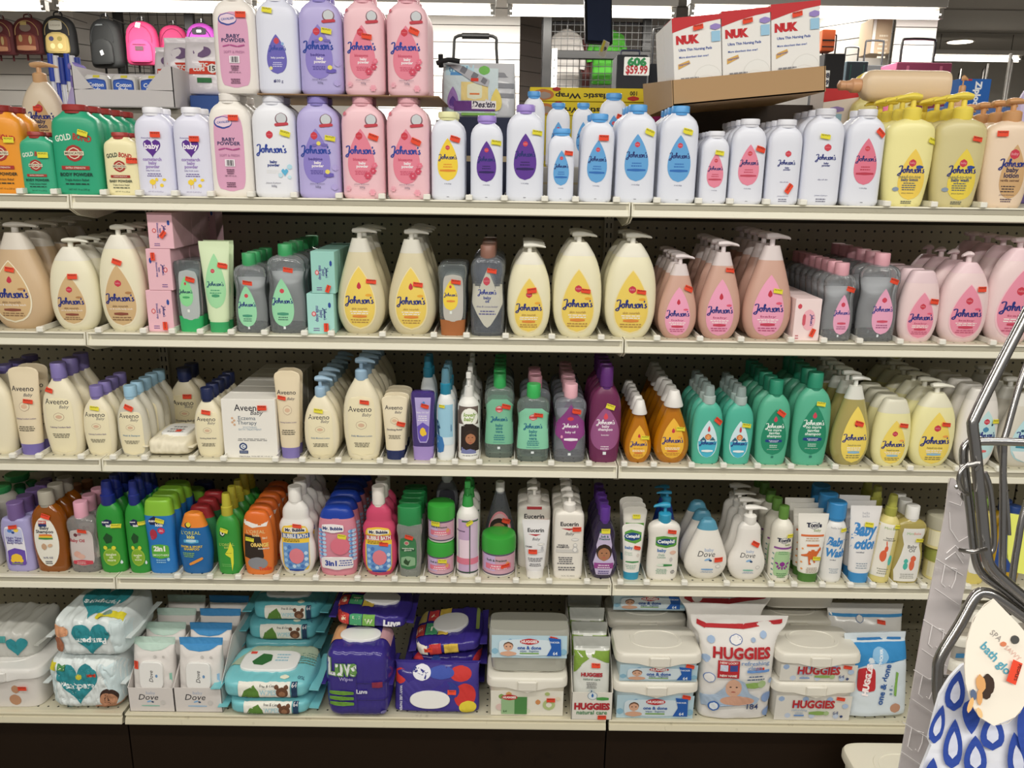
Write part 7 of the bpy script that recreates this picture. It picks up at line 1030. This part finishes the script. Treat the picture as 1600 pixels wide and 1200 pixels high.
quadbox('slotted_standard', 861, 870, 76, 165, 5.02, .03, 'e8e6e4', 'white slotted strip on the dark grid post', 'shelf standard', 'm', [('r', 0, .1+.14*i, .4, .04, '5a5a5a') for i in range(6)])
def backpack(uc, v0, v1, Y, wpx, c, c2, label, pocket=None, extra=None, rz=0, strap='1a1a1c'):
    p = P(uc, (v0+v1)/2, Y); h = P(uc, v0, Y).z-P(uc, v1, Y).z; w = wpx*(Y-CAM.y)/F*1.0; rt = empty('backpack', (p.x, Y, p.z-h/2), math.radians(rz)); B_ = Body([(0, .82), (.03, .93), (.12, 1), (.55, .98), (.8, .88), (.92, .66), (.98, .4), (1, .2)], w, h, w*.42, 3)
    g = G(); B_.mesh(g, steps=16, seg=28); g.o('body', M(c, 'm'), rt); P2 = Body([(0, .8), (.05, .95), (.2, 1), (.7, .95), (.92, .7), (1, .35)], w*.72, h*.52, w*.16, 3); g = G(); P2.mesh(g, steps=10, seg=24); g.xf(Matrix.Translation((0, -w*.2, h*.05))); g.o('front_pocket', M(pocket or c, 'm'), rt)
    g = G(); g.tube([(-w*.12, 0, h*.96), (-w*.1, 0, h*1.08), (w*.1, 0, h*1.08), (w*.12, 0, h*.96)], w*.022, 8, sub=3); g.o('handle', M(strap, 'm'), rt)
    g = G(); g.tube([(x, B_.S(x, z, 0)[1]-.002, z) for x, z in [(-w*.36, h*.5), (-w*.34, h*.68), (-w*.2, h*.84), (0, h*.9), (w*.2, h*.84), (w*.34, h*.68), (w*.36, h*.5)]], w*.012, 6, sub=3); g.o('zipper', M(c2, 'm'), rt)
    for s_ in (-1, 1): g = G(); g.box(s_*w*.22-w*.03, s_*w*.22+w*.03, w*.12, w*.14, -h*.16, h*.1); g.o('strap', M(strap, 'm'), rt, smooth=False)
    if extra: decal('badge', extra, lambda x, z, o: ((x, -w*.2+P2.S(max(-w*.3, min(w*.3, x)), min(max(z-h*.05, .001), h*.5), 0)[1]-.002-o*3, z) if h*.06 < z < h*.56 and abs(x) < w*.34 else (x, B_.S(x, z, 0)[1]-.003-o*3, z)), w, h, rt)
    tag(rt, label, 'backpack')
GD = [('q', 0, .3, 1.2, .44, 'c8b070'), ('e', -.25, .4, .3, .12, '4a4a70'), ('e', .25, .4, .3, .12, 'a09050'), ('e', -.2, .22, .3, .14, 'e8dca0'), ('e', .25, .22, .3, .14, 'e8dca0'), ('q', 0, .74, .8, .24, 'a8a498'), ('t', 'LUGGAGE', 0, .74, .6, '5a5448')]
MR = [('q', 0, .3, 1.2, .4, '8a4a38'), ('e', -.3, .4, .24, .2, 'b09a6a'), ('e', .3, .36, .2, .24, 'b8a070'), ('q', 0, .14, 1.2, .14, 'c08a6a'), ('e', 0, .7, .7, .22, '7a6a60'), ('r', -.1, .82, .4, .1, 'b09a60')]
backpack(4, 30, 86, 5.3, 42, '5a2428', 'b09060', 'maroon backpack cut off by the left edge of the photo', '6a3030', MR, strap='5a2428')
backpack(47, 28, 85, 5.3, 46, '5c2629', 'b09060', 'maroon backpack with mottled gold print', '6a3030', MR, strap='5a2428')
backpack(94, 25, 88, 5.2, 48, '1c1c1e', '8a7a50', 'black backpack with gold and silver front pocket', 'b8a468', GD)
backpack(167, 30, 106, 5.0, 52, '07090a', '1c1e20', 'all black backpack with small white tag', '0b0d0e', [('r', -.1, .86, .5, .03, '5a5e60'), ('r', .1, .28, .2, .1, 'c4c4c4', 20)], rz=-15)
backpack(223, 34, 102, 5.0, 47, 'ae2c5c', '8a2450', 'bright pink backpack with white hang tag', 'b43264', [('r', 0, .36, .5, .1, '4a3038'), ('r', 0, .45, .8, .015, '6a1c40'), ('r', -.05, .9, .3, .12, 'e8e4e0', -10)])
backpack(272, 40, 104, 5.1, 42, 'ae2c5c', '7a2048', 'darker pink backpack partly hidden by the bags of cups', 'b43266', [('r', 0, .42, .6, .015, '6a1c40')], rz=12)
backpack(316, 37, 104, 5.0, 45, '8a2c88', '2a1430', 'purple magenta backpack with black trim', '94348e', [('q', 0, .8, .9, .16, '1c1420'), ('r', 0, .8, .3, .06, 'd8d0d8'), ('q', 0, .4, .8, .3, '8a2a86')])
def shirt(uc, v0, v1, Y, wpx, c, label):
    p = P(uc, v0, Y); h = p.z-P(uc, v1, Y).z; w = wpx*(Y-CAM.y)/F; g = G(); rt = empty('hanging_shirt', (p.x, Y, p.z-h)); B_ = Body([(0, .9), (.3, .84), (.62, .84), (.78, 1.0), (.88, .95), (.95, .6), (1, .25)], w, h, w*.3, 2.4, .012); B_.mesh(g, steps=40, seg=48); g.o('body', M(c, 'm'), rt)
    g = G(); g.tube([(0, 0, h*.98), (0, 0, h*1.08), (.02, 0, h*1.12), (0, 0, h*1.15)], .003, 6, sub=3); g.o('hanger', M('888888', 's'), rt); g = G(); g.tube([(-w*.4, 0, h*.82), (-w*.52, -.02, h*.55), (-w*.5, -.02, h*.4)], w*.09, 10, sub=3); g.tube([(w*.4, 0, h*.82), (w*.52, -.02, h*.55), (w*.5, -.02, h*.4)], w*.09, 10, sub=3); g.o('sleeves', M(c, 'm'), rt); tag(rt, label, 'shirt')
shirt(886, 46, 150, 5.45, 46, 'cbc6c2', 'white shirt hanging behind the wire grid'); shirt(950, 46, 132, 5.45, 50, '48a22c', 'bright green shirt hanging behind the wire grid'); shirt(918, 46, 160, 5.45, 13, '4a1c18', 'dark red shirt hanging between the white and green ones')
def suitcase(u0, u1, v0, v1, Y, c, label, hc='1a1a1e', hv=None, strap=None):
    rt, w, h = quadbox('suitcase', u0, u1, v0, v1, Y, .25, c, label, 'suitcase', 'm', zb=1.831, ops=[('r', 0, .5, 1.6, .02, '0c0c10'), ('r', 0, .3, 1.6, .015, '0c0c10')]+([('r', -.6, .5, .1, .9, strap), ('r', .6, .5, .1, .9, strap)] if strap else []))
    hh = P((u0+u1)/2, hv or v0-25, Y).z-P((u0+u1)/2, v0, Y).z; g = G(); g.tube([(-w*.3, 0, h*.98), (-w*.3, 0, h+hh*.85), (-w*.24, 0, h+hh), (w*.24, 0, h+hh), (w*.3, 0, h+hh*.85), (w*.3, 0, h*.98)], w*.018+.003, 8, sub=3); g.o('pull_handle', M(hc), rt)
    for s_ in (-1, 1): g = G(); g.rev([(.03, -.015), (.03, .015)], seg=14); g.xf(Matrix.Translation((s_*w*.4, 0, 0)) @ Matrix.Rotation(math.pi/2, 4, 'Y')); g.o('wheel', M('202022'), rt)
suitcase(962, 1010, 86, 200, 3.6, '14161e', 'dark navy suitcase below the price sign', '1c2440', 75); suitcase(1012, 1056, 100, 200, 3.8, '181a22', 'black suitcase right of the price sign', '22242a', 40)
suitcase(1284, 1316, 84, 190, 3.8, '1c1a1c', 'black suitcase behind the nursing pad boxes', '1a1a1e', 50); suitcase(1318, 1352, 96, 190, 4.2, '23343c', 'dark teal plaid suitcase beside the black one', '1a1a1e', 70, '2c5a54'); suitcase(1345, 1392, 102, 190, 4.6, '1e2022', 'charcoal suitcase left of the pink one', '1a1a1e', 60)
suitcase(1396, 1482, 98, 190, 4.0, '9c4466', 'pink dotted suitcase with dark piping', '1c1c20', 57, 'd87a9c')
quadbox('orange_bag', 1284, 1305, 46, 80, 3.85, .12, 'c85a2c', 'orange bag lying on top of the black suitcase', 'bag', 'm', [('r', 0, .5, 1.8, .08, '1c1a1a'), ('r', 0, .2, 1.8, .06, '1c1a1a')])
quadbox('towel_roll', 1362, 1393, 28, 84, 5.12, .25, 'b09a80', 'beige hanging towel left of the white pillar', 'towel', 'm', [('r', -.8, .5, .3, .98, 'e8e4de'), ('l', .2, .5, 1.0, 6, .12, 'd8ccb8')])
q = P(742, 60, 3.2); rt = empty('suitcase', (q.x, 3.3, 1.8)); hz = P(742, 52, 3.2).z-1.8; hb2 = P(742, 120, 3.2).z-1.8; ww = P(778, 60, 3.2).x-P(706, 60, 3.2).x; g = G(); g.box(-ww*.55, ww*.55, -.1, .1, 0, hb2, 0, .02); g.o('body', M('2a2c34', 'm'), rt, smooth=False)
g = G(); g.tube([(-ww*.5, 0, hb2*.9), (-ww*.48, 0, hz*.86), (-ww*.38, 0, hz), (ww*.38, 0, hz), (ww*.46, 0, hz*.86), (ww*.5, 0, hb2*.9)], .009, 8, sub=4); g.tube([(-ww*.3, 0, hz), (ww*.3, 0, hz)], .017, 10); g.o('pull_handle', M('1c1c1e'), rt); tag(rt, 'suitcase behind the travel bag with raised black handle', 'suitcase')
rt, w, h = quadbox('price_sign', 975, 1015, 89, 118, 3.592, .006, 'f2f2ee', 'white price sign with green and red figures on the luggage', 'sign', 'm', [('t', '606', 0, .74, 1.5, '2f8a50', {'b': .06, 'st': .8}), ('t', '$59.99', 0, .28, 1.7, 'b82a34', {'b': .03, 'st': 1.35})])
quadbox('price_sign', 1282, 1296, 110, 136, 3.792, .006, 'f0f0ec', 'white price sign half hidden by the cardboard tray', 'sign', 'm', [('t', '38', .2, .7, 1.4, '4a4a5a', {'b': .05}), ('t', '99', .2, .28, 1.4, '4a4a5a', {'b': .05})])
# hanging mirror with tag
p = P(938, 30, 1.6); rt = empty('hanging_mirror', (p.x, 1.6, P(938, 68, 1.6).z), math.radians(14), math.radians(-10)); g = G(); ww = 42*3.4/F; hh = P(938, -60, 1.6).z-P(938, 68, 1.6).z; g.box(-ww/2, ww/2, 0, .02, 0, hh, 0, .003); g.o('frame', M('3c3e46', 's'), rt, smooth=False); g = G(); g.box(-ww/2+.008, ww/2-.008, -.002, .0, .01, hh-.01); g.o('glass', M('56648c', 's'), rt, smooth=False); tag(rt, 'dark glossy framed panel hanging from the ceiling', 'mirror')
g = G(); g.tube([(0, .01, hh-.002), (0, .01, 3.02-rt.location.z+.06)], .004, 8); g.o('hanging_rod', M('808080', 's'), rt)
rt, w, h = quadbox('price_tag', 934, 946, 62, 88, 1.585, .003, 'c8c4bc', 'small price tag below the hanging dark panel', 'tag', 'm', [('r', -.6, .6, .7, .7, 'd8cc50'), ('t', '9', .2, .5, .7, '3a3a3a', {'b': .04})]); rt.rotation_euler = (0, math.radians(20), math.radians(20))
# ceiling lamps seen behind
def lamp(u0, u1, v, Y, label, r=.026):
    a, b = P(u0, v, Y), P(u1, v, Y); z = (a.z+b.z)/2; rt = empty('ceiling_lamp', ((a.x+b.x)/2, Y, z)); L = (b.x-a.x)/2; g = G(); g.tube([(-L, 0, 0), (L, 0, 0)], r, 14); g.o('tube', M('fff6e6', 'e', 5.0), rt); g = G(); g.box(-L-.02, L+.02, -.06, .06, r+.01, r+.06, 0, .004); g.o('housing', M('b8b4ae', 'p'), rt, smooth=False)
    g = G()
    for s_ in (-1, 1):
        g2 = G(); g2.box(s_*L-.015, s_*L+.015, -.025, .025, -r*.9, r+.012); g2.o('end_cap', M('9a9792', 'p'), rt, smooth=False)
        g2 = G(); g2.tube([(s_*L*.8, 0, r+.055), (s_*L*.8, 0, 3.02-z)], .004, 6); g2.o('hanger_wire', M('707070', 's'), rt)
    tag(rt, label, 'ceiling lamp')
lamp(-70, 70, 10, 4.0, 'glowing tube lamp at the far left above the backpacks'); lamp(92, 372, 12, 3.9, 'glowing tube lamp above the black and pink backpacks'); lamp(400, 770, 15, 3.8, 'glowing tube lamp behind the upper powder tier'); lamp(797, 1052, 20, 3.8, 'glowing tube lamp above the shirts and price sign'); lamp(1080, 1468, 21, 3.8, 'glowing tube lamp over the nursing pads and suitcases')
lamp(1452, 1592, 92, 7.6, 'distant glowing tube lamp at the far right')
q = P(1567, 66, 7.2); rt = empty('ceiling_downlight', (q.x, 7.2, 3.015)); q2 = (3.015-CAM.z)/((q.z-CAM.z)/(7.2-CAM.y))+CAM.y; rt.location = (q.x, min(q2, 9), 3.018); g = G(); g.rev([(.13, -.012), (.12, 0)], seg=32); g.o('lens', M('fff4e0', 'e', 4.0), rt); g = G(); g.rev([(.155, -.008), (.15, .0)], seg=32); g.o('rim', M('c8c4c0'), rt); tag(rt, 'round glowing ceiling downlight at the far right', 'ceiling lamp')
# far right clothes racks
for i, (u0, u1, v0, v1, Y) in enumerate(((1500, 1530, 108, 200, 7.0), (1540, 1572, 100, 200, 6.2), (1574, 1620, 84, 200, 5.4))):
    a, b = P(u0, 120, Y), P(u1, 120, Y); zt_ = P(u0, v0, Y).z; rt = empty('garment_rack', (a.x, Y, 0)); L = b.x-a.x; g = G(); g.tube([(0, 0, 0), (0, 0, zt_), (L, .4, zt_), (L, .4, 0)], .014, 8); g.tube([(0, 0, zt_-.4), (L, .4, zt_-.4)], .012, 8); g.o('frame', M('d0ccc8', 's'), rt)
    g = G()
    for j in range(5): g2 = G(); g2.box(L*(.1+.16*j), L*(.2+.16*j), .05+.08*j, .3+.08*j, zt_-1.0, zt_-.45, 0, .02); g2.o('garment', M(['3a3a40', '8a8480', 'b8b4ac', '2a2a2e', '6a6460'][j], 'm'), rt, smooth=False)
    tag(rt, 'pale metal garment rack in the distance, %s' % ['leftmost of three', 'middle of three', 'rightmost of three'][i], 'garment rack')
for a, b, Y in ((-6, 3.4, 8.8), (3.6, 8.5, 9.2)):
    pass
# ------------------------------------------------------------------ foreground: chrome rack, plastic strip, bath glove
WF = .62
CH = M('a8a6a4', 's')
def wire(rt, pts, rpx, w=WF, sub=4, m=CH, name='wire'):
    g = G(); base_ = rt.location; g.tube([PD(u, v, w+(p_[0] if p_ else 0))-base_ for u, v, *p_ in pts], rpx*w/F, 12, sub=sub); g.o(name, m, rt)
rk = empty('wire_rack', PD(1560, 900, WF))
wire(rk, [(1640, 420), (1606, 486), (1562, 572), (1524, 650), (1520, 668), (1524, 700), (1534, 800), (1540, 860), (1548, 886), (1572, 910), (1612, 944), (1660, 985)], 8.8)
wire(rk, [(1531, 686, .01), (1516, 690, .01), (1506, 704, .01), (1508, 740, .01), (1516, 800, .01), (1524, 870, .01), (1536, 898, .01), (1570, 924, .01), (1610, 958, .01), (1660, 1000, .01)], 6.8)
wire(rk, [(1524, 690, .004), (1570, 690, .004), (1660, 694, .004)], 6.5)
wire(rk, [(1650, 500, .02), (1604, 572, .02), (1574, 670, .02), (1568, 700, .02), (1567, 800, .02), (1566, 905, .02), (1567, 960, .02)], 5.5)
wire(rk, [(1560, 692, .03), (1568, 740, .03), (1574, 800, .03), (1576, 836, .03)], 4)
wire(rk, [(1680, 560, .03), (1606, 780, .03), (1590, 850, .03), (1581, 910, .03), (1575, 960, .03)], 5.5)
wire(rk, [(1538, 738, .012), (1546, 760, .012), (1551, 800, .012), (1553, 850, .012), (1546, 864, .012), (1535, 858, .012)], 4.5)
wire(rk, [(1660, 1010, .005), (1600, 964, .005), (1560, 935, .005), (1540, 926, .005), (1524, 932, .005), (1500, 975, .005), (1470, 1025, .005), (1465, 1050, .005), (1466, 1090, .005), (1476, 1130, .005), (1500, 1230, .005)], 8.5)
wire(rk, [(1466, 1060, .02), (1520, 1062, .02), (1650, 1066, .02)], 7); wire(rk, [(1500, 859, -.012), (1520, 862, -.02), (1540, 858, -.012)], 3.5, name='hook'); wire(rk, [(1518, 724, -.01), (1504, 732, -.014), (1498, 748, -.014), (1502, 764, -.01), (1512, 772, 0)], 3.5, name='hook')
wire(rk, [(1500, 730, -.012), (1530, 724, -.014), (1524, 734, -.012)], 3.5, name='hook')
tag(rk, 'chrome wire display rack in the right foreground', 'rack')
def frame(u, v, w):
    o = PD(u, v, w); s_ = w/F; return o, (lambda uu, vv: ((uu-u)*s_, (v-vv)*s_)), s_
def plane_obj(name, root, c, px, o_, k, m, th=.0012, bulge=None, uvs=None, cell_=.006):
    """solid sheet with outline px (pixels of the photo) facing the camera"""
    pl = [px(*q) for q in uvs]; vs, fs = fill_poly(pl, cell_); n = len(vs); B = bulge or (lambda x, z: 0)
    V = [RT*x+UP*z-FW*B(x, z) for x, z in vs]; g = G()
    k_ = len(pl); g.loft([[RT*x+UP*z-FW*B(x, z)+FW*e for x, z in pl] for e in (0, th)], cap=False); g.add(V, fs); g.add([v+FW*th for v in V], [f[::-1] for f in fs]); return g.o(name, m, root, smooth=True, ang=50)
ws = .66; o_, px, s_ = frame(1460, 980, ws); st = empty('plastic_clip_strip', o_); SM = M('c9c2c2', 'c', .12)
plane_obj('strip', st, None, px, o_, None, SM, uvs=[(1483, 748), (1489, 747), (1514, 766), (1520, 800), (1519, 850), (1508, 915), (1488, 1010), (1466, 1110), (1444, 1215), (1402, 1215), (1420, 1110), (1441, 985), (1462, 880), (1477, 800)])
wl = lambda pts, r=.6: G().tube([RT*px(*q)[0]+UP*px(*q)[1]-FW*.0008 for q in pts], r*s_, 6)
WHM = M('dedada', 'g')
for uc, vc in ((1484, 905), (1464, 1000), (1449, 1078), (1432, 1160)):
    for a_ in ([(uc-22, vc-32), (uc+20, vc-6)], [(uc-24, vc+14), (uc+14, vc+40)]): wl(a_, .7).o('crease', WHM, st)
    for a_ in ([(uc-8, vc-24), (uc-14, vc+6), (uc-8, vc+12)], [(uc+2, vc-18), (uc+10, vc-16), (uc+8, vc), (uc+2, vc+14), (uc-2, vc+10)]): wl(a_, .9).o('hook_slot', WHM, st)
for a_ in ([(1483, 800), (1484, 826), (1497, 846), (1512, 838), (1513, 812)], [(1478, 864), (1492, 852), (1506, 868)], [(1476, 874), (1492, 862), (1504, 880)], [(1483, 784), (1500, 790), (1504, 778), (1496, 770)]): wl(a_, .8).o('hook_slot', WHM, st)
tag(st, 'translucent white plastic clip strip hanging from the chrome rack', 'clip strip')
g = G(); g.tube([PD(u, v, .645)-o_ for u, v in ((1493, 762), (1502, 758), (1508, 764), (1504, 774), (1507, 781))], .0017, 8, sub=4); hk = g.o('wire_hook', CH); hk.location = o_; tag(hk, 'small bent wire hook through the top of the plastic strip', 'hook')
wg = .60; o_, px, s_ = frame(1550, 1080, wg); gv = empty('bath_glove', o_)
import functools
bl = lambda x, z: .012*(math.cos(min(1.5, abs(x)*9))-1)+.0010*noise.noise(Vector((x*30, z*30, 1)))+.0002*noise.noise(Vector((x*400, z*400, 1)))
plane_obj('glove', gv, None, px, o_, None, M('e2e4ec', 'm'), th=.003, bulge=bl, cell_=.003, uvs=[(1504, 1040), (1520, 1034), (1570, 1036), (1660, 1050), (1660, 1290), (1400, 1290), (1425, 1240), (1442, 1200), (1456, 1165), (1452, 1155), (1460, 1120), (1470, 1085), (1486, 1060)])
ops = []; BLU = '24449c'
def dr(u, v, w_, h_, a=0, fill=True): 
    x, z = px(u, v); ops.append(('p', rot_poly(drop_poly(x, z, w_*s_, h_*s_), x, z, math.radians(a)), BLU)); 
    if fill: ops.append(('p', rot_poly(drop_poly(x, z-2*s_, w_*s_*.5, h_*s_*.55), x, z, math.radians(a)), 'ccd0e2'))
for d_ in ((1492, 1078, 30, 64, -12), (1464, 1130, 22, 62, -14), (1487, 1160, 30, 78, -4), (1547, 1140, 38, 60, 0), (1520, 1178, 36, 64, 0), (1585, 1180, 34, 80, 8), (1450, 1215, 30, 70, -8), (1556, 1228, 36, 60, 0)): dr(*d_)
dr(1512, 1115, 30, 56, 180, False); dr(1568, 1060, 40, 60, 180, False); dr(1596, 1130, 30, 80, 170, False)
decal('printed_drops', ops, lambda x, z, off: tuple(RT*x+UP*z-FW*(bl(x, z)+.0012+off)), 2, 1, gv)
o2, px, s_ = frame(1550, 1080, .575); cd_ = empty('header_card', o2); cd_.parent = gv; cd_.location = o2-o_; wcd = 0; pts = [(1553, 936), (1540, 944), (1522, 966), (1511, 1000), (1507, 1035), (1509, 1070), (1518, 1102), (1533, 1124), (1553, 1134), (1575, 1130), (1594, 1114), (1612, 1080), (1618, 1040), (1612, 1006), (1600, 984)]
plane_obj('card_board', cd_, None, px, o2, None, M('f2eadc', 'm'), th=.001, bulge=lambda x, z: 0, uvs=pts)
X = lambda u, v: px(u, v); cs = lambda t, u, v, w_, c, o={}: ('t', t, px(u, v)[0], px(u, v)[1], w_*s_, c, o)
e_ = lambda u, v, w_, h_, c, a=0: ('p', rot_poly(ell_poly(*px(u, v), w_*s_, h_*s_), *px(u, v), math.radians(a)), c)
cops = [cs('SPA', 1556, 993, 20, '9a9490', {'rt': -42}), e_(1567, 1006, 10, 8, 'd8805a'), cs('SAVVY', 1582, 1020, 30, 'd8b0a4', {'rt': -42}), cs('bath glove', 1560, 1036, 78, '52a0b8', {'rt': -47, 'b': .02}), ('l', px(1547, 1048)[0], px(1547, 1048)[1], 1*s_, 1, 0, 'b0a8a0'), e_(1542, 1070, 22, 36, '3c2a20'), e_(1540, 1084, 14, 16, '3c2a20'), e_(1531, 1067, 15, 30, 'dca468', 10), e_(1529, 1088, 9, 26, 'dca468'), e_(1519, 1084, 10, 18, '5a6a88', 10), e_(1514, 1100, 8, 26, 'e8b878', -18), e_(1528, 1112, 8, 18, 'ecc48c', 20), ('p', rot_poly([px(1574, 1030), px(1590, 1030), px(1590, 1067), px(1574, 1067)], *px(1582, 1048), math.radians(-18)), 'e8492c'), cs("PEOPLE'S", 1587, 1049, 26, '3a1510', {'rt': -108, 'b': .02})]
decal('card_print', cops, lambda x, z, off: tuple(RT*x+UP*z-FW*(.0003+off)), 2, 1, cd_, base=.0001)
g = G(); g.tube([RT*px(1585, 999)[0]+UP*px(1585, 999)[1]-FW*.0002, RT*px(1585, 999)[0]+UP*px(1585, 999)[1]-FW*.001], 6.5*s_, 16); g.o('hang_hole', M('4a4a48', 'm'), cd_); tag(gv, 'white bath glove with blue drop pattern and round header card', 'bath glove')
o_, px, s_ = frame(1590, 860, .72); yc_ = empty('yellow_card', o_); plane_obj('card', yc_, None, px, o_, None, M('d8dc6a', 'g'), uvs=[(1576, 802), (1640, 808), (1640, 905), (1590, 898), (1574, 872)]); tag(yc_, 'pale yellow packet hanging behind the chrome wires at the right edge', 'packet')

# ------------------------------------------------------------------ what carries the goods behind, and a shade filler
g = G(); a, b = P(700, 200, 4).x, P(1500, 200, 4).x; g.box(a, b, 3.1, 4.95, 1.7, 1.799); 
for xx in (a+.02, b-.08):
    for yy in (3.12, 4.85): g.box(xx, xx+.06, yy, yy+.06, 0, 1.7)
tag(g.o('luggage_platform', M('4a4a4c', 'p'), smooth=False), 'dark raised platform carrying the suitcases of the next aisle', 'platform')
for uu, vv, Y, yw in ((4, 24, 5.3, 5.62), (47, 22, 5.3, 5.62), (94, 18, 5.2, 5.62), (167, 22, 5.0, 6.0), (223, 28, 5.0, 6.3), (272, 34, 5.1, 6.3), (316, 31, 5.0, 6.3)):
    q = P(uu, vv+3, Y); g = G(); g.tube([(q.x, Y-.02, q.z+.02), (q.x, Y-.02, q.z-.004), (q.x, Y+.02, q.z-.006), (q.x, yw, q.z-.002)], .004, 8); tag(g.o('display_hook', M('9a9a9c', 's')), 'steel hook holding the backpack %s' % {4: 'cut off by the left edge', 47: 'with mottled gold print', 94: 'with the gold pocket', 167: 'that is all black', 223: 'with the hang tag', 272: 'in darker pink', 316: 'in purple magenta'}[uu], 'hook')
q = P(930, 36, 5.45); g = G(); g.tube([(P(846, 40, 5.45).x, 5.45, q.z), (P(1012, 40, 5.45).x, 5.45, q.z)], .012, 10)
for uu in (850, 1008): g.tube([(P(uu, 40, 5.45).x, 5.45, q.z), (P(uu, 40, 5.45).x, 5.45, 3.02)], .006, 8)
tag(g.o('garment_rail', M('5a5a5e', 's')), 'steel rail from which the white green and red shirts hang', 'rail')
riser(1046, 1276, ROWZ[1]+.243, .445, .2, '3a3029', 'dark brown filler carton added as shade below the nursing pads tray')  # added dark box; blocks the bright gap where the tray should have shade
